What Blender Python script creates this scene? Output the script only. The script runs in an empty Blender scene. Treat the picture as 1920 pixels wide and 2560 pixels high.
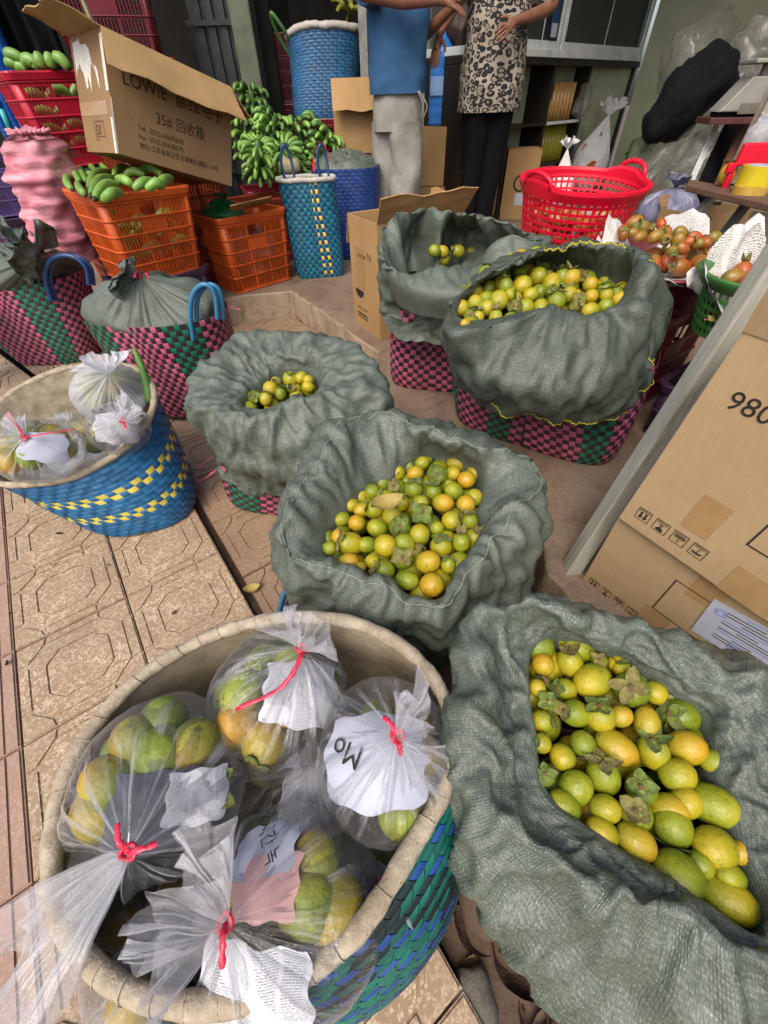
import bpy, bmesh, math, random
import numpy as np
from mathutils import Vector, Matrix, Euler, noise as mnoise
random.seed(7); RNG = np.random.default_rng(7)
R_ = math.radians
sc = bpy.context.scene
COL = sc.collection
# ------------------------------------------------------------------ camera
CAM_H = 1.07; FPX = 1002.0; PITCH = R_(45.9); ROLL = R_(-1.9)
_f = Vector((0, math.cos(PITCH), -math.sin(PITCH))); _r = Vector((1, 0, 0)); _u = _r.cross(_f)
CR = _r * math.cos(ROLL) + _u * math.sin(ROLL); CU = -_r * math.sin(ROLL) + _u * math.cos(ROLL); CF = _f
cam = bpy.data.cameras.new('camera'); camo = bpy.data.objects.new('camera', cam); COL.objects.link(camo)
m = Matrix((CR, CU, -CF)).transposed().to_4x4(); m.translation = (0, 0, CAM_H); camo.matrix_world = m
cam.sensor_fit = 'HORIZONTAL'; cam.sensor_width = 36; cam.lens = 36 * FPX / 1920; cam.clip_start = 0.02; cam.clip_end = 500
sc.camera = camo
# ------------------------------------------------------------------ light
SUN_EL = R_(52); SUN_AZ = R_(205)            # azimuth clockwise from +Y: behind and to the left of the viewer
w = bpy.data.worlds.new('World'); sc.world = w; w.use_nodes = True
nt = w.node_tree; bg = nt.nodes['Background']
sky = nt.nodes.new('ShaderNodeTexSky'); sky.sky_type = 'NISHITA'; sky.sun_disc = False
sky.sun_elevation = SUN_EL; sky.sun_rotation = SUN_AZ; sky.air_density = 1.0; sky.dust_density = 5.0; sky.ozone_density = 0.6
nt.links.new(sky.outputs[0], bg.inputs[0]); bg.inputs[1].default_value = 0.15
sl = bpy.data.lights.new('sun', 'SUN'); sl.energy = 1.0; sl.angle = R_(35); sl.color = (1, .95, .87)
so = bpy.data.objects.new('sun', sl); COL.objects.link(so)
_sd = Vector((math.sin(SUN_AZ) * math.cos(SUN_EL), math.cos(SUN_AZ) * math.cos(SUN_EL), math.sin(SUN_EL)))
so.rotation_euler = _sd.to_track_quat('Z', 'Y').to_euler(); so.location = (-2, -3, 8)
vs_ = sc.view_settings; vs_.view_transform = 'Standard'; vs_.look = 'None'; vs_.gamma = 1; vs_.exposure = 0.8; vs_.use_curve_mapping = False
try:
    sc.cycles.use_denoising = True; sc.cycles.max_bounces = 10; sc.cycles.transparent_max_bounces = 16
    sc.cycles.diffuse_bounces = 3; sc.cycles.glossy_bounces = 3; sc.cycles.transmission_bounces = 6; sc.cycles.caustics_reflective = False; sc.cycles.caustics_refractive = False
except Exception: pass
# ------------------------------------------------------------------ pixels to places (full-view coordinates 1659x2212)
SX = 1920 / 1659
def ray(dx, dy): return CR * ((dx * SX - 960) / FPX) + CU * (-(dy * SX - 1280) / FPX) + CF
def at(dx, dy, z):
    d = ray(dx, dy); t = (CAM_H - z) / -d.z; return Vector((d.x * t, d.y * t, z))
def aty(dx, dy, y):
    d = ray(dx, dy); t = y / d.y; return Vector((d.x * t, y, CAM_H + d.z * t))
def dep(p): return (Vector(p) - Vector((0, 0, CAM_H))).dot(CF)
AZ = R_(-34.6); UU = Vector((math.sin(AZ), math.cos(AZ), 0)); NN = Vector((math.cos(AZ), -math.sin(AZ), 0))
def un(u, n, z=0): return UU * u + NN * n + Vector((0, 0, z))
YAW = math.atan2(NN.y, NN.x)
FLOOR = 0.14; LOW = -0.03
# ------------------------------------------------------------------ objects
def tag(o, label=None, cat=None, group=None, kind=None):
    if label: o['label'] = label
    if cat: o['category'] = cat
    if group: o['group'] = group
    if kind: o['kind'] = kind
    return o
def thing(name, label, cat, loc=(0, 0, 0), rot=(0, 0, 0), group=None):
    o = bpy.data.objects.new(name, None); COL.objects.link(o); o.empty_display_size = .05
    o.location = loc; o.rotation_euler = rot
    return tag(o, label, cat, group)
def link(name, me, parent=None, loc=None, rot=None, scale=None):
    o = bpy.data.objects.new(name, me); COL.objects.link(o)
    if parent: o.parent = parent
    if loc is not None: o.location = loc
    if rot is not None: o.rotation_euler = rot
    if scale is not None: o.scale = scale if hasattr(scale, '__len__') else (scale,) * 3
    return o
def mesh(name, verts, faces, mat=None, smooth=False, uv=None, fm=None):
    me = bpy.data.meshes.new(name); me.from_pydata([tuple(v) for v in verts], [], [tuple(f) for f in faces])
    for mm in (mat if isinstance(mat, (list, tuple)) else [mat]):
        if mm: me.materials.append(mm)
    if fm is not None: me.polygons.foreach_set('material_index', fm)
    if smooth: me.polygons.foreach_set('use_smooth', [True] * len(me.polygons))
    if uv is not None:
        lay = me.uv_layers.new(name='UVMap'); li = np.zeros(len(me.loops), dtype=np.int32); me.loops.foreach_get('vertex_index', li)
        lay.data.foreach_set('uv', np.asarray(uv, dtype=np.float32)[li].ravel())
    me.update(); return me
def obj(name, verts, faces, mat, parent=None, **k):
    ex = {q: k.pop(q) for q in ('loc', 'rot', 'scale') if q in k}
    return link(name, mesh(name, verts, faces, mat, **k), parent, **ex)
def copy_tree(o, parent=None):
    c = o.copy(); COL.objects.link(c)
    if parent: c.parent = parent
    for ch in o.children: copy_tree(ch, c)
    return c
class MB:
    def __init__(s): s.v = []; s.f = []; s.m = []
    def add(s, v, f, mi=0):
        b = len(s.v); s.v += [tuple(q) for q in v]; s.f += [tuple(i + b for i in q) for q in f]; s.m += [mi] * len(f); return s
    def box(s, lo, hi, mi=0, M4=None):
        x0, y0, z0 = lo; x1, y1, z1 = hi
        v = [(x0, y0, z0), (x1, y0, z0), (x1, y1, z0), (x0, y1, z0), (x0, y0, z1), (x1, y0, z1), (x1, y1, z1), (x0, y1, z1)]
        if M4 is not None: v = [tuple(M4 @ Vector(q)) for q in v]
        return s.add(v, [(0, 3, 2, 1), (4, 5, 6, 7), (0, 1, 5, 4), (1, 2, 6, 5), (2, 3, 7, 6), (3, 0, 4, 7)], mi)
    def tube(s, pts, r, n=8, mi=0, closed=False, cap=True):
        pts = [Vector(p) for p in pts]; rs = r if hasattr(r, '__len__') else [r] * len(pts); L = len(pts); vv = []
        prev = None
        for i, p in enumerate(pts):
            a = pts[(i - 1) % L] if (closed or i > 0) else p; b = pts[(i + 1) % L] if (closed or i < L - 1) else p
            t = (b - a).normalized()
            if prev is None: q = t.orthogonal().normalized()
            else: q = (prev - t * prev.dot(t)); q = q.normalized() if q.length > 1e-6 else t.orthogonal().normalized()
            prev = q; c = t.cross(q)
            vv += [p + (q * math.cos(2 * math.pi * k / n) + c * math.sin(2 * math.pi * k / n)) * rs[i] for k in range(n)]
        ff = []
        for i in range(L if closed else L - 1):
            j = (i + 1) % L
            for k in range(n): ff.append((i * n + k, i * n + (k + 1) % n, j * n + (k + 1) % n, j * n + k))
        if cap and not closed: ff.append(tuple(range(n - 1, -1, -1))); ff.append(tuple((L - 1) * n + k for k in range(n)))
        return s.add(vv, ff, mi)
    def obj(s, name, mat, parent=None, smooth=False, **k):
        return obj(name, s.v, s.f, mat, parent, smooth=smooth, fm=s.m if isinstance(mat, (list, tuple)) else None, **k)
def bevel(o, wd=.003, seg=2):
    md = o.modifiers.new('bevel', 'BEVEL'); md.width = wd; md.segments = seg; md.limit_method = 'ANGLE'; md.angle_limit = R_(40); return o
def solid(o, t=.003, off=0):
    md = o.modifiers.new('solid', 'SOLIDIFY'); md.thickness = t; md.offset = off; return o
def subd(o, l=1):
    md = o.modifiers.new('sub', 'SUBSURF'); md.levels = l; md.render_levels = l; return o
def grid(P, closed_u=False, uv=None):
    """P [rows][cols] of points -> verts, faces"""
    r = len(P); c = len(P[0]); v = [q for row in P for q in row]; f = []
    for i in range(r - 1):
        for j in range(c if closed_u else c - 1):
            k = (j + 1) % c; f.append((i * c + j, i * c + k, (i + 1) * c + k, (i + 1) * c + j))
    return v, f
# ------------------------------------------------------------------ materials
def lin(h):
    h = h.lstrip('#'); o = []
    for i in (0, 2, 4):
        c = int(h[i:i + 2], 16) / 255; o.append(c / 12.92 if c <= .04045 else ((c + .055) / 1.055) ** 2.4)
    return tuple(o)
def C4(c): return (*(lin(c) if isinstance(c, str) else c), 1)
def newmat(name):
    mt = bpy.data.materials.new(name); mt.use_nodes = True; n = mt.node_tree; return mt, n, n.nodes['Principled BSDF']
def nd(n, t, ins=None, **p):
    x = n.nodes.new('ShaderNode' + t)
    for k, v in p.items(): setattr(x, k, v)
    for k, v in (ins or {}).items():
        if isinstance(v, bpy.types.NodeSocket): n.links.new(v, x.inputs[k])
        else: x.inputs[k].default_value = v
    return x
def mth(n, op, a, b=0.0, c=None):
    i = {0: a, 1: b}
    if c is not None: i[2] = c
    return nd(n, 'Math', i, operation=op).outputs[0]
def mixc(n, f, a, b):
    x = n.nodes.new('ShaderNodeMix'); x.data_type = 'RGBA'
    for s, v in ((0, f), (6, a), (7, b)):
        if isinstance(v, bpy.types.NodeSocket): n.links.new(v, x.inputs[s])
        else: x.inputs[s].default_value = v
    return x.outputs[2]
def ramp(n, f, stops):
    x = nd(n, 'ValToRGB', {0: f}); e = x.color_ramp.elements
    while len(e) < len(stops): e.new(.5)
    for q, (p, c) in zip(e, stops): q.position = p; q.color = C4(c) if not isinstance(c, (int, float)) else (c, c, c, 1)
    return x.outputs[0]
def coord(n, kind='Object', scale=None, rot=None):
    o = nd(n, 'TexCoord').outputs[kind]
    if scale or rot:
        mp = nd(n, 'Mapping', {0: o}); mp.inputs['Scale'].default_value = scale or (1, 1, 1); mp.inputs['Rotation'].default_value = rot or (0, 0, 0); o = mp.outputs[0]
    return o
def noi(n, vec, s, d=4, r=.55, dist=0): return nd(n, 'TexNoise', {'Vector': vec, 'Scale': s, 'Detail': d, 'Roughness': r, 'Distortion': dist}).outputs[0]
def bump(n, b, h, st=.4, dist=.002, prev=None):
    i = {'Height': h, 'Strength': st, 'Distance': dist}
    if prev is not None: i['Normal'] = prev
    x = nd(n, 'Bump', i); n.links.new(x.outputs[0], b.inputs['Normal']); return x.outputs[0]
def pm(name, c1, c2=None, rough=.6, sc_=18, bst=.15, bsc=90, dist=.002, spec=.4, metal=0, stretch=None, kind='Object', coat=0, lo=.35, hi=.65, rv=.12, dirt=None):
    mt, n, b = newmat(name); co = coord(n, kind, stretch)
    f = noi(n, co, sc_, 5, .6)
    col = ramp(n, f, [(lo, c1), (hi, c2 or c1)])
    if dirt:
        g = noi(n, co, sc_ * .35, 6, .7); col = mixc(n, ramp(n, g, [(.52, 0.), (.72, .75)]), col, C4(dirt))
    n.links.new(col, b.inputs['Base Color'])
    rr = mth(n, 'MULTIPLY_ADD', f, rv * 2, rough - rv); n.links.new(rr, b.inputs['Roughness'])
    b.inputs['Specular IOR Level'].default_value = spec; b.inputs['Metallic'].default_value = metal; b.inputs['Coat Weight'].default_value = coat
    if bst: bump(n, b, noi(n, co, bsc, 5, .65), bst, dist)
    return mt
# ------------------------------------------------------------------ material library
def m_terrazzo(name, base, base2, chip, dirt, chips=1.0):
    mt, n, b = newmat(name); co = coord(n)
    v = nd(n, 'TexVoronoi', {'Vector': co, 'Scale': 150., 'Randomness': 1.}, feature='F1'); ve = nd(n, 'TexVoronoi', {'Vector': co, 'Scale': 150., 'Randomness': 1.}, feature='DISTANCE_TO_EDGE')
    big = noi(n, co, 6, 6, .65); fine = noi(n, co, 260, 3)
    sel = nd(n, 'SeparateColor', {0: v.outputs['Color']}).outputs[0]
    ch = mth(n, 'MULTIPLY', mth(n, 'GREATER_THAN', sel, .34), mth(n, 'GREATER_THAN', ve.outputs[0], .075))
    bc = ramp(n, big, [(.3, base), (.7, base2)])
    cc = mixc(n, sel, C4(chip), C4('#ad987c'))
    wear = ramp(n, noi(n, co, 11, 5, .7), [(.38, .2), (.6, .95)])
    f = mth(n, 'MULTIPLY', ch, mth(n, 'MULTIPLY', wear, chips))
    col = mixc(n, f, bc, cc)
    col = mixc(n, ramp(n, noi(n, co, 3.1, 7, .72), [(.5, 0.), (.75, .7)]), col, C4(dirt))
    n.links.new(col, b.inputs['Base Color']); b.inputs['Roughness'].default_value = .75
    bump(n, b, mth(n, 'ADD', fine, mth(n, 'MULTIPLY', ch, .5)), .35, .0015); return mt
T_TILE = m_terrazzo('terrazzo_tile', '#866f57', '#967f66', '#d3c6ad', '#6a5644')
T_PINK = m_terrazzo('terrazzo_tile_pink', '#8c7062', '#9a7d6d', '#b9a08c', '#75594a', .5)
T_LOW = m_terrazzo('terrazzo_tile_worn', '#7d6652', '#8b735a', '#a58d6c', '#594538', .55)
M_GROUT = pm('grout', '#5b432f', '#3f2d20', .9, bst=.4)
def m_concrete(name, a, b_, stain, s=2.2):
    mt, n, b = newmat(name); co = coord(n)
    col = ramp(n, noi(n, co, s, 8, .68), [(.3, a), (.68, b_)])
    col = mixc(n, ramp(n, noi(n, co, s * 2.6, 8, .75, .6), [(.5, 0.), (.68, .85)]), col, C4(stain))
    col = mixc(n, ramp(n, noi(n, co, 95, 3, .6), [(.3, .28), (.62, 0.)]), col, C4('#3a2c22'))
    n.links.new(col, b.inputs['Base Color']); n.links.new(mth(n, 'MULTIPLY_ADD', noi(n, co, 7, 5), .4, .45), b.inputs['Roughness'])
    bump(n, b, mth(n, 'ADD', noi(n, co, 60, 6, .7), mth(n, 'MULTIPLY', noi(n, co, 9, 5, .7), 1.2)), .5, .006); return mt
M_FLOOR = m_concrete('worn_concrete_floor', '#8c7a68', '#75614f', '#5c483b')
M_STEP = m_concrete('step_concrete', '#ab9a82', '#8e7b66', '#6d5746', 4)
M_DIRT = m_concrete('dirt', '#4d3b2e', '#66503d', '#2f241c', 5)
M_WALLG = pm('pale_green_wall', '#a3a891', '#949a82', .75, 3, .12, 40, dirt='#666b58')
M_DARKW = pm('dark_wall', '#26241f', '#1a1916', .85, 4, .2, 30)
M_CEIL = pm('ceiling', '#55534c', '#45433d', .9, 3, .1)
M_BLACK = pm('black_fabric', '#0d0e12', '#07080a', .9, 30, .3, 60, .004, .15)
M_SILVER = pm('metal_bar', '#9a9a94', '#7f7f78', .45, 20, .1, 80, metal=.6, dirt='#5b5750')
M_WOODP = pm('weathered_post', '#98968a', '#87857a', .55, 14, .35, 50, .003, .35, stretch=(6, 6, .8), dirt='#55523f')
M_WOOD = pm('old_wood', '#6b5040', '#513a2c', .7, 12, .4, 60, stretch=(1, 8, 8), dirt='#33251c')
M_BROWNB = pm('brown_board', '#5a302b', '#45221f', .5, 12, .15, 60)
def m_card(name, a, b_, rib=.0):
    mt, n, b = newmat(name); co = coord(n)
    col = ramp(n, noi(n, co, 4, 6, .65), [(.3, a), (.7, b_)])
    col = mixc(n, ramp(n, noi(n, coord(n, 'Object', (1, 1, .2)), 160, 3, .6), [(.35, .22), (.6, 0.)]), col, C4('#8d6b42'))
    col = mixc(n, ramp(n, noi(n, co, 1.7, 7, .75), [(.56, 0.), (.78, .5)]), col, C4('#6e5436'))
    n.links.new(col, b.inputs['Base Color']); b.inputs['Roughness'].default_value = .72; b.inputs['Specular IOR Level'].default_value = .25
    h = noi(n, co, 26, 4, .6)
    if rib: h = mth(n, 'ADD', mth(n, 'MULTIPLY', nd(n, 'TexWave', {'Vector': co, 'Scale': 60., 'Distortion': 1.}, bands_direction='X').outputs[1], rib), h)
    bump(n, b, h, .25, .004); return mt
M_CARD = m_card('cardboard', '#a5855b', '#92744c'); M_CARDN = m_card('cardboard_new', '#a68f6d', '#988161'); M_CARDD = m_card('cardboard_old', '#8d7150', '#786043', .6)
M_CARDF = m_card('cardboard_fold', '#a98a60', '#877048', 1.5)
M_TAPE = pm('packing_tape', '#94764f', '#9c7f57', .22, 30, .1, 40, spec=.6)
M_TAPEW = pm('torn_white_paper', '#d8d4cc', '#bdb6aa', .4, 40, .4, 60)
M_INK = pm('ink', '#17130f', '#2a231c', .7, 60, 0)
M_INKR = pm('ink_brown', '#4a2a1c', '#5f3a28', .7, 60, 0)
M_PAPER = pm('white_paper', '#a9acb8', '#999dab', .7, 8, .25, 30, .004)
# plastics ---------------------------------------------------------------
def m_plast(name, a, b_=None, dirt=None, rough=.42): return pm(name, a, b_ or a, rough, 9, .06, 120, .001, .45, dirt=dirt)
P_ORANGE = m_plast('orange_plastic', '#c4551c', '#b14a18', '#7a3b1d'); P_RED = m_plast('red_plastic', '#b3142f', '#9c1029', '#6d1420')
P_GREEN = m_plast('green_plastic', '#11512f', '#0d4327', '#0d2c1c'); P_MAROON = m_plast('maroon_plastic', '#6b1424', '#591120', '#3a0f18')
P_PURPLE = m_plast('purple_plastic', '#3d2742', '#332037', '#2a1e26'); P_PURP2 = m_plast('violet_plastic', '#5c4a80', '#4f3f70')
P_BRIGHT = m_plast('bright_red_plastic', '#d31030', '#c60c2a'); P_ORED = m_plast('dull_orange_plastic', '#8c3a20', '#7c331d', '#4a2418')
P_GRBASK = m_plast('green_basket_plastic', '#3f6f35', '#34602d', '#2a4526'); P_BLUET = m_plast('blue_tube', '#2f6f93', '#29668a', rough=.35)
P_BLUET2 = m_plast('dark_blue_tube', '#1f3f6e', '#1b3862', rough=.35); P_WHITE = m_plast('white_frame', '#c9cfcf', '#b5bbbb', '#7f8380'); P_GREY = m_plast('grey_scale', '#8d8c83', '#7b7a72')
P_RIB = pm('red_ribbon', '#c71f3c', '#d93a55', .35, 50, .3, 90, .002, .5); P_RIBP = pm('pink_ribbon', '#c9486a', '#d8688a', .4, 50, .3, 90)
def strip(name, a, b_, rough=.42):
    mt, n, b = newmat(name); co = coord(n)
    oi = nd(n, 'ObjectInfo'); f = noi(n, co, 22, 5, .6)
    col = ramp(n, f, [(.3, a), (.7, b_)])
    h = nd(n, 'HueSaturation', {'Color': col}); n.links.new(mth(n, 'MULTIPLY_ADD', oi.outputs['Random'], .35, .82), h.inputs['Value'])
    d = mixc(n, ramp(n, noi(n, co, 7, 6, .7), [(.55, 0.), (.8, .6)]), h.outputs[0], C4('#4d463c'))
    n.links.new(d, b.inputs['Base Color']); n.links.new(mth(n, 'MULTIPLY_ADD', f, .3, rough - .12), b.inputs['Roughness'])
    bump(n, b, noi(n, co, 220, 3), .12, .001); return mt
S_PINK = strip('pink_strip', '#a34968', '#b55f7d'); S_BLACK = strip('black_strip', '#241a18', '#36292a'); S_GREEN = strip('green_strip', '#0f5a45', '#1c705a')
S_BLUE = strip('blue_strip', '#14496f', '#1f5f8a'); S_YEL = strip('yellow_strip', '#b3a33c', '#c4b650'); S_TEAL = strip('teal_strip', '#0d6a66', '#15807a')
S_NAVY = strip('navy_strip', '#142c62', '#1e3f80'); S_BLUE2 = strip('light_blue_strip', '#234f78', '#2f638c'); S_YELB = strip('bright_yellow_strip', '#c9ae2c', '#dbc346')
S_DK = strip('dark_strip', '#122022', '#1b2e30'); S_BLU3 = strip('royal_blue_strip', '#1a3c7c', '#264f94'); S_TEALD = strip('sea_green_strip', '#0c5248', '#156c5e'); S_PLUM = strip('plum_strip', '#6d2f5c', '#7d3d6c')
M_LINER = pm('canvas_liner', '#b3a68f', '#8f836d', .85, 16, .5, 130, .002, .2, dirt='#6b604d')
M_RIM = pm('rope_rim', '#b0a48f', '#928673', .9, 40, .8, 120, .004, .2, dirt='#75664f')
M_LINW = pm('white_liner', '#b9b6ae', '#a3a098', .7, 10, .3, 60, .003, .3)
M_LIND = pm('felt_liner', '#8d8470', '#6d6555', .95, 26, .6, 160, .003, .1)
def m_sack(name, a, b_, dk):
    mt, n, b = newmat(name); uv = coord(n, 'UV')
    wx = nd(n, 'TexWave', {'Vector': uv, 'Scale': 95., 'Distortion': 1.2, 'Detail': 1., 'Detail Scale': 4.}, bands_direction='X').outputs[1]
    wy = nd(n, 'TexWave', {'Vector': uv, 'Scale': 70., 'Distortion': 1.2, 'Detail': 1., 'Detail Scale': 4.}, bands_direction='Y').outputs[1]
    wv = mth(n, 'MULTIPLY', wx, wy)
    st = noi(n, coord(n, 'UV', (1, 5, 1)), 40, 5, .7); bl = noi(n, uv, 5, 6, .65); sp = noi(n, coord(n, 'UV', (330, 240, 1)), 1., 2, .5); st2 = noi(n, coord(n, 'UV', (6, 1, 1)), 34, 4, .7)
    col = ramp(n, bl, [(.3, a), (.7, b_)])
    col = mixc(n, ramp(n, st, [(.34, .55), (.58, 0.)]), col, C4(dk))
    col = mixc(n, ramp(n, st2, [(.34, .45), (.52, 0.)]), col, C4(dk))
    col = mixc(n, ramp(n, sp, [(.52, 0.), (.70, .38)]), col, C4('#98a196'))
    col = mixc(n, ramp(n, sp, [(.32, .4), (.48, 0.)]), col, C4(dk))
    col = mixc(n, mth(n, 'MULTIPLY', mth(n, 'SUBTRACT', 1., wv), .45), col, C4(dk))
    n.links.new(col, b.inputs['Base Color'])
    n.links.new(mth(n, 'MULTIPLY_ADD', sp, -.4, .62), b.inputs['Roughness']); b.inputs['Specular IOR Level'].default_value = .5
    p = bump(n, b, mth(n, 'ADD', wv, mth(n, 'MULTIPLY', sp, .5)), .45, .0012)
    bump(n, b, noi(n, coord(n, 'UV', (1, 2.2, 1)), 22, 6, .7), .42, .007, p); return mt
M_SACK = m_sack('woven_sack', '#596257', '#6c7569', '#353d36'); M_SACK2 = m_sack('woven_sack_dark', '#4b544a', '#5c655a', '#2a312b')
# fruit ----------------------------------------------------------------
def m_fruit(name, lo, mid, hi, spot='#4a3c18', rough=.33, axis=True):
    mt, n, b = newmat(name); co = coord(n); oi = nd(n, 'ObjectInfo')
    z = nd(n, 'SeparateXYZ', {0: coord(n, 'Generated')}).outputs[2]
    j = mth(n, 'MULTIPLY_ADD', oi.outputs['Random'], .5, -.25)
    addv = nd(n, 'VectorMath', {0: co}, operation='ADD'); n.links.new(mth(n, 'MULTIPLY', oi.outputs['Random'], 9.), addv.inputs[1])
    f = mth(n, 'ADD', mth(n, 'ADD', z, j), mth(n, 'MULTIPLY_ADD', noi(n, addv.outputs[0], 1.3, 5, .6), 1.1, -.55))
    col = ramp(n, f, [(.05, lo), (.5, mid), (.95, hi)])
    s = noi(n, addv.outputs[0], 3.2, 7, .78); col = mixc(n, ramp(n, s, [(.575, 0.), (.63, .7)]), col, C4(spot))
    dst = noi(n, addv.outputs[0], 1.1, 5, .7); col = mixc(n, ramp(n, dst, [(.5, 0.), (.8, .3)]), col, C4('#8a8a5a'))
    g = noi(n, addv.outputs[0], 16, 3, .6); col = mixc(n, ramp(n, g, [(.62, 0.), (.70, .55)]), col, C4(spot))
    n.links.new(col, b.inputs['Base Color']); n.links.new(mth(n, 'MULTIPLY_ADD', noi(n, addv.outputs[0], 2.5, 5, .7), .5, rough - .15), b.inputs['Roughness'])
    bump(n, b, noi(n, addv.outputs[0], 2.2, 4), .12, .12); return mt
F_G = m_fruit('persimmon_green', '#92921a', '#7c8616', '#647414'); F_Y = m_fruit('persimmon_yellow', '#aa9618', '#9c9218', '#848816'); F_O = m_fruit('persimmon_orange', '#b08a18', '#a68f1a', '#92891a')
F_T = m_fruit('tamarillo_red', '#a8401c', '#9c4a1c', '#8a5a22', rough=.22); F_T2 = m_fruit('tamarillo_brown', '#8a5a1c', '#8f6420', '#7c6a28', rough=.22); F_M = m_fruit('bag_fruit', '#a8802a', '#948a34', '#788236', '#3d2c14', rough=.4); F_MG = m_fruit('bag_fruit_green', '#8d9038', '#7f8c36', '#6d7f34', rough=.4)
M_CALYX = pm('calyx', '#7f8f4a', '#56692f', .6, 2.5, .5, 7, .06, .3, dirt='#6d5a30'); M_CALYD = pm('calyx_dry', '#6d5f30', '#8f8a52', .7, 2.5, .5, 7, .06, dirt='#4a3c20')
M_STEMN = pm('stem_nub', '#4a3c22', '#6d5c36', .8, 40, .3)
def m_banana(name, a, b_):
    mt, n, b = newmat(name); co = coord(n); oi = nd(n, 'ObjectInfo')
    col = ramp(n, noi(n, co, 14, 5), [(.3, a), (.7, b_)])
    h = nd(n, 'HueSaturation', {'Color': col}); n.links.new(mth(n, 'MULTIPLY_ADD', oi.outputs['Random'], .4, .78), h.inputs['Value'])
    c2 = mixc(n, ramp(n, noi(n, co, 90, 4, .7), [(.64, 0.), (.7, .8)]), h.outputs[0], C4('#2c2a14'))
    n.links.new(c2, b.inputs['Base Color']); b.inputs['Roughness'].default_value = .42; bump(n, b, noi(n, co, 50, 3), .1, .002); return mt
M_BAN = m_banana('banana_green', '#5d8a35', '#7ba04a'); M_BAN2 = m_banana('banana_dark_green', '#36561f', '#4d7030'); M_BANT = pm('banana_tip', '#2a2a18', '#4a4426', .8)
M_LEAF = pm('leaf_green', '#3f6a2a', '#5a8338', .55, 20, .3, 60); M_LEAFD = pm('dry_leaf', '#6a5038', '#46352a', .8, 5, .8, 14, .05, dirt='#2f241b'); M_LEAFY = pm('yellowing_leaf', '#8a7a3a', '#a08c52', .6, 25, .4, 60)
# clear film -------------------------------------------------------------
def m_film(name, milk=.025, streak=.6, tint='#f2f3fa', frill=.15, gloss=.95):
    mt, n, b = newmat(name); uv = coord(n, 'UV'); co = coord(n)
    s = nd(n, 'SeparateXYZ', {0: uv})
    st = noi(n, coord(n, 'UV', (34, 1.1, 1)), 1., 5, .65, .15)          # radial pleats
    st2 = noi(n, coord(n, 'UV', (90, 2., 1)), 1., 3, .6)
    crk = noi(n, co, 17, 5, .65, .9)
    v = s.outputs[1]                                                        # 0 body .. 1 gathered neck .. above 1 frill
    near = nd(n, 'MapRange', {0: v, 1: .42, 2: .98, 3: 0.03, 4: 1.0}).outputs[0]
    isf = mth(n, 'GREATER_THAN', v, 1.0)
    a = mth(n, 'MULTIPLY', ramp(n, st, [(.50, 0.), (.64, 1.)]), mth(n, 'MULTIPLY', near, mth(n, 'SUBTRACT', 1., mth(n, 'MULTIPLY', isf, .75))))
    a = mth(n, 'ADD', mth(n, 'MULTIPLY', a, streak), milk)
    a = mth(n, 'ADD', a, mth(n, 'MULTIPLY', ramp(n, crk, [(.60, 0.), (.68, 1.)]), .10))
    lw = nd(n, 'LayerWeight', {0: .5}).outputs['Facing']; a = mth(n, 'ADD', a, mth(n, 'MULTIPLY', mth(n, 'POWER', lw, 5.), .45))
    a = mth(n, 'ADD', a, mth(n, 'MULTIPLY', isf, frill)); a = mth(n, 'MINIMUM', a, .9)
    tr = nd(n, 'BsdfTransparent', {0: (.985, .985, .99, 1)}).outputs[0]
    df = nd(n, 'BsdfDiffuse', {0: C4(tint)}); tl = nd(n, 'BsdfTranslucent', {0: C4(tint)})
    gl = nd(n, 'BsdfGlossy', {0: (1, 1, 1, 1), 'Roughness': .06})
    hb = mth(n, 'ADD', mth(n, 'ADD', mth(n, 'MULTIPLY', st, near), mth(n, 'MULTIPLY', st2, .3)), mth(n, 'MULTIPLY', crk, .9))
    bp = nd(n, 'Bump', {'Height': hb, 'Distance': .010}); n.links.new(mth(n, 'SUBTRACT', .9, mth(n, 'MULTIPLY', isf, .5)), bp.inputs['Strength'])
    for q in (df, tl, gl): n.links.new(bp.outputs[0], q.inputs['Normal'])
    fr = nd(n, 'Fresnel', {0: 1.45}); n.links.new(bp.outputs[0], fr.inputs['Normal'])
    milkb = nd(n, 'MixShader', {0: .5, 1: df.outputs[0], 2: tl.outputs[0]}).outputs[0]
    x = nd(n, 'MixShader', {0: a, 1: tr, 2: milkb}).outputs[0]
    x = nd(n, 'MixShader', {0: mth(n, 'MULTIPLY', mth(n, 'MINIMUM', fr.outputs[0], .5), mth(n, 'SUBTRACT', gloss, mth(n, 'MULTIPLY', isf, gloss * .65))), 1: x, 2: gl.outputs[0]}).outputs[0]
    n.links.new(x, n.nodes['Material Output'].inputs[0]); return mt
M_FILM = m_film('clear_bag_film'); M_FILMW = m_film('milky_bag_film', .42, .4); M_FILMG = m_film('dusty_film', .30, .3, '#8f9384', gloss=1.1)
M_FILMGR = m_film('green_bag_film', .75, .3, '#6f9a30'); M_FILMDG = m_film('dark_green_film', .9, .1, '#0d7a34')
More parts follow.
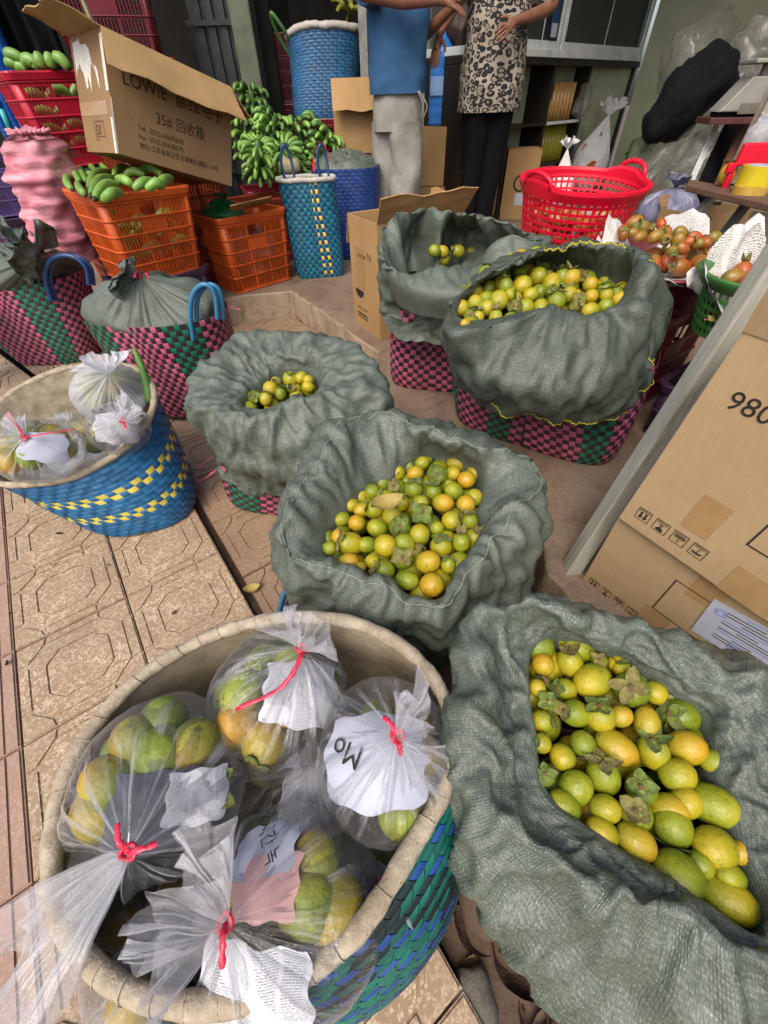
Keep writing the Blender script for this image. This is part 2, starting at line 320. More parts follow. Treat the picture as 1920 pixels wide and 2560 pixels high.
def m_news(name, paper='#c3c4c8', ink='#55565c', s=1.0, cols=5.):
    mt, n, b = newmat(name); uv = coord(n, 'UV'); sp = nd(n, 'SeparateXYZ', {0: uv}); u, v = sp.outputs[0], sp.outputs[1]
    line = mth(n, 'GREATER_THAN', mth(n, 'FRACT', mth(n, 'MULTIPLY', v, 210 * s)), .5)
    ch = mth(n, 'GREATER_THAN', noi(n, coord(n, 'UV', (700 * s, 210 * s, 1)), 1., 1, .4), .47)
    colm = mth(n, 'GREATER_THAN', mth(n, 'FRACT', mth(n, 'MULTIPLY', u, cols * 2.2)), .12)
    para = mth(n, 'GREATER_THAN', noi(n, coord(n, 'UV', (cols * 2.2, 9, 1)), 1., 0), .42)
    f = mth(n, 'MULTIPLY', mth(n, 'MULTIPLY', line, ch), mth(n, 'MULTIPLY', colm, para))
    col = mixc(n, mth(n, 'MULTIPLY', f, .75), mixc(n, noi(n, uv, 9, 4), C4(paper), C4('#aeb0b6')), C4(ink))
    n.links.new(col, b.inputs['Base Color']); b.inputs['Roughness'].default_value = .85; b.inputs['Specular IOR Level'].default_value = .15
    bump(n, b, noi(n, uv, 30, 5, .6), .4, .004); return mt
M_NEWS = m_news('newspaper'); M_NEWSW = m_news('newspaper_cream', '#cfc9bb', '#4e4a46', 2., 9.); M_NEWSG = pm('dark_print', '#3d4148', '#565b62', .7, 20, .2); M_NEWSP = pm('pink_print', '#b98a86', '#c9a19c', .7, 12, .2)
M_SKIN = pm('skin', '#7a5340', '#684536', .55, 20, .15, 120, .001, .35); M_NAIL = pm('nail', '#b08a78', '#a57f6e', .4, 20, 0)
M_SHIRT = pm('blue_shirt', '#35597e', '#2f5072', .8, 10, .35, 26, .01, .15); M_PANTS = pm('grey_linen', '#8f8d86', '#7f7d77', .85, 14, .4, 24, .012, .15)
M_HAIR = pm('hair', '#0f0d0c', '#1c1816', .6, 40, .5, 120)
def m_leopard():
    mt, n, b = newmat('leopard_print'); co = coord(n, 'UV')
    nz = nd(n, 'TexNoise', {'Vector': co, 'Scale': 16., 'Detail': 2.}).outputs['Color']
    wv = nd(n, 'VectorMath', {0: co}, operation='MULTIPLY_ADD'); wv.inputs[2].default_value = (0, 0, 0)
    mx = nd(n, 'VectorMath', {0: co}, operation='ADD'); sc2 = nd(n, 'VectorMath', {0: nz}, operation='SCALE'); sc2.inputs['Scale'].default_value = .03; n.links.new(sc2.outputs[0], mx.inputs[1])
    v = nd(n, 'TexVoronoi', {'Vector': mx.outputs[0], 'Scale': 31., 'Randomness': .85}, feature='F1')
    d = v.outputs['Distance']; r = nd(n, 'SeparateColor', {0: v.outputs['Color']}).outputs[0]
    ring = mth(n, 'MULTIPLY', mth(n, 'LESS_THAN', d, .56), mth(n, 'GREATER_THAN', d, mth(n, 'MULTIPLY_ADD', r, .34, .08)))
    gap = mth(n, 'GREATER_THAN', noi(n, co, 42, 2), .38)
    col = mixc(n, mth(n, 'MULTIPLY', ring, gap), mixc(n, mth(n, 'LESS_THAN', d, .3), C4('#948b7e'), C4('#7c7266')), C4('#0c0b0d'))
    n.links.new(col, b.inputs['Base Color']); b.inputs['Roughness'].default_value = .8; bump(n, b, noi(n, co, 9, 4), .4, .02); return mt
M_LEOP = m_leopard()
def m_glass():
    mt, n, b = newmat('window_glass'); tr = nd(n, 'BsdfTransparent', {0: (.8, .85, .82, 1)}).outputs[0]; gl = nd(n, 'BsdfGlossy', {'Roughness': .05}).outputs[0]
    df = nd(n, 'BsdfDiffuse', {0: C4('#7d8a84')}).outputs[0]
    x = nd(n, 'MixShader', {0: .12, 1: tr, 2: df}).outputs[0]
    n.links.new(nd(n, 'MixShader', {0: nd(n, 'Fresnel', {0: 1.5}).outputs[0], 1: x, 2: gl}).outputs[0], n.nodes['Material Output'].inputs[0]); return mt
M_GLASS = m_glass()
def m_jug():
    mt, n, b = newmat('jug_plastic'); b.inputs['Base Color'].default_value = C4('#3a78c4'); b.inputs['Transmission Weight'].default_value = .15; b.inputs['Roughness'].default_value = .12; b.inputs['IOR'].default_value = 1.2; return mt
M_JUG = m_jug()
M_ROCK = m_concrete('rock', '#5d584f', '#7f7a6e', '#2f2b26', 9)
M_STITCH = pm('yellow_thread', '#cfc23a', '#b8ab2a', .7, 90, .3, 200); M_STITW = pm('pale_thread', '#8f958b', '#7f857b', .7, 90, .3); M_STITP = pm('pink_thread', '#b06a80', '#9c5a70', .7, 90, .2)
M_NET = None
def m_net():
    mt, n, b = newmat('pink_net'); uv = coord(n, 'UV'); col = ramp(n, noi(n, uv, 7, 6, .65), [(.3, '#cf7184'), (.7, '#eab0b9')])
    col = mixc(n, ramp(n, noi(n, coord(n, 'UV', (1, 3, 1)), 4, 5, .6), [(.35, .75), (.6, 0.)]), col, C4('#8f2f44')); n.links.new(col, b.inputs['Base Color']); b.inputs['Roughness'].default_value = .55
    w = mth(n, 'ADD', nd(n, 'TexWave', {'Vector': uv, 'Scale': 60.}, bands_direction='X').outputs[1], nd(n, 'TexWave', {'Vector': uv, 'Scale': 60.}, bands_direction='Y').outputs[1])
    bump(n, b, w, .4, .003); return mt
M_NET = m_net()

M_WPLAST = pm('crumpled_white_plastic', '#dcdde0', '#c2c4c8', .3, 9, .6, 16, .02, .5)

def m_print_bag():
    mt, n, b = newmat('printed_white_plastic'); co = coord(n); f1 = noi(n, co, 7, 2, .4); f2 = noi(n, coord(n, 'Object', (1, 1, 1), (.6, .3, .9)), 9, 3, .5)
    col = mixc(n, ramp(n, f1, [(.66, 0.), (.68, 1.)]), C4('#d5d6d9'), C4('#b5502a')); col = mixc(n, ramp(n, f2, [(.67, 0.), (.69, 1.)]), col, C4('#26345f')); n.links.new(col, b.inputs['Base Color']); b.inputs['Roughness'].default_value = .28
    bump(n, b, mth(n, 'ADD', noi(n, co, 14, 5, .7, .8), noi(n, co, 40, 4, .7)), 1., .03); return mt
M_PRBAG = m_print_bag()
# ------------------------------------------------------------------ the setting: ground, pavement, shop floor, walls
g = obj('ground', [(-60, -60, -.07), (60, -60, -.07), (60, 60, -.07), (-60, 60, -.07)], [(0, 1, 2, 3)], M_DIRT); tag(g, 'brown dirt ground of the gutter and street', None, kind='structure')
def prism(poly, z0, z1):
    k = len(poly); v = [(*p[:2], z0) for p in poly] + [(*p[:2], z1) for p in poly]
    return v, [tuple(range(k, 2 * k)), tuple(range(k - 1, -1, -1))] + [(i, (i + 1) % k, k + (i + 1) % k, k + i) for i in range(k)]
T = .3; G = .0022
def octo(cx, cy, r, cut):
    a = r - cut; return [(cx + x, cy + y) for x, y in ((a, -r), (r, -a), (r, a), (a, r), (-a, r), (-r, a), (-r, -a), (-a, -r))]
def tile_mesh(name, mat, kind):
    b = MB(); hT = T / 2 - G
    v, f = prism([(-hT, -hT), (hT, -hT), (hT, hT), (-hT, hT)], -.03, -.004); b.add(v, f)
    def plate(poly):                       # raised plate with a small chamfer
        c = sum((Vector(p) for p in poly), Vector((0, 0))) / len(poly); k = len(poly)
        lo = [Vector(p) for p in poly]; hi = [c + (p - c) * (1 - .0016 / max(.02, (p - c).length)) for p in lo]
        b.add([(*p, -.0041) for p in lo] + [(*p, -.0012) for p in lo] + [(*p, 0) for p in hi], [tuple(range(2 * k, 3 * k))] + [(i + o, (i + 1) % k + o, k + (i + 1) % k + o, k + i + o) for o in (0, k) for i in range(k)])
    def ringp(o, i):                       # ring plate between two octagons
        k = 8; b.add([(*p, -.0041) for p in o] + [(*p, 0) for p in o] + [(*p, 0) for p in i] + [(*p, -.0041) for p in i],
                     [(a + j, a + (j + 1) % k, a + k + (j + 1) % k, a + k + j) for a in (0, 8, 16) for j in range(k)])
    if kind == 'oct':
        ringp(octo(0, 0, .118, .05), octo(0, 0, .082, .035)); plate(octo(0, 0, .077, .033))
        e = .1235; q = hT - .003
        for sx, sy in ((1, 1), (-1, 1), (-1, -1), (1, -1)):
            pl = [(sx * q, sy * (e - .048)), (sx * q, sy * q), (sx * (e - .048), sy * q), (sx * (e - .043), sy * e), (sx * e, sy * (e - .043))]
            if sx * sy < 0: pl = pl[::-1]
            plate(pl)
        for a in range(4):
            ca, sa = math.cos(a * math.pi / 2), math.sin(a * math.pi / 2)
            pl = [(e, -.066), (q, -.066), (q, .066), (e, .066)]
            plate([(x * ca - y * sa, x * sa + y * ca) for x, y in pl])
    else:
        for i in range(10):
            x0 = -hT + .004 + i * .0293; plate([(x0, -hT + .003), (x0 + .024, -hT + .003), (x0 + .024, hT - .003), (x0, hT - .003)])
    return mesh(name, b.v, b.f, mat)
me_tan = tile_mesh('tile', T_TILE, 'oct'); me_pink = tile_mesh('tile_pink', T_PINK, 'rib'); me_low = tile_mesh('tile_low', T_LOW, 'oct')
tanrot = [0, math.pi / 2, math.pi, -math.pi / 2]
NE = .027; U0 = .745
v, f = prism([un(-8, NE), un(-8, -9), un(14, -9), un(14, NE)][::-1], -.12, -.012)
walk = obj('sidewalk', v, f, M_GROUT); tag(walk, 'tan terrazzo sidewalk of grooved octagon tiles', None, kind='structure')
for r in range(-4, 15):
    for c in range(5):
        me = me_tan if c < 2 else me_pink
        p = un(U0 + (r + .5) * T, NE - (c + .5) * T, RNG.uniform(-.0015, .001))
        link('tile', me, walk, p, (RNG.uniform(-.004, .004), RNG.uniform(-.004, .004), YAW + tanrot[RNG.integers(4)]*(c < 2)))
v, f = prism([un(.62, NE + .022), un(3.2, NE + .022), un(3.2, 1.4), un(.62, 1.4)][::-1], -.09, LOW - .012)
lowp = obj('lower_pavement', v, f, M_GROUT); tag(lowp, 'worn brown lower pavement beside the shop step', None, kind='structure')
for r in range(0, 8):
    for c in range(4):
        p = un(.62 + (r + .5) * T, NE + .024 + (c + .5) * T, LOW + RNG.uniform(-.003, .001)); link('tile', me_low, lowp, p, (RNG.uniform(-.006, .006), RNG.uniform(-.006, .006), YAW + tanrot[RNG.integers(4)]))
edge = [(-4, .72), (.18, .72), (.28, .74), (.34, .80), (.5, .84), (1.0, .85), (1.42, .88), (1.60, 1.05), (1.72, 1.18), (2.3, 1.23), (2.9, 1.27), (3.04, .95), (3.12, .25), (3.2, -.1), (14, -.1)]
pl = []
for (a, b) in zip(edge[:-1], edge[1:]):
    k = max(1, int(math.dist(a, b) / .05)) if a[0] > -1 and b[0] < 5 else 1
    for i in range(k):
        t = i / k; pl.append(un(a[0] + (b[0] - a[0]) * t, a[1] + (b[1] - a[1]) * t + (RNG.uniform(-.012, .012) if k > 1 else 0)))
pl += [un(14, -.1), un(14, 6.4), un(-4, 6.4)]
v, f = prism(pl[::-1], -.1, FLOOR)
fl = obj('shop_floor', v, f, [M_FLOOR, M_STEP], fm=[0, 1] + [1] * len(pl)); tag(fl, 'raised worn concrete shop floor', None, kind='structure'); bevel(fl, .012, 2)
def wall(name, p0, p1, z0, z1, mat, th=.1, label=None, kind='wall'):
    p0 = Vector(p0); p1 = Vector(p1); d = (p1 - p0).normalized(); nrm = Vector((-d.y, d.x, 0)) * th
    v, f = prism([p0, p1, p1 + nrm, p0 + nrm], z0, z1); o = obj(name, v, f, mat); return tag(o, label, kind)
NB = 6.3
wall('back_wall', un(3.75, NB), un(-6, NB), FLOOR - .05, 4.0, M_WALLG, .12, 'pale green plastered back wall of the shop')
wall('side_wall', un(3.85, 2.95), un(3.85, NB + .1), FLOOR - .05, 4.0, M_WALLG, .12, 'side wall behind the glass cabinet')
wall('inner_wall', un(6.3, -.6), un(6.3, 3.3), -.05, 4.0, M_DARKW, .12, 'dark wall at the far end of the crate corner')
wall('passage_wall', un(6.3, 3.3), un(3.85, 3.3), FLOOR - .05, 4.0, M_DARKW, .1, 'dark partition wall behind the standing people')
cl = obj('unseen_roof', *prism([un(-6, 3.2), un(2.9, 3.2), un(2.9, 1.4), un(7, 1.2), un(7, 6.5), un(-6, 6.5)][::-1], 3.5, 3.58), M_CEIL); tag(cl, 'unseen grey ceiling added above the shop to darken the inside', 'roof')  # out of view; height and cut-back outline set by how much daylight gets in
# ------------------------------------------------------------------ builders: baskets, sacks, fruit, bags
def superring(th, e): c, s = np.cos(th), np.sin(th); return np.sign(c) * np.abs(c) ** (2 / e), np.sign(s) * np.abs(s) ** (2 / e)
class Surf:
    """side surface of a basket between a base ring and a top ring (centre, half axes)"""
    def __init__(s, bc, bx, by, tc, tx, ty, e0=4., e1=2.4, bulge=.04):
        s.q = [np.array(a, float) for a in (bc, bx, by, tc, tx, ty)]; s.e0, s.e1, s.bulge = e0, e1, bulge
        th = np.linspace(0, 2 * np.pi, 721); x, y = superring(th, (e0 + e1) / 2); a = s.q[1] + s.q[4]; b = s.q[2] + s.q[5]
        P = x[:, None] * a + y[:, None] * b; L = np.concatenate([[0], np.cumsum(np.linalg.norm(np.diff(P, axis=0), axis=1))]); s.L = L / L[-1]; s.th = th; s.per = L[-1] / 2
    def P(s, u, v):
        u, v = np.broadcast_arrays(np.asarray(u, float), np.asarray(v, float)); th = np.interp(np.mod(u, 1), s.L, s.th)
        e = s.e0 + (s.e1 - s.e0) * np.clip(v * 1.4, 0, 1); c, sn = np.cos(th), np.sin(th)
        x = np.sign(c) * np.abs(c) ** (2 / e); y = np.sign(sn) * np.abs(sn) ** (2 / e); k = 1 + s.bulge * np.sin(np.pi * np.clip(v, 0, 1)) - .06 * np.exp(-np.clip(v, 0, 1) * 18)
        if getattr(s, 'dent', None): a_, m_, w_ = s.dent; k = k * (1 - m_ * np.clip(v, 0, 1) ** 5 * np.exp(-(((th - a_ + np.pi) % (2 * np.pi) - np.pi) / w_) ** 2))
        bc, bx, by, tc, tx, ty = s.q; w = v[..., None]
        return bc + (tc - bc) * w + (bx + (tx - bx) * w) * (x * k)[..., None] + (by + (ty - by) * w) * (y * k)[..., None]
    def N(s, u, v):
        a = s.P(np.asarray(u) + .004, v) - s.P(np.asarray(u) - .004, v); b = s.P(u, np.asarray(v) + .02) - s.P(u, np.asarray(v) - .02)
        n = np.cross(a, b); return n / (np.linalg.norm(n, axis=-1, keepdims=True) + 1e-9)
def basket(name, label, S, Nu, Nv, vmat, hmat, group=None, diag=0., amp=.0016, liner=M_LIND, rim=None, rim_r=.012, cat='basket', rim_seg=160):
    org = S.q[0]; t = thing(name, label, cat, tuple(org), group=group); O = org
    if diag:
        for fam in (1, -1):
            for i in range(Nu):
                u = np.array([(i + .03) / Nu, (i + .5) / Nu, (i + .97) / Nu]); v = np.linspace(0, 1, 131); U, V = np.meshgrid(u, v); U = U + fam * diag * V
                off = fam * amp * np.clip(1.8 * np.cos(np.pi * 2 * diag * Nu * V), -1, 1); P = S.P(U, V) + S.N(U, V) * off[..., None] - O
                vv, ff = grid(P.tolist()); obj('strip', vv, ff, (vmat if fam > 0 else hmat)(i), t, smooth=True)
    for i in range(0 if diag else Nu):
        u = np.array([(i + .03) / Nu, (i + .5) / Nu, (i + .97) / Nu]); v = np.linspace(0, 1, 4 * Nv + 1); U, V = np.meshgrid(u, v)
        off = amp * np.sin(np.pi * V * Nv + np.pi * i) + np.array([-.0003, .0004, -.0003])[None, :]
        P = S.P(U, V) + S.N(U, V) * off[..., None] - O
        vv, ff = grid(P.tolist()); obj('strip', vv, ff, vmat(i), t, smooth=True)
    for j in range(0 if diag else Nv):
        v = np.array([(j + .03) / Nv, (j + .5) / Nv, (j + .97) / Nv]); u = np.arange(Nu * 4) / (Nu * 4); U, V = np.meshgrid(u, v)
        off = amp * np.sin(np.pi * U * Nu + np.pi * j + np.pi) + np.array([-.0003, .0004, -.0003])[:, None]
        P = S.P(U, V) + S.N(U, V) * off[..., None] - O
        vv, ff = grid(P.tolist(), True); obj('strip', vv, ff, hmat(j), t, smooth=True)
    u = np.arange(96) / 96; rows = [(S.P(u, np.full(96, v)) - S.N(u, np.full(96, v)) * .007 - O).tolist() for v in np.linspace(.02, .995, 14)]
    vv, ff = grid(rows, True); vv = vv + [tuple((S.q[0] - O) + np.array([0, 0, .01]))]; k = len(vv) - 1; ff += [(k, (j + 1) % 96, j) for j in range(96)]
    obj('liner', vv, ff, liner, t, smooth=True)
    b = (S.P(u, np.zeros(96)) - O).tolist(); obj('base', b, [tuple(range(95, -1, -1))], hmat(0), t)
    if rim:
        uu = np.arange(rim_seg) / rim_seg; P = S.P(uu, np.ones(rim_seg)) - O; nz = np.array([mnoise.noise(Vector(p) * 40) for p in P.tolist()])
        wob = np.array([mnoise.noise(Vector(p) * 9 + Vector((3, 1, 2))) for p in P.tolist()]); P[:, 2] += wob * rim_r * .5
        b = MB(); b.tube(P.tolist(), (rim_r * (1 + .22 * nz)).tolist(), 10, closed=True); b.obj('rim', rim, t, smooth=True)
        b = MB()                                        # whipping cord wrapped round the rim
        for q in range(0, rim_seg, max(3, rim_seg // 44)):
            p = Vector(P[q]); tn = (Vector(P[(q + 1) % rim_seg]) - Vector(P[q - 1])).normalized(); a = tn.orthogonal().normalized(); c = tn.cross(a)
            b.tube([p + (a * math.cos(k) + c * math.sin(k)) * rim_r * 1.02 + tn * (.002 * k) for k in np.linspace(0, 2 * math.pi, 11)], .0008, 4, cap=False)
        b.obj('binding', rim, t, smooth=True)
    return t
def handle(t, pts, r, mat, n=14):
    """bezier-like tube through control points given in world space"""
    O = Vector(t.location); pts = [Vector(p) - O for p in pts]; b = MB(); out = spline(pts, n); b.tube(out, r, 8); return b.obj('handle', mat, t, smooth=True)
def spline(pts, n=10, closed=False):
    pts = [Vector(p) for p in pts]; L = len(pts); out = []
    for i in range(L if closed else L - 1):
        p0 = pts[i - 1] if (i > 0 or closed) else pts[0] * 2 - pts[1]; p1 = pts[i]; p2 = pts[(i + 1) % L]; p3 = pts[(i + 2) % L] if (closed or i < L - 2) else p2 * 2 - p1
        for k in range(n):
            t = k / n; out.append(.5 * ((2 * p1) + (-p0 + p2) * t + (2 * p0 - 5 * p1 + 4 * p2 - p3) * t * t + (-p0 + 3 * p1 - 3 * p2 + p3) * t ** 3))
    if not closed: out.append(pts[-1])
    return out
# --- sacks ---------------------------------------------------------------
def polar(pts, c, N, sm=3):
    a = np.array([math.atan2(p[1] - c[1], p[0] - c[0]) for p in pts]); r = np.array([math.hypot(p[0] - c[0], p[1] - c[1]) for p in pts]); z = np.array([p[2] for p in pts])
    o = np.argsort(a); a, r, z = a[o], r[o], z[o]; th = np.linspace(-np.pi, np.pi, N, endpoint=False)
    ae = np.concatenate([a - 2 * np.pi, a, a + 2 * np.pi]); R = np.interp(th, ae, np.tile(r, 3)); Z = np.interp(th, ae, np.tile(z, 3))
    k = np.hanning(2 * sm + 3)[1:-1]; k /= k.sum(); pad = len(k)
    f = lambda q: np.convolve(np.concatenate([q[-pad:], q, q[:pad]]), k, 'same')[pad:-pad]
    return f(R), f(Z), th
def normals(P):
    du = np.roll(P, -1, 1) - np.roll(P, 1, 1); dv = np.gradient(P, axis=0); n = np.cross(du, dv); return n / (np.linalg.norm(n, axis=-1, keepdims=True) + 1e-9)
def nz3(P, s, off=0.): return np.array([mnoise.noise(Vector(p) * s + Vector((off, off * 1.7, -off))) for p in P.reshape(-1, 3).tolist()]).reshape(P.shape[:-1])
def buckle(P, su=1.1, sv=1.08, it=110, anchor=.012, bend=.22, w=None):
    """let the cloth buckle: rest lengths a little longer than the surface, relaxed with simple distance constraints"""
    P0 = P.copy(); R, N, _ = P.shape; X = P.copy(); w = np.ones(R) if w is None else w; W = w[:, None, None]
    ln = lambda A: np.linalg.norm(A, axis=-1)
    sh = lambda A, k: np.roll(A, -k, 1)
    ew = (1 + (su - 1) * w)[:, None]; evw = (1 + (sv - 1) * .5 * (w[1:] + w[:-1]))[:, None]; ed = (1 + ((su + sv) / 2 - 1) * .5 * (w[1:] + w[:-1]))[:, None]
    Lu = ln(sh(P0, 1) - P0) * ew; Lv = ln(P0[1:] - P0[:-1]) * evw; Ld1 = ln(sh(P0, 1)[1:] - P0[:-1]) * ed; Ld2 = ln(P0[1:] - sh(P0, 1)[:-1]) * ed
    Lb = ln(sh(P0, 3) - P0) * (1 + (su - 1) * .82 * w)[:, None]; Lbv = ln(P0[3:] - P0[:-3]) * (1 + (sv - 1) * .8 * w[1:-2])[:, None]
    for k in range(it):
        D = np.zeros_like(X)
        def con(A, B, L, s):
            d = B - A; l = ln(d) + 1e-9; return d * ((l - L) / l)[..., None] * s
        c = con(X, sh(X, 1), Lu, .5); D += c - np.roll(c, 1, 1)
        c = con(X[:-1], X[1:], Lv, .5); D[:-1] += c; D[1:] -= c
        c = con(X[:-1], sh(X, 1)[1:], Ld1, .25); D[:-1] += c; D[1:] -= np.roll(c, 1, 1)
        c = con(sh(X, 1)[:-1], X[1:], Ld2, .25); D[:-1] += np.roll(c, 1, 1); D[1:] -= c
        c = con(X, sh(X, 3), Lb, bend); D += c - np.roll(c, 3, 1)
        c = con(X[:-3], X[3:], Lbv, bend); D[:-3] += c; D[3:] -= c
        X = X + W * (D * .42 + (P0 - X) * anchor)
    return X
def sack(name, label, rings, center, N=200, M=9, wr=.010, mat=None, fold=None, seed=0., group=None, seams=(), sm=5, squash=None, bk=(1.12, 1.07, 110, .010, .2)):
    """rings: list of control-point lists (world), from the outside hem up over the lip and down inside"""
    c = np.array(center); RZ = [polar(r, c, N, sm) for r in rings]; th = RZ[0][2]
    Rr = np.array([q[0] for q in RZ]); Zz = np.array([q[1] for q in RZ]); K = len(rings)
    if fold is not None:
        for k in range(K):
            a = fold[k]
            if a:
                q = np.zeros(N)
                for fq, w_ in ((3, .5), (5, .6), (8, .5), (13, .35), (19, .2)):
                    ph = mnoise.noise(Vector((fq * 1.3 + seed, seed * 2.1, k * .25))) * 6; q += w_ * np.sin(fq * th + ph + 2 * np.sin(th * 2 + seed))
                Rr[k] += .7 * a * q; Zz[k] += a * .3 * np.roll(q, 3)
    ext = lambda A: np.vstack([2 * A[0] - A[1], A, 2 * A[-1] - A[-2]])
    Rr, Zz = ext(Rr), ext(Zz); rows = []; rl = []
    for i in range(1, K):
        for k in range(M if i < K - 1 else M + 1):
            t = k / M; w0, w1, w2, w3 = (-t + 2 * t * t - t ** 3) / 2, (2 - 5 * t * t + 3 * t ** 3) / 2, (t + 4 * t * t - 3 * t ** 3) / 2, (-t * t + t ** 3) / 2
            r = w0 * Rr[i - 1] + w1 * Rr[i] + w2 * Rr[i + 1] + w3 * Rr[i + 2]; z = w0 * Zz[i - 1] + w1 * Zz[i] + w2 * Zz[i + 1] + w3 * Zz[i + 2]
            rows.append(np.stack([c[0] + r * np.cos(th), c[1] + r * np.sin(th), z], -1)); rl.append(i - 1 + t)
    P = np.array(rows); n = normals(P)
    A = nz3(P, 7.5, seed); B = nz3(P * np.array([1, 1, .6]), 17, seed + 5); Cc = nz3(P, 38, seed + 9)
    S_ = np.broadcast_to(np.array(rl)[:, None], P.shape[:2]); T_ = np.broadcast_to(th[None, :], P.shape[:2])
    T_ = T_ + .35 * nz3(P, 5., seed + 7)
    Q = np.stack([np.cos(T_) * 3.2, np.sin(T_) * 3.2, S_ * 1.15], -1); F1 = 1 - np.abs(nz3(Q, 1.0, seed + 2)) * 2.6; F2 = 1 - np.abs(nz3(Q * np.array([1, 1, 2.6]), 1.9, seed + 4)) * 2.4
    sharp = np.clip(F1, 0, 1) ** 3; sharp2 = np.clip(F2, 0, 1) ** 3
    Pw = P + .05 * np.stack([nz3(P, 4., seed + 1), nz3(P, 4., seed + 3), nz3(P, 4., seed + 6)], -1); fac = np.abs(nz3(Pw, 5., seed + 11)) + .55 * np.abs(nz3(Pw, 9.5, seed + 12)) + .3 * np.abs(nz3(Pw, 19., seed + 13)) - .42
    d = wr * (A * .7 - fac * 2.6 + Cc * .06 - .15 + sharp * .6 + sharp2 * .2); d = d * np.clip((K - 2.05 - S_) / .8, .12, 1)
    P = P + n * d[..., None]
    wrow = np.clip((K - 1.9 - np.array(rl)) / .7, 0, 1) * np.clip(np.array(rl) / .35, 0.1, 1)
    P = buckle(P, *bk, w=wrow)
    per = np.mean(np.linalg.norm(np.roll(P, -1, 1) - P, axis=-1)) * N
    vl = np.concatenate([[0], np.cumsum(np.linalg.norm(np.diff(P, axis=0), axis=-1).mean(1))])
    uvU, uvV = np.meshgrid(np.linspace(0, per, N, endpoint=False), vl); uv = np.stack([uvU, uvV], -1).reshape(-1, 2)
    lo = P.reshape(-1, 3).min(0); O = Vector((c[0], c[1], lo[2])); t = thing(name, label, 'sack', O, group=group)
    vv, ff = grid((P - np.array(O)).tolist(), True); o = obj('cloth', vv, ff, mat or M_SACK, t, smooth=True, uv=uv)
    n2 = normals(P); W = P.shape[0]
    for sm_ in [q for q in seams if len(q) == 7]:
        _, ang, r0, r1, off, smat, rr = sm_; kk = int(((ang + math.pi) / (2 * math.pi)) * N) % N; b = MB(); pts = []
        for i in range(int(r0 * (W - 1)), int(r1 * (W - 1))):
            for h in (0, .33, .66): pts.append(Vector(P[i, kk] * (1 - h) + P[i + 1, kk] * h + n2[i, kk] * off - np.array(O)) + Vector((.0014 if len(pts) % 2 else -.0014, 0, 0)))
        b.tube(pts, rr, 5); b.obj('stitching', smat, t, smooth=True)
    for (row, a0, a1, off, smat, rr) in [q for q in seams if len(q) == 6]:          # stitched seam following one row of the cloth
        i = int(row * (W - 1)); b = MB(); idx = [k % N for k in range(int(a0 * N), int(a1 * N) + 1)]; pts = []
        for q, k in enumerate(idx):
            for h in (0, .5):
                p = P[i, k] * (1 - h) + P[i, (k + 1) % N] * h + n2[i, k] * off; pts.append(Vector(p - np.array(O)) + Vector((0, 0, .0016 if (q + (h > 0)) % 2 else -.0016)))
        b.tube(pts, rr, 5); b.obj('stitching', smat, t, smooth=True)
    return t, P
# --- fruit ---------------------------------------------------------------
def rev_mesh(name, prof, mat, n=20, lump=.0, seed=0):
    rows = []
    for (r, z) in prof: rows.append([((r * (1 + lump * math.sin(2 * k * 2 * math.pi / n * 1.0 + seed))) * math.cos(2 * math.pi * k / n), (r * (1 + lump * math.sin(2 * k * 2 * math.pi / n + seed))) * math.sin(2 * math.pi * k / n), z) for k in range(n)])
    v, f = grid(rows, True); f.append(tuple(range(n - 1, -1, -1))); f.append(tuple((len(prof) - 1) * n + k for k in range(n)))
    return mesh(name, v, f, mat, True)
def fprof(el, top=.12, tip=.04, k=13):
    o = []
    for i in range(k):
        a = -math.pi / 2 + math.pi * i / (k - 1); r = max(.02, math.cos(a)) ** .92; z = math.sin(a) * el
        if a > .9: z -= top * (a - .9) ** 1.6
        if i == 0: r = .03; z -= tip
        o.append((r, z))
    return o
def calyx_mesh(name, mat, spread=.75, lift=.25, seed=1, lw=.42):
    rg = random.Random(seed); b = MB()
    for q in range(4):
        a = q * math.pi / 2 + rg.uniform(-.25, .25); ca, sa = math.cos(a), math.sin(a); rows = []; L = spread * rg.uniform(.85, 1.2); lf = lift * rg.uniform(.3, 1.7)
        for i in range(6):
            t = i / 5; x = .12 + L * t; w_ = lw * (math.sin(math.pi * (t * .78 + .2)) ** .8) * (1 if t < .99 else .25); z = .06 + lf * t * t - .15 * t + rg.uniform(-.03, .03)
            row = []
            for s in (-1, -.5, 0, .5, 1):
                y = s * w_; zz = z + .10 * abs(s) ** 1.5 * (1 - t * .4) + rg.uniform(-.02, .02); row.append((x * ca - y * sa, x * sa + y * ca, zz))
            rows.append(row)
        v, f = grid(rows); b.add(v, f, 0)
    rows = [[(r * math.cos(k * math.pi / 5), r * math.sin(k * math.pi / 5), z) for k in range(10)] for r, z in ((.2, .03), (.22, .09), (.15, .12), (.09, .11), (.08, .2), (.05, .21))]
    v, f = grid(rows, True); f.append(tuple(50 + k for k in range(10))); b.add(v, f, 1)
    return mesh(name, b.v, b.f, [mat, M_STEMN], True, fm=b.m)
BODY = {k: [rev_mesh('persimmon_' + k, fprof(e), mt, 20, l, s) for e, l, s in ((1.0, .015, 0), (1.16, .02, 1), (1.3, .012, 2))] for k, mt in (('g', F_G), ('y', F_Y), ('o', F_O))}
TAM = {k: rev_mesh('tamarillo_' + k, fprof(1.35), mt, 16) for k, mt in (('r', F_T), ('b', F_T2))}
BAGF = {k: [rev_mesh('bagfruit_' + k, fprof(e), mt, 18, .03, s) for e, s in ((1.0, 0), (1.15, 2))] for k, mt in (('y', F_M), ('g', F_MG), ('o', F_O))}
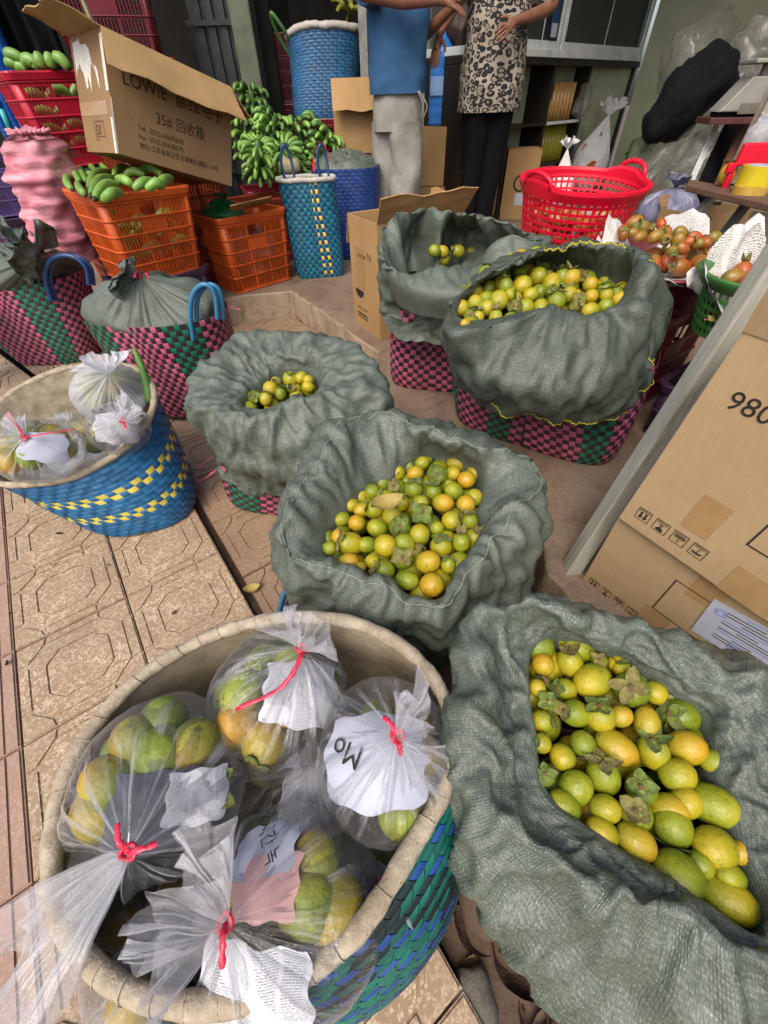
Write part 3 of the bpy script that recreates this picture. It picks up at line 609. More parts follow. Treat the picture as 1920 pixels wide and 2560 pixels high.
CALYX = [calyx_mesh('calyx', M_CALYX, .8, .3, 1), calyx_mesh('calyx', M_CALYX, .95, .5, 2), calyx_mesh('calyx', M_CALYD, .7, .55, 3), calyx_mesh('calyx', M_CALYX, .85, .1, 4), calyx_mesh('calyx', M_CALYD, .95, .2, 5, .36), calyx_mesh('calyx', M_CALYX, .7, .8, 6, .36), calyx_mesh('calyx', M_CALYX, 1.05, -.1, 7, .38), calyx_mesh('calyx', M_CALYD, .6, .9, 8, .4)]
COLN = {'g': 'green', 'y': 'yellow', 'o': 'orange'}
def persimmon(p, r, dirv, col, cal, where, group, long_=1, name='persimmon', under=False):
    """dirv: world direction of the stem end"""
    q = Vector(dirv).normalized().to_track_quat('Z', 'X'); e = q.to_euler()
    sz = 'large ' if r > .0285 else 'small ' if r < .0225 else ''
    lab = '%s%s persimmon %s in the %s' % (sz, COLN[col], {0: 'with bare smooth skin', 1: 'with star calyx facing up', 2: 'with calyx leaning aside', 3: 'with calyx turned sideways', 4: 'with calyx underneath', 5: 'under the top layer'}[5 if under else int(cal)], where)
    t = thing(name, lab, 'persimmon', p, e, group); t.scale = (r, r, r)
    me = BODY[col][long_]; b = link('fruit', me, t); zt = max(v.co.z for v in me.vertices)
    if cal:
        c = link('calyx', CALYX[random.randrange(8)], t, (0, 0, zt - .07), (0, 0, random.uniform(0, 6)))
    return t
def fruitlist(items, fx, fy, k, z, where, group, dz=None):
    """items: (X, Y, w, h, colour, calyx) in the coordinates of a zoomed view"""
    out = []
    for it in items:
        X, Y, w_, h_, col, cal = it; sx, sy = fx + X / k, fy + Y / k; dx, dy = sx / SX, sy / SX
        p = at(dx, dy, z); D = dep(p); r = .5 * (w_ + h_) / k * D / FPX * .97; 
        p = at(dx, dy, z + random.uniform(-.006, .006) + (dz(p) if dz else 0) + (.018 - r) * .3)
        view = (Vector((0, 0, CAM_H)) - p).normalized(); up = Vector((0, 0, 1)); side = CR; upi = CU
        if cal == 1: d = view + upi * .15                                           # calyx faces the viewer
        elif cal == 2: d = upi * 1 + view * .45                                     # calyx at the upper edge
        elif cal == 3: d = side * (1 if random.random() < .5 else -1) + view * .5 + upi * .2
        elif cal == 4: d = -upi + view * .45
        else:
            a = random.uniform(-.6, .6); d = side * math.cos(a) * random.choice((1, -1)) - upi * math.sin(a) - view * random.uniform(.2, .7)
        lg = 0 if abs(w_ - h_) < 8 else (1 if abs(w_ - h_) < 22 else 2)
        out.append(persimmon(p, r / (1.0 if lg == 0 else 1.06 if lg == 1 else 1.14), d, col, cal, where, group, lg))
    return out
def fill(poly, z, r, where, group, n=60, dz=None, avoid=()):
    """lower layer under the fruit that shows"""
    P = [at(x, y, z) for x, y in poly]; c = sum(P, Vector()) / len(P); xs = [p.x for p in P]; ys = [p.y for p in P]; got = []
    def inside(p):
        s = False; j = len(P) - 1
        for i in range(len(P)):
            if (P[i].y > p.y) != (P[j].y > p.y) and p.x < (P[j].x - P[i].x) * (p.y - P[i].y) / (P[j].y - P[i].y) + P[i].x: s = not s
            j = i
        return s
    for _ in range(3000):
        p = Vector((random.uniform(min(xs), max(xs)), random.uniform(min(ys), max(ys)), z))
        if inside(p) and all((p - q).length > r * 1.75 for q in got) and all((p - Vector(q.location)).length > r * .75 + q.scale[0] * .85 for q in avoid): got.append(p)
        if len(got) >= n: break
    for p in got:
        q = p.copy(); q.z += random.uniform(-.012, .004) + (dz(p) if dz else 0); d = Vector((random.uniform(-1, 1), random.uniform(-1, 1), random.uniform(-.3, .8)))
        persimmon(q, r * random.uniform(.88, 1.05), d, random.choice('gggyyyo'), random.random() < .7, where, group, random.randrange(3), under=True)
# --- clear bags ------------------------------------------------------------
def film_bag(name, label, c, R3, tie, frill_dir, frill_len, frill_w, mat=None, group=None, tie_mat=None, seed=0, flat=.5, tail=None, N=150, cat='plastic bag', frill_rows=14, ruff=1.0, crum=.006, uvs=(1, 1)):
    """body ellipsoid round c drawn together at tie, with a frill beyond it"""
    c = Vector(c); tie = Vector(tie); ax = (tie - c); La = ax.length; ax.normalize(); q = ax.to_track_quat('Z', 'X').to_matrix()
    E1, E2 = q @ Vector((1, 0, 0)), q @ Vector((0, 1, 0)); rg = random.Random(seed); rows = []; uv = []
    def rad(d): return 1 / math.sqrt((d.x / R3[0]) ** 2 + (d.y / R3[1]) ** 2 + (d.z / R3[2]) ** 2)
    K = 26; ph = [rg.uniform(0, 6.28) for _ in range(6)]
    for i in range(K + 1):
        s = i / K; row = []
        for k in range(N):
            th = 2 * math.pi * k / N
            if s < .62:
                al = math.pi - s / .62 * (math.pi * .62); d = ax * math.cos(al) + (E1 * math.cos(th) + E2 * math.sin(th)) * math.sin(al); p = c + d * rad(d)
            else:
                al = math.pi * .38; d = ax * math.cos(al) + (E1 * math.cos(th) + E2 * math.sin(th)) * math.sin(al); a = c + d * rad(d)
                t = (s - .62) / .38; nk = tie + (E1 * math.cos(th) + E2 * math.sin(th)) * .006; cp = a + (ax * .5 + (E1 * math.cos(th) + E2 * math.sin(th)) * -.25) * La * .35
                p = a * (1 - t) ** 2 + cp * 2 * t * (1 - t) + nk * t * t
                cr = sum(math.sin(fq * th + ph[m_] + t) / (1 + m_ * .4) for m_, fq in enumerate((9, 16, 25, 38))) * .004 * math.sin(math.pi * min(1, t * 1.05)) ** .7
                p = p + (E1 * math.cos(th) + E2 * math.sin(th)) * cr + ax * cr
            if uvs[0] > 1: p = p - (p - c).normalized() * ((abs(mnoise.noise(p * 6 + Vector((seed, 0, 0)))) + .5 * abs(mnoise.noise(p * 13 + Vector((seed, 4, 0)))) - .3) * .035 * (1 if s < .9 else .2))
            nn = mnoise.noise(p * 18 + Vector((seed, 0, 0))) * .004 + (1 - 2 * abs(mnoise.noise(p * 34 + Vector((0, seed, 0))))) * .002
            p = p + (p - c).normalized() * nn * (1 if s < .95 else .2)
            row.append(p); uv.append((k / N, s))
        rows.append(row)
    fd = Vector(frill_dir).normalized(); sd = fd.cross(Vector((0, 0, 1))); sd = sd.normalized() if sd.length > .1 else Vector((1, 0, 0)); td = sd.cross(fd).normalized()
    for i in range(1, frill_rows + 1):
        t = i / frill_rows; row = []
        for k in range(N):
            th = 2 * math.pi * k / N; r = .006 + frill_w * t ** .8
            ru = sum(math.sin(fq * th + ph[m_] * 2 + t * 1.5) / (1 + m_ * .5) for m_, fq in enumerate((3, 5, 8, 13, 21, 34)[:6])) * ruff
            dirc = sd * math.cos(th) + td * math.sin(th) * flat; ln = frill_len * t * (1 + .22 * math.sin(3 * th + ph[0]) + .12 * math.sin(7 * th + ph[1]))
            p = tie + fd * ln + dirc * r * (1 + .25 * ru * t) + td * ru * .012 * t + Vector((0, 0, -.35 * frill_len * t * t * .5))
            p += Vector((mnoise.noise(p * 25), mnoise.noise(p * 25 + Vector((5, 5, 5))), mnoise.noise(p * 25 + Vector((9, 1, 4))))) * crum * t
            if crum > .02: p += Vector((mnoise.noise(p * 11), mnoise.noise(p * 11 + Vector((5, 5, 5))), mnoise.noise(p * 11 + Vector((9, 1, 4))))) * crum * 1.6 * t
            row.append(p); uv.append((k / N, 1.0 + t * .3 + .02))
        rows.append(row)
    O = Vector((c.x, c.y, c.z - R3[2])); t_ = thing(name, label, cat, O, group=group)
    v, f = grid([[p - O for p in r] for r in rows], True); obj('film' if uvs[0] == 1 else 'cloth', v, f, mat or M_FILM, t_, smooth=True, uv=[(a * uvs[0], b_ * uvs[1]) for a, b_ in uv])
    if tie_mat:
        b = MB(); b.tube([tie - O + (E1 * math.cos(a) + E2 * math.sin(a)) * .0078 + ax * .0025 * math.sin(2 * a) for a in np.linspace(0, 2 * math.pi, 15)[:-1]], .0024, 6, closed=True)
        b.obj('tie', tie_mat, t_, smooth=True)
        for tl in (tail or []): ribbon(t_, [tie] + [Vector(x) for x in tl], .008, tie_mat, O)
    return t_
def ribbon(t, pts, wd, mat, O=None, name='ribbon'):
    O = Vector(O if O is not None else t.location); pts = spline([Vector(p) - O for p in pts], 7); rows = []
    for i, p in enumerate(pts):
        a = pts[max(0, i - 1)]; b = pts[min(len(pts) - 1, i + 1)]; tn = (b - a).normalized(); s = tn.cross(Vector((0, 0, 1))); s = s.normalized() if s.length > .15 else Vector((1, 0, 0))
        s = (s + Vector((0, 0, .35 * math.sin(i * .7)))).normalized(); w_ = wd * (.6 + .4 * math.sin(i * .9) ** 2); up = tn.cross(s) * .0015 * (1 if i % 2 else -1)
        rows.append([p - s * w_ * .5, p + up, p + s * w_ * .5])
    v, f = grid(rows); o = obj(name, v, f, mat, t, smooth=True); solid(o, .0007); return o
def bagfruit(items, where, group, name='fruit'):
    for (p, r, col) in items:
        e = Euler((random.uniform(0, 6), random.uniform(0, 6), random.uniform(0, 6))); t = thing(name, '%s speckled fruit inside the %s' % ({'y': 'yellow', 'g': 'green', 'o': 'orange'}[col], where), 'fruit', p, e, group); t.scale = (r,) * 3
        me = random.choice(BAGF[col]); link('fruit_body', me, t)
        if random.random() < .4: link('calyx', CALYX[random.randrange(8)], t, (0, 0, max(v.co.z for v in me.vertices) - .06), scale=.8)
def topfruit(c, R3, r, spots):
    """fruit pressed against the upper inside of a bag along the given sight lines"""
    c = Vector(c); out = []; A = Vector([q - r * .95 for q in R3]); o = Vector((0, 0, CAM_H)) - c; o = Vector((o.x / A.x, o.y / A.y, o.z / A.z))
    for dx, dy, col in spots:
        d0 = ray(dx, dy); d = Vector((d0.x / A.x, d0.y / A.y, d0.z / A.z)); a, b, cc = d.dot(d), 2 * o.dot(d), o.dot(o) - 1; disc = b * b - 4 * a * cc
        if disc < 0: continue
        t = (-b - math.sqrt(disc)) / (2 * a); out.append((Vector((0, 0, CAM_H)) + d0 * t, r * random.uniform(.95, 1.1), col))
    return out
def pack(c, R3, r, where, group, cols='yyggo', n=16, zmin=None, seed=0, keep=None, first=()):
    rg = random.Random(seed); c = Vector(c); got = [q[0] for q in first]; k0 = len(got)
    for _ in range(6000):
        d = Vector((rg.gauss(0, 1), rg.gauss(0, 1), rg.gauss(0, 1))).normalized() * rg.uniform(.25, 1) ** .33; p = c + Vector((d.x * (R3[0] - r * 1.05), d.y * (R3[1] - r * 1.05), d.z * (R3[2] - r * 1.05)))
        if keep and not keep(p): continue
        if len(got) < n * .65 and d.z < .05: continue
        if all((p - q).length > r * 1.72 for q in got): got.append(p)
        if len(got) >= n: break
    bagfruit(list(first) + [(p, r * rg.uniform(.92, 1.06), rg.choice(cols)) for p in got[k0:]], where, group)
def paper_patch(name, label, c, R3, dirs, mat, span=.9, N=16, off=.97, seed=0, parent=None, wob=.06):
    """newspaper curved over the inside of a bag: dirs = (centre direction, across direction)"""
    c = Vector(c); d0 = Vector(dirs[0]).normalized(); s0 = Vector(dirs[1]); s0 = (s0 - d0 * s0.dot(d0)).normalized(); t0 = d0.cross(s0); rows = []; uv = []; rg = random.Random(seed); ph = rg.uniform(0, 9)
    for i in range(N + 1):
        row = []
        for j in range(N + 1):
            a = (i / N - .5) * span * (1 + wob * math.sin(j * .9 + ph)); b = (j / N - .5) * span * 1.25 * (1 + wob * math.sin(i * .8 + ph))
            d = (d0 + s0 * math.tan(b) + t0 * math.tan(a)).normalized(); r = 1 / math.sqrt((d.x / R3[0]) ** 2 + (d.y / R3[1]) ** 2 + (d.z / R3[2]) ** 2)
            p = c + d * r * off; p += d * (mnoise.noise(p * 26 + Vector((seed, seed, 0))) * .004 + (1 - 2 * abs(mnoise.noise(p * 14))) * .003)
            row.append(p); uv.append((j / N * .25, i / N * .2))
        rows.append(row)
    O = c; t = tag(obj(name, *grid([[p - O for p in r] for r in rows]), mat, smooth=True, uv=uv, loc=O), label, 'newspaper'); return t
# ------------------------------------------------------------------ foreground: baskets
def vec(x, y, z=0): return np.array([x, y, z], float)
def band(Nu, centers, wd): return lambda i: any(min(abs(i - c * Nu), Nu - abs(i - c * Nu)) <= wd for c in centers)
def pinkbasket(label, S, Nu, Nv, greens, wd=3, group='pink and black woven baskets', **k):
    isg = band(Nu, greens, wd); return basket('woven_basket', label, S, Nu, Nv, lambda i: S_GREEN if isg(i) else S_PINK, lambda j: S_BLACK, group, **k)
RGB_ = random.Random(5)
SA = Surf(vec(-.16, .10, .0), vec(.245, .0), vec(.0, .235), vec(-.175, .146, .43), vec(.267, .052, .0), vec(-.055, .212, .0), 2.3, 2.1, .13); SA.dent = (5.46, .15, .55)
tA = basket('woven_basket', 'large teal and blue plaid basket full of bagged fruit with a thick canvas rim', SA, 64, 16, lambda i: S_DK if i % 9 in (0, 1, 2) else S_TEALD, lambda j: S_DK if j % 10 in (4, 5, 6) else (S_BLU3 if j % 2 else S_TEALD), diag=.26, liner=M_LINER, rim=M_RIM, rim_r=.0118, amp=.0019, rim_seg=240)
def ring4(l, f_, r, b): l, f_, r, b = (np.array(q) for q in (l, f_, r, b)); return (l + f_ + r + b) / 4, (r - l) / 2, (b - f_) / 2
gc, gx, gy = ring4(at(-40, 925, .31), at(70, 1050, .26), at(335, 885, .34), at(185, 790, .41))
SG = Surf(vec(-.905, 1.115, .008), vec(.18, .05, .0), vec(-.05, .16, 0), gc, gx, gy, 2.6, 2.1, .02)
tG = basket('woven_basket', 'tilted blue woven basket with yellow checked bands and frayed rim', SG, 60, 17, lambda i: S_BLUE, lambda j: S_YEL if j in (5, 6, 10, 11) else S_BLUE, liner=M_LIND, rim=M_RIM, rim_r=.011, amp=.002)
SH = Surf(vec(-.95, 1.885, .0), vec(.24, -.02), vec(.015, .165), vec(-.965, 1.87, .455), vec(.305, -.03), vec(.02, .20), 3.2, 2.3, .03)
tH = pinkbasket('pink and black basket packed with a tied sack knotted in red ribbon', SH, 76, 20, (.62, .86, .2), 3)
SI = Surf(vec(-2.0, 2.53, .0), vec(.26, .0), vec(0, .18), vec(-2.0, 2.58, .43), vec(.325, .02), vec(0, .235), 3.2, 2.3, .03)
tI = pinkbasket('pink and black basket with dark blue handles under a loosely gathered sack', SI, 76, 20, (.6, .84, .2), 3)
SD = Surf(vec(-.37, 1.235, LOW), vec(.245, -.04), vec(.03, .18), vec(-.32, 1.20, .34), vec(.25, -.03), vec(.02, .2), 3.4, 2.4, .02)
tD = pinkbasket('pink and black basket under the half closed sack behind the blue basket', SD, 66, 18, (.66, .9, .2), 3)
SE = Surf(vec(.625, 1.36, FLOOR), vec(.255, -.172), vec(.10, .15), vec(.585, 1.345, .50), vec(.275, -.17), vec(.105, .17), 4.5, 2.8, .03)
tE = pinkbasket('big pink and black basket holding the widest sack on the shop floor', SE, 84, 18, (.57, .70, .88, .2), 2)
SF = Surf(vec(.27, 1.80, FLOOR), vec(.20, -.05), vec(.04, .15), vec(.27, 1.79, .52), vec(.2, -.04), vec(.04, .16), 4., 2.6, .02)
tF = pinkbasket('small pink and black basket between the open carton and the widest sack', SF, 54, 18, (.46, .86, .2), 3)
SC = Surf(vec(.04, .655, LOW), vec(.22, 0), vec(0, .21), vec(.05, .645, .34), vec(.235, 0), vec(0, .225), 3., 2.4, .02)
tC = pinkbasket('pink and black basket with light blue handles under the round middle sack', SC, 60, 18, (.52, .8, .2), 3)
def arc(a, b, lift, lean=(0, 0, 0)):
    a, b = Vector(a), Vector(b); mid = (a + b) / 2 + Vector((0, 0, lift)) + Vector(lean); return [a - Vector((0, 0, .06)), a, a.lerp(mid, .55) + Vector((0, 0, lift * .35)) + (a - mid).normalized() * 0, mid, b.lerp(mid, .55) + Vector((0, 0, lift * .35)), b, b - Vector((0, 0, .06))]
# handles: pairs of plastic tube
for k in (0, .014):
    handle(tC, [at(598 + 0, 1352, .12) + Vector((k * 1.3, k, 0)), at(606, 1310, .2) + Vector((k * 1.3, k, 0)), at(622, 1272, .29) + Vector((k * 1.3, k, 0)), at(660, 1262, .30) + Vector((0, k, 0))], .0075, P_BLUET)
    handle(tC, [at(722, 1375, .16) + Vector((k * 1.3, 0, 0)), at(735, 1340, .24) + Vector((k * 1.3, 0, 0)), at(748, 1310, .30) + Vector((k * 1.3, 0, 0))], .0075, P_BLUET)
    o_ = k * 900; y_ = 1.70 + k * 1.5
    handle(tH, [aty(x + o_, y, y_) for x, y in ((418, 735), (413, 700), (412, 660), (420, 630), (438, 615), (456, 622), (466, 645), (470, 690))], .0095, P_BLUET)
    y_ = 2.33 + k * 2
    handle(tI, [aty(x + o_ * .8, y, y_) for x, y in ((112, 650), (102, 620), (98, 590), (108, 564), (135, 552), (165, 558), (186, 580), (192, 615))], .011, P_BLUET2)
# ------------------------------------------------------------------ sacks and persimmons
def rg_(l): return [at(*q) for q in l]
def ell(cx, cy, rx, ry, z, k=16): return [Vector((cx + rx * math.cos(2 * math.pi * i / k), cy + ry * math.sin(2 * math.pi * i / k), z)) for i in range(k)]
def V3(*l): return [Vector(q) for q in l]
WH = {'B': 'wide open front sack', 'C': 'white seamed round sack', 'E': 'widest sack', 'D': 'half closed sack', 'F': 'sack beside the carton'}
fC = [(690, 1185, .40), (735, 1100, .40), (790, 1055, .40), (850, 1020, .40), (900, 992, .40), (960, 985, .40), (1030, 1010, .40), (1035, 1090, .40), (1028, 1170, .40), (990, 1225, .40), (968, 1288, .40), (900, 1292, .40), (840, 1258, .40), (770, 1230, .40), (700, 1205, .40)]
cC = (.055, .63)
ringC = [ell(.05, .64, .255, .24, .13), rg_([(602, 1200, .28), (625, 1270, .27), (690, 1335, .26), (780, 1400, .27), (870, 1410, .28), (980, 1402, .28), (1060, 1350, .28), (1135, 1292, .28), (1168, 1200, .30)]) + V3((.37, .76, .3), (.22, .93, .3), (0, .97, .3), (-.19, .84, .3)),
         rg_([(598, 1180, .37), (622, 1240, .36), (690, 1280, .36), (780, 1330, .36), (890, 1365, .36), (1010, 1330, .36), (1090, 1250, .37), (1172, 1130, .39)]) + V3((.37, .76, .4), (.2, .94, .42), (0, .98, .42), (-.2, .80, .42)),
         rg_([(606, 1175, .44), (612, 1130, .46), (640, 1060, .48), (700, 975, .5), (760, 915, .5), (825, 892, .5), (900, 925, .5), (960, 948, .5), (1050, 970, .49), (1150, 992, .47), (1170, 1040, .45), (1105, 1095, .44), (1060, 1165, .435), (1008, 1240, .43), (968, 1300, .425), (900, 1306, .42), (830, 1270, .43), (760, 1240, .43), (680, 1219, .43), (630, 1200, .435)]),
         rg_(fC), [Vector((cC[0], cC[1], 0)).lerp(Vector((p.x, p.y, 0)), .93) + Vector((0, 0, .33)) for p in rg_(fC)]]
sack('sack', 'round grey green woven sack with white seam around yellow green persimmons', ringC, cC, 230, 9, .014, fold=[.008, .010, .009, .008, .009, .004], seed=3.1, seams=[(.615, 0, 1, .0015, M_STITW, .0009)])
lC = [(870, 400, 50, 40, 'o', 0), (990, 410, 62, 58, 'g', 1), (1148, 435, 52, 48, 'o', 0), (632, 500, 45, 45, 'g', 0), (860, 485, 58, 52, 'g', 2), (968, 500, 48, 45, 'g', 2), (1080, 500, 58, 48, 'g', 0), (525, 575, 35, 50, 'y', 0), (642, 595, 55, 55, 'y', 3), (580, 600, 42, 50, 'o', 0), (1020, 562, 62, 50, 'o', 0), (1145, 570, 55, 52, 'o', 0), (790, 560, 50, 46, 'y', 2), (895, 560, 52, 38, 'g', 0), (905, 625, 75, 62, 'g', 1), (550, 672, 50, 48, 'o', 0), (662, 700, 62, 52, 'g', 0), (785, 695, 62, 65, 'g', 1), (893, 735, 58, 62, 'y', 4), (985, 700, 42, 40, 'g', 0), (1070, 660, 58, 60, 'y', 3), (515, 785, 66, 74, 'y', 3), (705, 795, 62, 68, 'y', 0), (605, 790, 45, 55, 'g', 0), (1010, 800, 62, 65, 'y', 2), (1120, 775, 48, 60, 'g', 2), (800, 865, 65, 62, 'g', 1), (938, 885, 76, 60, 'o', 0), (505, 885, 70, 45, 'o', 0), (635, 880, 45, 42, 'y', 0), (700, 930, 60, 60, 'g', 3), (822, 985, 75, 52, 'g', 0), (960, 1010, 72, 70, 'o', 0), (1050, 900, 40, 50, 'y', 2), (400, 810, 40, 45, 'g', 0), (470, 650, 38, 52, 'g', 0), (568, 915, 40, 28, 'o', 0), (455, 745, 44, 48, 'o', 0), (1165, 660, 45, 50, 'g', 2), (1075, 400, 40, 40, 'y', 0), (905, 345, 45, 35, 'g', 0)]
gotC = fruitlist(lC, 640, 1000, 2.183, .388, WH['C'], 'persimmons in the middle sack')
fill([q[:2] for q in fC], .378, .025, WH['C'], 'persimmons in the middle sack', 40, avoid=gotC); fill([q[:2] for q in fC], .352, .027, WH['C'], 'persimmons in the middle sack', 45)
# big open sack, lower right
fB = [(1148, 1400, .43), (1146, 1480, .43), (1156, 1560, .43), (1166, 1650, .43), (1182, 1710, .43), (1230, 1757, .43), (1300, 1797, .43), (1400, 1864, .43), (1480, 1917, .43), (1560, 1967, .43), (1650, 2030, .43), (1640, 1920, .43), (1600, 1840, .43), (1567, 1750, .43), (1540, 1650, .43), (1515, 1540, .43), (1450, 1498, .43), (1390, 1450, .43), (1320, 1412, .43), (1250, 1392, .43), (1200, 1372, .43)]
cB = (.335, .10)
ringB = [ell(.43, .09, .17, .2, -.05), rg_([(1030, 1400, .3), (1020, 1550, .27), (1050, 1720, .25), (1100, 1880, .22), (1160, 2010, .2), (1230, 2120, .18), (1300, 2250, .17)]) + V3((.36, -.2, .2), (.55, -.12, .22), (.61, .08, .3), (.55, .21, .3), (.39, .30, .3), (.25, .33, .3), (.15, .32, .3)),
         rg_([(986, 1372, .45), (976, 1500, .43), (981, 1700, .41), (1003, 1860, .37), (1048, 1980, .34), (1118, 2090, .31), (1200, 2220, .29)]) + V3((.35, -.2, .31), (.55, -.13, .33), (.625, .08, .40), (.565, .22, .42), (.40, .315, .43), (.25, .35, .45), (.14, .335, .46)),
         rg_([(1030, 1345, .49), (1090, 1310, .50), (1160, 1300, .51), (1215, 1308, .515), (1250, 1352, .49), (1340, 1350, .49), (1440, 1375, .495), (1540, 1425, .495), (1659, 1475, .49), (1750, 1580, .48), (1780, 1800, .48), (1760, 2100, .46), (1600, 2130, .45), (1450, 2020, .46), (1300, 1915, .465), (1150, 1840, .46), (1070, 1770, .455), (1052, 1650, .465), (1058, 1500, .48), (1050, 1400, .487)]),
         rg_([(1100, 1430, .445), (1102, 1550, .435), (1108, 1680, .435), (1140, 1765, .44), (1230, 1815, .452), (1350, 1885, .452), (1500, 1985, .45), (1645, 2070, .448), (1710, 1900, .455), (1660, 1700, .46), (1610, 1580, .46), (1500, 1480, .462), (1400, 1412, .465), (1300, 1385, .462), (1200, 1345, .468), (1140, 1368, .455)]),
         rg_(fB), [Vector((cB[0], cB[1], 0)).lerp(Vector((p.x, p.y, 0)), .95) + Vector((0, 0, .36)) for p in rg_(fB)]]
tB, PB = sack('sack', 'wide open grey green sack with yellow stitched hem full of persimmons', ringB, cB, 270, 11, .015, fold=[.0, .008, .006, .009, .007, .002, .002], seed=8.4, sm=4, seams=[(.335, .36, .76, .003, M_STITCH, .0013)])
lB = [(570, 260, 45, 60, 'y', 2), (478, 405, 58, 55, 'o', 4), (612, 395, 78, 62, 'y', 2), (725, 485, 105, 80, 'y', 0), (920, 530, 88, 96, 'g', 1), (588, 530, 62, 52, 'y', 3), (1040, 545, 60, 55, 'y', 0), (1172, 660, 95, 78, 'g', 3), (640, 650, 65, 75, 'g', 3), (762, 665, 75, 75, 'y', 2), (868, 665, 45, 65, 'o', 0), (1000, 700, 85, 58, 'o', 4), (472, 690, 52, 65, 'y', 3), (678, 805, 65, 62, 'g', 4), (842, 822, 105, 82, 'o', 0), (1032, 845, 88, 74, 'y', 2), (1198, 822, 95, 78, 'o', 0), (575, 870, 68, 62, 'y', 0), (780, 965, 95, 77, 'g', 2), (1150, 960, 92, 72, 'y', 0), (1335, 890, 52, 70, 'g', 3), (640, 1025, 95, 74, 'g', 0), (970, 1030, 84, 74, 'g', 1), (582, 1115, 88, 74, 'g', 0), (1330, 1110, 92, 128, 'g', 0), (790, 1130, 65, 75, 'y', 0), (940, 1150, 84, 80, 'g', 1), (1110, 1130, 100, 66, 'o', 0), (1195, 1100, 80, 70, 'y', 0), (1128, 1215, 92, 97, 'g', 4), (775, 1250, 84, 70, 'y', 0), (942, 1295, 94, 84, 'o', 0), (1340, 1325, 107, 95, 'y', 0), (1150, 1465, 130, 112, 'g', 0), (1400, 1585, 134, 105, 'y', 0), (1270, 1410, 60, 60, 'g', 0), (1465, 1350, 42, 70, 'o', 0), (1420, 1470, 90, 50, 'g', 0), (850, 400, 50, 45, 'y', 0), (760, 385, 48, 40, 'g', 1), (870, 420, 45, 42, 'y', 2), (500, 590, 52, 48, 'g', 1), (1110, 560, 50, 48, 'g', 2), (470, 800, 45, 52, 'y', 3), (485, 960, 50, 60, 'g', 1), (450, 520, 40, 45, 'y', 0)]
gotB = fruitlist(lB, 1120, 1460, 2.011, .418, WH['B'], 'persimmons in the wide open sack')
fill([q[:2] for q in fB], .406, .025, WH['B'], 'persimmons in the wide open sack', 60, avoid=gotB); fill([q[:2] for q in fB], .378, .028, WH['B'], 'persimmons in the wide open sack', 60)
b = MB(); pk = [at(1330 - 8 * math.sin(i * .5) - i * 3.3, 1795 + i * 17, .462 - .0005 * i * i + .0) for i in range(0, 14)]
# widest sack on the shop floor
fE = [(985, 697, .64), (1000, 650, .655), (1050, 610, .665), (1130, 580, .68), (1230, 585, .68), (1310, 610, .67), (1370, 632, .66), (1378, 652, .65), (1320, 672, .64), (1270, 690, .635), (1180, 672, .64), (1080, 692, .635), (1010, 709, .635)]
cE = (.545, 1.22)
ringE = [rg_([(1010, 800, .40), (1060, 862, .38), (1130, 890, .37), (1250, 902, .37), (1340, 890, .38), (1372, 845, .40), (1398, 770, .42)]) + V3((.91, 1.33, .45), (.81, 1.52, .45), (.6, 1.62, .45), (.4, 1.55, .45), (.27, 1.38, .44)),
         rg_([(985, 790, .45), (1040, 868, .42), (1130, 896, .41), (1250, 907, .41), (1340, 897, .42), (1375, 852, .45), (1402, 770, .49)]) + V3((.92, 1.33, .5), (.82, 1.53, .5), (.6, 1.63, .5), (.4, 1.57, .5), (.25, 1.38, .5)),
         rg_([(958, 730, .56), (1020, 800, .545), (1130, 830, .54), (1250, 840, .54), (1340, 822, .54), (1385, 752, .56), (1412, 690, .60)]) + V3((.88, 1.27, .64), (.81, 1.47, .67), (.65, 1.57, .67), (.42, 1.52, .66), (.24, 1.3, .62)),
         rg_([(955, 690, .655), (1000, 715, .66), (1080, 696, .665), (1180, 677, .67), (1270, 695, .665), (1330, 676, .67), (1375, 658, .68), (1402, 663, .69), (1414, 645, .71), (1402, 590, .75), (1376, 546, .77), (1320, 528, .77), (1220, 535, .765), (1130, 562, .75), (1050, 600, .715), (1000, 640, .68)]),
         rg_(fE), [Vector((cE[0], cE[1], 0)).lerp(Vector((p.x, p.y, 0)), .93) + Vector((0, 0, .57)) for p in rg_(fE)]]
sack('sack', 'widest dark green grey sack with yellow seam on the big pink basket', ringE, cE, 230, 9, .010, mat=M_SACK2, fold=[.004, .005, .006, .006, .004, .003], seed=5.7, seams=[(.20, .1, .62, .002, M_STITCH, .0011), ('c', math.atan2(at(1392, 740, .56).y - 1.22, at(1392, 740, .56).x - .545), .2, .62, .002, M_STITCH, .0013), (.60, .55, .86, .0015, M_STITCH, .0013)])
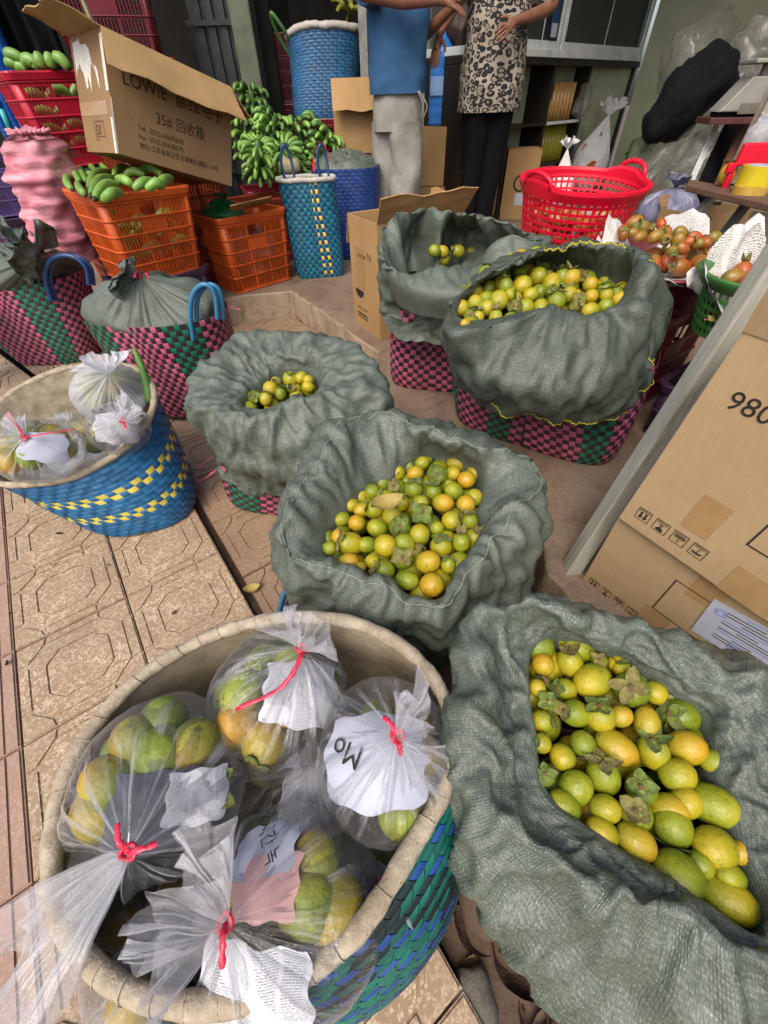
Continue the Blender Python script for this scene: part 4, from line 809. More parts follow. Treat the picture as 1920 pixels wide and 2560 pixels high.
lE = [(105, 560, 48, 38, 'g', 2), (205, 555, 55, 52, 'y', 0), (298, 500, 48, 50, 'y', 3), (375, 545, 62, 50, 'o', 4), (495, 510, 50, 44, 'o', 2), (605, 550, 46, 40, 'o', 0), (62, 645, 55, 62, 'y', 0), (130, 610, 34, 38, 'y', 3), (255, 612, 50, 40, 'y', 0), (222, 685, 52, 48, 'y', 3), (310, 690, 62, 44, 'y', 4), (405, 645, 55, 55, 'g', 2), (480, 610, 44, 50, 'o', 3), (610, 620, 42, 42, 'o', 0), (690, 580, 46, 40, 'g', 2), (605, 705, 60, 42, 'y', 0), (697, 680, 50, 46, 'g', 0), (790, 640, 60, 45, 'y', 0), (700, 612, 40, 36, 'o', 2), (45, 745, 55, 34, 'y', 2), (-75, 660, 45, 50, 'y', 4), (-135, 780, 38, 26, 'o', 0), (-105, 735, 42, 40, 'g', 1), (-10, 690, 42, 55, 'y', 0), (540, 640, 46, 42, 'g', 1), (440, 500, 44, 40, 'g', 2), (380, 590, 40, 40, 'g', 1), (-60, 740, 40, 40, 'y', 2), (150, 680, 40, 40, 'g', 1), (520, 680, 42, 40, 'g', 1), (760, 600, 40, 36, 'g', 2)]
gotE = fruitlist(lE, 1220, 480, 2.37, .662, WH['E'], 'persimmons in the widest sack', dz=lambda p: max(-.02, min(.05, (p.y - 1.15) * .11)))
fill([q[:2] for q in fE], .65, .024, WH['E'], 'persimmons in the widest sack', 40, dz=lambda p: max(-.02, min(.05, (p.y - 1.15) * .11)), avoid=gotE)
fill([q[:2] for q in fE], .62, .028, WH['E'], 'persimmons in the widest sack', 34, dz=lambda p: max(-.02, min(.05, (p.y - 1.15) * .11)))
# half closed sack behind the blue basket
fD = [(525, 880, .455), (535, 850, .46), (570, 822, .46), (620, 795, .465), (660, 797, .465), (692, 820, .46), (690, 842, .455), (620, 866, .452), (560, 886, .452)]
cD = (-.31, 1.13)
ringD = [ell(-.34, 1.20, .262, .215, .16), rg_([(468, 985, .22), (500, 1024, .2), (570, 1052, .2), (640, 1060, .2), (730, 1050, .2), (810, 980, .22)]) + V3((-.03, 1.2, .25), (-.1, 1.36, .28), (-.3, 1.43, .28), (-.5, 1.36, .27), (-.58, 1.22, .25)),
         rg_([(408, 880, .42), (440, 930, .37), (480, 975, .35), (560, 1005, .34), (650, 1010, .35), (760, 975, .37), (832, 890, .42)]) + V3((-.02, 1.22, .45), (-.1, 1.38, .45), (-.32, 1.45, .45), (-.5, 1.34, .45)),
         rg_([(404, 850, .47), (425, 800, .5), (480, 760, .52), (525, 720, .54), (600, 713, .54), (700, 740, .53), (790, 757, .52), (805, 800, .5), (780, 850, .49), (700, 862, .485), (620, 888, .48), (550, 905, .475), (470, 895, .47)]),
         rg_([(500, 880, .475), (500, 820, .49), (545, 780, .5), (600, 765, .505), (670, 770, .505), (720, 795, .5), (715, 845, .48), (620, 872, .475), (560, 892, .47)]),
         rg_(fD), [Vector((cD[0], cD[1], 0)).lerp(Vector((p.x, p.y, 0)), .9) + Vector((0, 0, .39)) for p in rg_(fD)]]
sack('sack', 'half closed grey sack with a narrow opening on a few persimmons', ringD, cD, 220, 9, .013, fold=[.004, .006, .008, .010, .008, .003, .002], seed=1.2)
lD = [(395, 1110, 52, 48, 'y', 2), (275, 1165, 48, 42, 'y', 0), (460, 1100, 32, 46, 'y', 0), (500, 1115, 34, 30, 'y', 0), (500, 1155, 42, 28, 'y', 0), (250, 1225, 50, 32, 'y', 2), (335, 1195, 45, 32, 'g', 2), (180, 1215, 42, 36, 'g', 1), (310, 1125, 34, 32, 'y', 1), (400, 1165, 40, 30, 'g', 1)]
gotD = fruitlist(lD, 560, 480, 2.37, .455, WH['D'], 'persimmons in the half closed sack')
fill([q[:2] for q in fD], .43, .025, WH['D'], 'persimmons in the half closed sack', 12)
# sack beside the open carton
fF = [(880, 565, .62), (885, 520, .64), (960, 505, .65), (1050, 515, .65), (1100, 535, .64), (1050, 556, .625), (960, 562, .62)]
cF = (.28, 1.66)
ringF = [rg_([(840, 672, .44), (900, 676, .44), (970, 660, .45)]) + V3((.45, 1.68, .45), (.5, 1.85, .45), (.35, 1.98, .45), (.18, 1.95, .45), (.06, 1.85, .45)), rg_([(832, 682, .46), (900, 686, .455), (975, 668, .47), (1030, 640, .5)]) + V3((.5, 1.85, .52), (.35, 2.0, .52), (.17, 1.98, .52), (.05, 1.85, .5)),
         rg_([(826, 600, .58), (860, 640, .555), (930, 640, .555), (1020, 612, .58), (1100, 580, .62)]) + V3((.56, 1.8, .64), (.4, 2.0, .66), (.18, 2.0, .66), (.04, 1.8, .62)),
         rg_([(820, 545, .67), (828, 500, .72), (850, 470, .755), (920, 449, .765), (1000, 466, .765), (1090, 498, .755), (1178, 520, .72), (1120, 562, .685), (1000, 580, .66), (900, 588, .655), (840, 572, .66)]),
         rg_(fF), [Vector((cF[0], cF[1], 0)).lerp(Vector((p.x, p.y, 0)), .9) + Vector((0, 0, .54)) for p in rg_(fF)]]
sack('sack', 'grey green sack with rumpled open mouth beside the open carton', ringF, cF, 200, 9, .013, fold=[.004, .005, .008, .012, .008, .003], seed=6.6)
fruitlist([(1295, 355, 42, 32, 'y', 0), (1390, 350, 45, 28, 'y', 3), (1250, 350, 40, 30, 'g', 0)], 560, 480, 2.37, .635, WH['F'], 'persimmons in the sack by the carton')
fill([q[:2] for q in fF], .60, .027, WH['F'], 'persimmons in the sack by the carton', 12)
# tied sacks in the two far baskets
film_bag('tied_sack', 'grey sack gathered and tied with red ribbon inside the pink basket', (-.965, 1.875, .45), (.30, .20, .125), at(302, 598, .60), at(225, 590, .62) - at(302, 598, .60), .06, .075, M_SACK, seed=4, flat=.9, ruff=.55, crum=.04, tie_mat=P_RIB, tail=[[at(315, 590, .615), at(322, 602, .605)], [at(296, 585, .62), at(290, 600, .615)]], cat='sack', N=160, uvs=(1.5, .55))
film_bag('tied_sack', 'grey sack loosely gathered without ribbon inside the far pink basket', (-2.0, 2.58, .43), (.32, .235, .14), at(82, 555, .57), at(10, 505, .66) - at(82, 555, .57), .09, .11, M_SACK, seed=9, flat=1., ruff=.5, crum=.05, cat='sack', N=160, uvs=(1.5, .55))
ribbon(tH, [at(468, 655, .42), at(490, 662, .43), at(520, 668, .42)], .03, P_RIBP); ribbon(tH, [at(460, 640, .42), at(480, 670, .40), at(505, 720, .30)], .022, P_RIB)
ribbon(tD, [at(470, 1012, .1), at(430, 1040, .03), at(420, 1020, .03), at(460, 985, .12)], .012, P_RIBP)
# ------------------------------------------------------------------ bagged fruit in the plaid basket and the blue basket
gA = 'bagged fruit in the plaid basket'
def bagset(label, c, R3, tie, fd, fl_, fw, where, seed, cols='yyggo', n=16, r=.033, news=(), mat=None, tie_mat=P_RIB, tail=None, flat=.5, group='clear bags of fruit', ruff=1., keep=None, top=()):
    film_bag('fruit_bag', label, c, R3, tie, fd, fl_, fw, mat, group, tie_mat, seed, flat, tail, ruff=ruff)
    pack(c, [q * .96 for q in R3], r, where, 'fruit inside the ' + where, cols, n, seed=seed, keep=keep, first=topfruit(c, R3, r, top))
    for (lab, d, s, span, m_, off) in news: paper_patch('newspaper_sheet', lab, c, R3, (d, s), m_, span, off=off, seed=seed + len(lab))
def dirto(c, dx, dy, z): return (at(dx, dy, z) - Vector(c)).normalized()
V = Vector((0, 0, CAM_H))
c1 = at(350, 1690, .395); t1 = at(277, 1842, .50)
bagset('clear bag with long sheer tail hanging over the basket rim', c1, (.118, .118, .098), t1, at(120, 2010, .455) - t1, .19, .058, 'clear bag with the long tail', 11, 'yygoo', 24, .034, [('grey printed newspaper inside the bag with the long tail', dirto(c1, 320, 1775, .5), CR, .85, M_NEWSG, .955), ('white newspaper strip inside the bag with the long tail', dirto(c1, 430, 1720, .46), CR, .55, M_NEWS, .985)], tail=[[t1 + Vector((.012, .0, .012)), t1 + Vector((.035, .006, .012))], [t1 + Vector((-.01, .01, .01)), t1 + Vector((-.02, .025, .006))]], flat=.18, ruff=.6, top=[(345, 1630, 'g'), (415, 1615, 'y'), (490, 1610, 'o'), (492, 1705, 'o'), (430, 1545, 'y'), (352, 1560, 'g'), (525, 1670, 'y'), (295, 1600, 'y'), (535, 1770, 'y'), (235, 1690, 'y')])
c2 = at(600, 1505, .375); t2 = at(652, 1402, .478)
bagset('clear bag with red ribbon trailing left over folded newspaper', c2, (.112, .115, .092), t2, Vector((.25, .35, .9)), .05, .045, 'clear bag with the trailing red ribbon', 22, 'yggyg', 18, .033, [('white newspaper inside the bag with the trailing ribbon', dirto(c2, 665, 1490, .46), CR, 1.0, M_NEWS, .975)], tail=[[at(640, 1440, .49), at(600, 1490, .48), at(508, 1533, .465)], [at(648, 1425, .49), at(628, 1465, .48)]], top=[(505, 1425, 'y'), (465, 1490, 'y'), (525, 1500, 'g'), (515, 1565, 'y'), (570, 1605, 'o'), (630, 1620, 'g'), (700, 1590, 'g')])
c3 = at(835, 1630, .39); t3 = at(858, 1590, .505)
bagset('clear bag with ruffled top and a bold printed white newspaper', c3, (.100, .108, .095), t3, Vector((.8, .05, .55)), .045, .048, 'clear bag with the bold printed paper', 33, 'yggoy', 18, .032, [('white newspaper with bold letters inside the ruffled bag', dirto(c3, 800, 1640, .48), CR, 1.25, M_PAPER, .975)], tail=[[at(842, 1560, .515), at(828, 1550, .51)], [at(862, 1612, .515), at(868, 1630, .505)]], top=[(742, 1510, 'o'), (795, 1465, 'g'), (700, 1570, 'g'), (705, 1680, 'g'), (780, 1765, 'y'), (865, 1755, 'g'), (930, 1700, 'y'), (935, 1560, 'g')])
c4 = at(625, 1965, .365); t4 = at(487, 1992, .475)
bagset('clear bag with spiky fan top beside a sheet of newspaper columns', c4, (.118, .108, .098), t4, at(395, 1950, .50) - t4 + Vector((0, 0, .02)), .075, .052, 'clear bag with the spiky top', 44, 'yyoyg', 22, .035, [('newspaper of small columns inside the spiky topped bag', dirto(c4, 560, 2120, .42), CR, 1.0, M_NEWS, .98), ('pink printed newspaper picture inside the spiky topped bag', dirto(c4, 565, 1905, .47), CR, .62, M_NEWSP, .97), ('white newspaper border inside the spiky topped bag', dirto(c4, 570, 1820, .45), CR, .6, M_PAPER, .98)], tail=[[t4 + Vector((.004, -.012, .012)), t4 + Vector((.006, -.032, .004))]], flat=.7, top=[(672, 1868, 'y'), (665, 1950, 'y'), (722, 1965, 'o'), (775, 1925, 'y'), (745, 1855, 'o'), (700, 1800, 'g')])
c5 = at(690, 1715, .29); bagset('dim small bag wrapped in newspaper deep between the others', c5, (.075, .08, .07), c5 + Vector((0, .02, .085)), Vector((0, .2, 1)), .03, .03, 'dim bag deep in the basket', 55, 'gy', 7, .03, [('crumpled newspaper inside the small deep bag', Vector((0, -.3, 1)), CR, 1.3, M_NEWS, .98)], tie_mat=None)
c6 = at(350, 2050, .26); bagset('dim bag of dark fruit low against the basket wall', c6, (.095, .095, .08), c6 + Vector((.03, 0, .10)), Vector((0, 0, 1)), .03, .03, 'dim bag against the basket wall', 66, 'ogo', 10, .033, tie_mat=None)
c7 = at(835, 1880, .25); bagset('half hidden bag with red tie low by the basket rim', c7, (.07, .08, .08), c7 + Vector((-.01, -.02, .095)), Vector((0, 0, 1)), .03, .03, 'half hidden bag by the rim', 77, 'gyy', 8, .032, [('white paper inside the half hidden bag', Vector((-.2, -.4, 1)), CR, .9, M_PAPER, .98)])
c8 = Vector((-.19, .16, .14)); bagset('buried bag at the bottom of the plaid basket', c8, (.17, .15, .12), c8 + Vector((0, 0, .13)), Vector((0, 0, 1)), .02, .02, 'buried bag at the bottom', 88, 'go', 8, .035, tie_mat=None)
BAG3, BAG4 = c3.copy(), c4.copy()
# text on the newspapers inside the bags is printed on the sheets (see lettering below)
wg = 'bag in the blue basket'
d1 = at(85, 975, .35); q1 = at(52, 945, .43); bagset('clear bag with thin red string drooping over the blue basket rim', d1, (.125, .11, .085), q1, at(-10, 920, .46) - q1, .07, .06, 'stringed bag in the blue basket', 101, 'ygo', 14, .034, mat=M_FILM, tail=[[at(80, 940, .44), at(165, 927, .43)], [at(40, 925, .45), at(15, 890, .45)]], news=[('white paper inside the stringed bag', dirto(d1, 90, 950, .45), CR, .9, M_PAPER, .96)])
d2 = at(238, 850, .37); q2 = at(235, 808, .47); bagset('milky bag with tall white frill at the back of the blue basket', d2, (.115, .12, .10), q2, Vector((-.05, .1, 1)), .06, .06, 'milky bag in the blue basket', 102, 'ygg', 14, .034, mat=M_FILMW, tie_mat=None)
d3 = at(258, 925, .35); q3 = at(265, 908, .44); bagset('clear bag with short red bow and printed paper in the blue basket', d3, (.092, .09, .08), q3, Vector((.6, .2, .7)), .05, .05, 'bow tied bag in the blue basket', 103, 'gy', 9, .033, tail=[[at(258, 895, .45)], [at(272, 925, .445)]], news=[('white printed paper inside the bow tied bag', dirto(d3, 235, 920, .45), CR, 1.2, M_NEWS, .97)])
d4 = at(180, 960, .24); bagset('hidden bag under the others in the blue basket', d4, (.15, .15, .09), d4 + Vector((0, 0, .1)), Vector((0, 0, 1)), .02, .02, 'hidden bag in the blue basket', 104, 'gy', 8, .034, tie_mat=None)
b = MB(); b.tube(spline([at(325, 872, .33), at(318, 835, .38), at(305, 790, .43), at(288, 752, .47)], 6), [.002] + [.013, .0145, .015, .0155, .016, .016, .016, .015, .014, .013, .012, .011, .0105, .01, .009, .0085, .008] + [.004], 10)
tag(b.obj('leaf_stalk', M_LEAF, smooth=True), 'green leaf stalk standing in the blue basket', 'stalk')
# ------------------------------------------------------------------ crates and cartons
def rrect(a, b, r, z, k=4):
    o = []
    for cx, cy, a0 in ((a - r, b - r, 0), (-a + r, b - r, 90), (-a + r, -b + r, 180), (a - r, -b + r, 270)):
        for i in range(k + 1): t = R_(a0 + 90 * i / k); o.append(Vector((cx + r * math.cos(t), cy + r * math.sin(t), z)))
    return o
def lattice(c00, c10, c11, c01, us, vs, hole, mat, name, parent, t=.004, smooth=False):
    """panel between four corners; us, vs break points in 0..1; hole(i, j) leaves a cell open"""
    c00, c10, c11, c01 = (Vector(q) for q in (c00, c10, c11, c01)); P = [[(c00 * (1 - u) + c10 * u) * (1 - v) + (c01 * (1 - u) + c11 * u) * v for u in us] for v in vs]
    n = len(us); v_ = [q for r in P for q in r]; f = [(j * n + i, j * n + i + 1, (j + 1) * n + i + 1, (j + 1) * n + i) for j in range(len(vs) - 1) for i in range(n - 1) if not hole(i, j)]
    return solid(obj(name, v_, f, mat, parent), t)
def slots(ncol, ns, edge=.0, rib=.03, fill_=.36):
    us = [0.]; kind = []
    w_ = (1 - rib * (ncol + 1)) / ncol
    for c in range(ncol):
        us.append(us[-1] + rib); kind.append('r'); p = w_ / ns
        for s in range(ns):
            us.append(us[-1] + p * (1 - fill_)); kind.append(('g', c)); us.append(us[-1] + p * fill_ if s < ns - 1 else us[-1] + p * fill_); kind.append('s')
    us.append(1.); kind.append('r'); return us, kind
def crate(name, label, loc, rot, L, W, h, mat, taper=.9, rows=5, group=None, ncol=3, ns=7, handle_=True, topless=True, cat='crate'):
    t = thing(name, label, cat, loc, rot, group); a1, b1 = L / 2, W / 2; a0, b0 = a1 * taper, b1 * taper; r = min(L, W) * .10
    zz = lambda f: (a0 + (a1 - a0) * f, b0 + (b1 - b0) * f)
    def wallp(x0, y0, x1, y1, X0, Y0, X1, Y1, nc, hd):
        us, ku = slots(nc, ns); vs = [0, .045]; kv = ['r']; rh = (1 - .10 - .045) / rows
        for q in range(rows): vs += [vs[-1] + rh * .85, vs[-1] + rh]; kv += [('g', q), 'r']
        vs[-1] = vs[-1]; vs.append(1.); kv.append('r')
        mid = nc // 2
        def hole(i, j):
            a, b = ku[i], kv[j]
            if hd and isinstance(b, tuple) and b[1] == rows - 1:
                if (isinstance(a, tuple) and a[1] == mid) : return False if False else True
                if a == 's' and mid * (2 * ns + 1) < i < (mid + 1) * (2 * ns + 1): return True
            if hd and isinstance(b, tuple) and b[1] == rows - 2 and (mid * (2 * ns + 1) <= i < (mid + 1) * (2 * ns + 1)): return False
            return isinstance(a, tuple) and isinstance(b, tuple)
        lattice((x0, y0, .004), (x1, y1, .004), (X1, Y1, h), (X0, Y0, h), us, vs, hole, mat, 'wall', t, .005)
    a, b, A, B = a0 - 0, b0, a1, b1
    wallp(-a + r, -b, a - r, -b, -A + r, -B, A - r, -B, ncol, handle_); wallp(a - r, b, -a + r, b, A - r, B, -A + r, B, ncol, handle_)
    wallp(a, -b + r, a, b - r, A, -B + r, A, B - r, max(2, ncol - 1), False); wallp(-a, b - r, -a, -b + r, -A, B - r, -A, -B + r, max(2, ncol - 1), False)
    lo = rrect(a, b, r, .004, 5); hi = rrect(A, B, r, h, 5)
    for q in range(4):
        s = lo[q * 6:q * 6 + 6]; e = hi[q * 6:q * 6 + 6]; v, f = grid([s, e]); solid(obj('corner_post', v, f, mat, t, smooth=True), .005)
    for k in range(rows + 1):
        f = .03 + k / rows * .86 if k else .0; aa, bb = zz(f); m_ = MB(); m_.tube(rrect(aa + .003, bb + .003, r, .006 + h * f, 4), .0055 if 0 < k < rows else .006, 5, closed=True); m_.obj('rib', mat, t, smooth=True)
    m_ = MB(); P = []
    for off, z in ((-.004, h - .03), (.008, h - .03), (.013, h - .004), (.010, h + .003), (-.004, h + .003), (-.007, h - .004)): P.append(rrect(A + off, B + off, r, z, 4))
    v, f = grid(P + [P[0]], True); m_.add(v, f); m_.obj('rim', mat, t)
    bs = [0, .04] + [q for k in range(10) for q in (.04 + k * .092 + .055, .04 + k * .092 + .092)]; bs[-1] = 1.
    lattice((-a + .01, -b + .01, .008), (a - .01, -b + .01, .008), (a - .01, b - .01, .008), (-a + .01, b - .01, .008), bs, bs, lambda i, j: i % 2 == 1 and j % 2 == 1, mat, 'base', t, .005)
    return t
def nearcorner(p, rz, L, W, rx=0, ry=0):
    M_ = Euler((rx, ry, rz)).to_matrix(); return Vector(p) + M_ @ Vector((L / 2, W / 2, 0)), (rx, ry, rz)
def carton(name, label, loc, rot, L, W, H, mat, flaps=(), closed=False, group=None, th=.005, fold=None, cat='carton', jag=0.):
    """loc = front left bottom corner; front face lies in local y = 0"""
    t = thing(name, label, cat, loc, rot, group); e = .0015
    def pan(nm, lo, hi, m_=mat): b = MB(); b.box(lo, hi); return bevel(b.obj(nm, m_, t), .0015, 2)
    pan('panel', (0, 0, 0), (L, th, H)); pan('panel', (0, W - th, 0), (L, W, H)); pan('panel', (0.0003, th, 0.0004), (th, W - th, H - .0004)); pan('panel', (L - th, th, 0.0004), (L - .0003, W - th, H - .0004)); pan('base', (th, th, .002), (L - th, W - th, .002 + th))
    if closed:
        pan('flap', (.001, .001, H + .0005), (L - .001, W / 2 - e, H + th)); pan('flap', (.001, W / 2 + e, H + .0005), (L - .001, W - .001, H + th))
    for (side, ang, ln, *sk) in flaps:              # ang: 0 = straight up, 90 = level outwards, 180 = hanging down
        sk = sk[0] if sk else 0.; a = R_(ang); n = 12; rows = []
        for i in range(n + 1):
            s = i / n; row = []
            for j in range(13):
                x = j / 12; out = math.sin(a) * ln * s; up = math.cos(a) * ln * s; w_ = (L if side in 'fb' else W); xx = x * w_ + sk * s * (x - .5); wob = (mnoise.noise(Vector((x * 5, s * 3, ang * .1))) * .012 + .006 * math.sin(x * 9)) * s
                if s > .95 and jag: xx += 0; out += jag * mnoise.noise(Vector((x * 14, ang, 1)))
                up += wob
                row.append({'f': (xx, -out, H + up), 'b': (xx, W + out, H + up), 'l': (-out, xx, H + up), 'r': (L + out, xx, H + up)}[side])
            rows.append(row)
        v, f = grid(rows); solid(obj('flap', v, f, fold or mat, t), th)
    return t
def text(s, size, mat, parent, M4, name='lettering', xs=1., align='LEFT'):
    cu = bpy.data.curves.new('t', 'FONT'); cu.body = s; cu.size = size; cu.align_x = align; cu.resolution_u = 3; tmp = bpy.data.objects.new('t', cu); COL.objects.link(tmp)
    dg = bpy.context.evaluated_depsgraph_get(); me = bpy.data.meshes.new_from_object(tmp.evaluated_get(dg)); bpy.data.objects.remove(tmp); bpy.data.curves.remove(cu)
    me.materials.clear(); me.materials.append(mat); o = bpy.data.objects.new(name, me); COL.objects.link(o); o.parent = parent; o.matrix_local = M4 @ Matrix.Diagonal((xs, 1, 1, 1)); return o
def facef(x, z, off=-.0012, rz=0): return Matrix.Translation((x, off, z)) @ Matrix.Rotation(R_(90), 4, 'X') @ Matrix.Rotation(rz, 4, 'Z')
def facel(y, z, off=-.0012): return Matrix.Translation((off, y, z)) @ Matrix.Rotation(R_(-90), 4, 'Z') @ Matrix.Rotation(R_(90), 4, 'X')
def patch(parent, x0, z0, x1, z1, mat, name='tape', off=-.0008, face='f'):
    if face == 'f': v = [(x0, off, z0), (x1, off, z0), (x1, off, z1), (x0, off, z1)]
    elif face == 'l': v = [(off, x1, z0), (off, x0, z0), (off, x0, z1), (off, x1, z1)]
    return obj(name, v, [(0, 1, 2, 3)], mat, parent)
def outline(parent, x0, z0, x1, z1, w_, mat, off=-.0011, face='f', name='printed_box'):
    b = MB()
    for (a, c, d, e) in ((x0, z0, x1, z0 + w_), (x0, z1 - w_, x1, z1), (x0, z0 + w_, x0 + w_, z1 - w_), (x1 - w_, z0 + w_, x1, z1 - w_)):
        b.add([(a, off, c), (d, off, c), (d, off, e), (a, off, e)] if face == 'f' else [(off, d, c), (off, a, c), (off, a, e), (off, d, e)], [(0, 1, 2, 3)])
    return b.obj(name, mat, parent)
# stacked crates on the left ------------------------------------------------
CH = .40
gcr = 'fruit crates stacked at the left of the shop'
p, r = nearcorner((-1.35, 2.46, .375), R_(50), .50, .36, R_(1), R_(1.5)); crate('crate', 'bright orange crate heaped with green banana hands', p, r, .50, .36, CH, P_ORANGE, .88, group=gcr); pJ = p
p, r = nearcorner((-1.36, 2.47, .0), R_(50), .48, .34); crate('crate', 'purple crate underneath the banana filled orange crate', p, r, .48, .34, .372, P_PURPLE, .92, 4, group=gcr)
p, r = nearcorner((-.965, 3.04, FLOOR), R_(44), .50, .36); crate('crate', 'orange crate with a green bag and loose cardboard beside the teal bag', p, r, .50, .36, .43, P_ORANGE, .92, group=gcr); pK = p; rK = r
p, r = nearcorner((-1.87, 3.11, .82), R_(43), .50, .36, 0, R_(-1)); crate('crate', 'bright red crate of green bananas on top of the stack', p, r, .50, .36, .39, P_RED, .88, group=gcr); pL = p
p, r = nearcorner((-1.83, 3.13, .42), R_(43), .50, .36); crate('crate', 'dark green crate in the middle of the stack', p, r, .50, .36, .395, P_GREEN, .92, group=gcr)
p, r = nearcorner((-1.83, 3.13, .02), R_(43), .50, .36); crate('crate', 'faded orange red crate at the bottom of the stack', p, r, .50, .36, .395, P_ORED, .92, group=gcr)
p, r = nearcorner((-1.36, 3.05, .50), R_(45), .52, .36); crate('crate', 'dull red brown crate under the big printed carton', p, r, .60, .38, .40, P_ORED, .92, group=gcr)
p, r = nearcorner((-1.36, 3.05, .14), R_(45), .52, .36); crate('crate', 'maroon crate at the bottom below the big printed carton', p, r, .60, .38, .36, P_MAROON, .92, 4, group=gcr)
p, r = nearcorner((-.92, 3.65, FLOOR), R_(44), .46, .34); crate('crate', 'dull orange crate behind the carton flap near the bananas', p, r, .46, .34, .42, P_ORED, .92, group=gcr)
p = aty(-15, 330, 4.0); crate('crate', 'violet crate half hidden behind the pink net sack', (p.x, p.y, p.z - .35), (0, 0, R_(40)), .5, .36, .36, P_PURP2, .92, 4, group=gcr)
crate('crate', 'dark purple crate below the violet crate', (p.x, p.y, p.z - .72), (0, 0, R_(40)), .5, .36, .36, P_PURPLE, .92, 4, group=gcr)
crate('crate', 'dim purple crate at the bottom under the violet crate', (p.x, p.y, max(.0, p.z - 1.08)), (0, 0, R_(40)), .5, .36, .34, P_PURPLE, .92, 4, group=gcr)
for k, (lab, z, m_, mx) in enumerate((('maroon crate at the foot of the dark rear stack', FLOOR, P_MAROON, 0), ('maroon crate second in the dark rear stack', FLOOR + .39, P_MAROON, .02), ('orange rimmed crate third in the dark rear stack', FLOOR + .78, P_ORED, .05), ('maroon crate fourth in the dark rear stack', FLOOR + 1.17, P_MAROON, 0), ('maroon crate at the top of the dark rear stack', FLOOR + 1.56, P_MAROON, -.02))):
    q = aty(262, 130, 4.45); crate('crate', lab, (q.x + mx, q.y, z), (0, 0, R_(18)), .62, .4, .385, m_, .95, 4, group='rear crates in the dark corner')
# big printed carton ------------------------------------------------------------
L, W, H = .6, .4, .42
tM = carton('carton', 'big battered open carton with printed Chinese lettering on the crates', (-1.228, 2.618, .914), (R_(-1), R_(17.8), R_(45.3)), L, W, H, M_CARDD, [('f', 142, .17, .06), ('l', 84, .17), ('r', 125, .15)], fold=M_CARDF, jag=.01)
for (s, sz, x, z) in (('35# 回收箱', .056, .195, .165), ('Tel:  0512-63630630', .029, .105, .115), ('Fax: 0512-63630070', .029, .105, .083), ('地址:江苏省吴江区汾湖镇北浦路1110号', .026, .105, .050)): text(s, sz, M_INK, tM, facef(x, z), xs=.92)
text('LOWIE  晨维电子', .072, M_INK, tM, facef(.06, .262), xs=.9)
outline(tM, .12, .06, .24, .12, .003, M_INKR, face='l'); text('EX', .055, M_INKR, tM, facel(.225, .068)); text('▪▪▪▪▪', .016, M_INKR, tM, facel(.24, .045))
for (x0, z0, x1, z1, m_, f_) in ((.0, .0, .006, .20, M_TAPEW, 'f'), (.3, .0, .302, .30, M_TAPE, 'f')): patch(tM, x0, z0, x1, z1, m_, face=f_)
b = MB(); rr_ = random.Random(3)                        # torn white paper skin on the narrow side
pts = [(.10 + .27 * i / 15, .20 + .07 * rr_.random() + (.02 if 5 < i < 11 else .07)) for i in range(16)]
b.add([(-.001, y, z) for y, z in pts] + [(-.001, y + rr_.uniform(-.005, .005), .41 - .03 * rr_.random() - (.16 if y < .2 else 0) * (1 - (y - .1) / .1 if y < .2 else 0)) for y, z in pts], [(i + 1, i, 16 + i, 17 + i) for i in range(15)]); b.obj('torn_paper', M_TAPEW, tM)
patch(tM, .0, .0, .022, .13, M_TAPEW, 'tape', -.0013, 'l'); patch(tM, .0, .22, .03, .40, M_TAPEW, 'tape', -.0013, 'l'); patch(tM, .05, .14, .4, .19, M_TAPE, 'tape', -.0007, 'l')
# cartons at the right -----------------------------------------------------------
gbx = 'new cartons stacked beside the pole'
yr = R_(-55.5)
tR1 = carton('carton', 'lower new brown carton with a white stamped form stuck on it', (.54, .622, .115), (0, 0, yr), .62, .42, .278, M_CARDN, closed=True, group=gbx)
tR2 = carton('carton', 'upper new brown carton printed 9800 resting on the lower one', (.527, .606, .400), (0, R_(2.6), yr - R_(1.0)), .64, .44, .42, M_CARDN, [('f', 12, .10)], closed=True, group=gbx)
text('9800', .044, M_INK, tR2, facef(.038, .312)); outline(tR2, .197, .115, .60, .26, .003, M_INK)
def icons(t, x, z, s):
    for k in range(4):
        x0 = x + k * s * 1.32; outline(t, x0, z, x0 + s, z + s * 1.05, s * .045, M_INK); b = MB()
        def q(a, b_, c, d): b.add([(x0 + a * s, -.0012, z + b_ * s), (x0 + c * s, -.0012, z + b_ * s), (x0 + c * s, -.0012, z + d * s), (x0 + a * s, -.0012, z + d * s)], [(0, 1, 2, 3)])
        def tri(*p): b.add([(x0 + x_ * s, -.0012, z + z_ * s) for x_, z_ in p], [tuple(range(len(p)))])
        q(.08, .80, .92, .83); q(.08, .88, .80, .91); q(.08, .96, .9, .98)
        if k == 0: q(.26, .34, .40, .74); q(.60, .34, .74, .74); tri((.33, .14), (.5, .36), (.16, .36)); tri((.67, .14), (.84, .36), (.5, .36))
        elif k == 1: q(.46, .36, .54, .66); q(.3, .64, .7, .70); tri((.2, .12), (.8, .12), (.66, .40), (.34, .40))
        elif k == 2: q(.15, .54, .85, .60); q(.15, .64, .85, .70); q(.15, .72, .85, .76); text('5', s * .46, M_INK, t, facef(x0 + .63 * s, z + .46 * s, -.0012, math.pi))
        else: tri((.12, .44), (.30, .24), (.70, .24), (.88, .44), (.5, .36)); q(.48, .36, .52, .72); q(.48, .70, .66, .73); tri((.2, .14), (.24, .14), (.24, .2), (.2, .2)); tri((.5, .14), (.54, .14), (.54, .2), (.5, .2))
        b.obj('handling_icon', M_INK, t)
icons(tR2, .024, .030, .029); icons(tR1, .016, .022, .027)
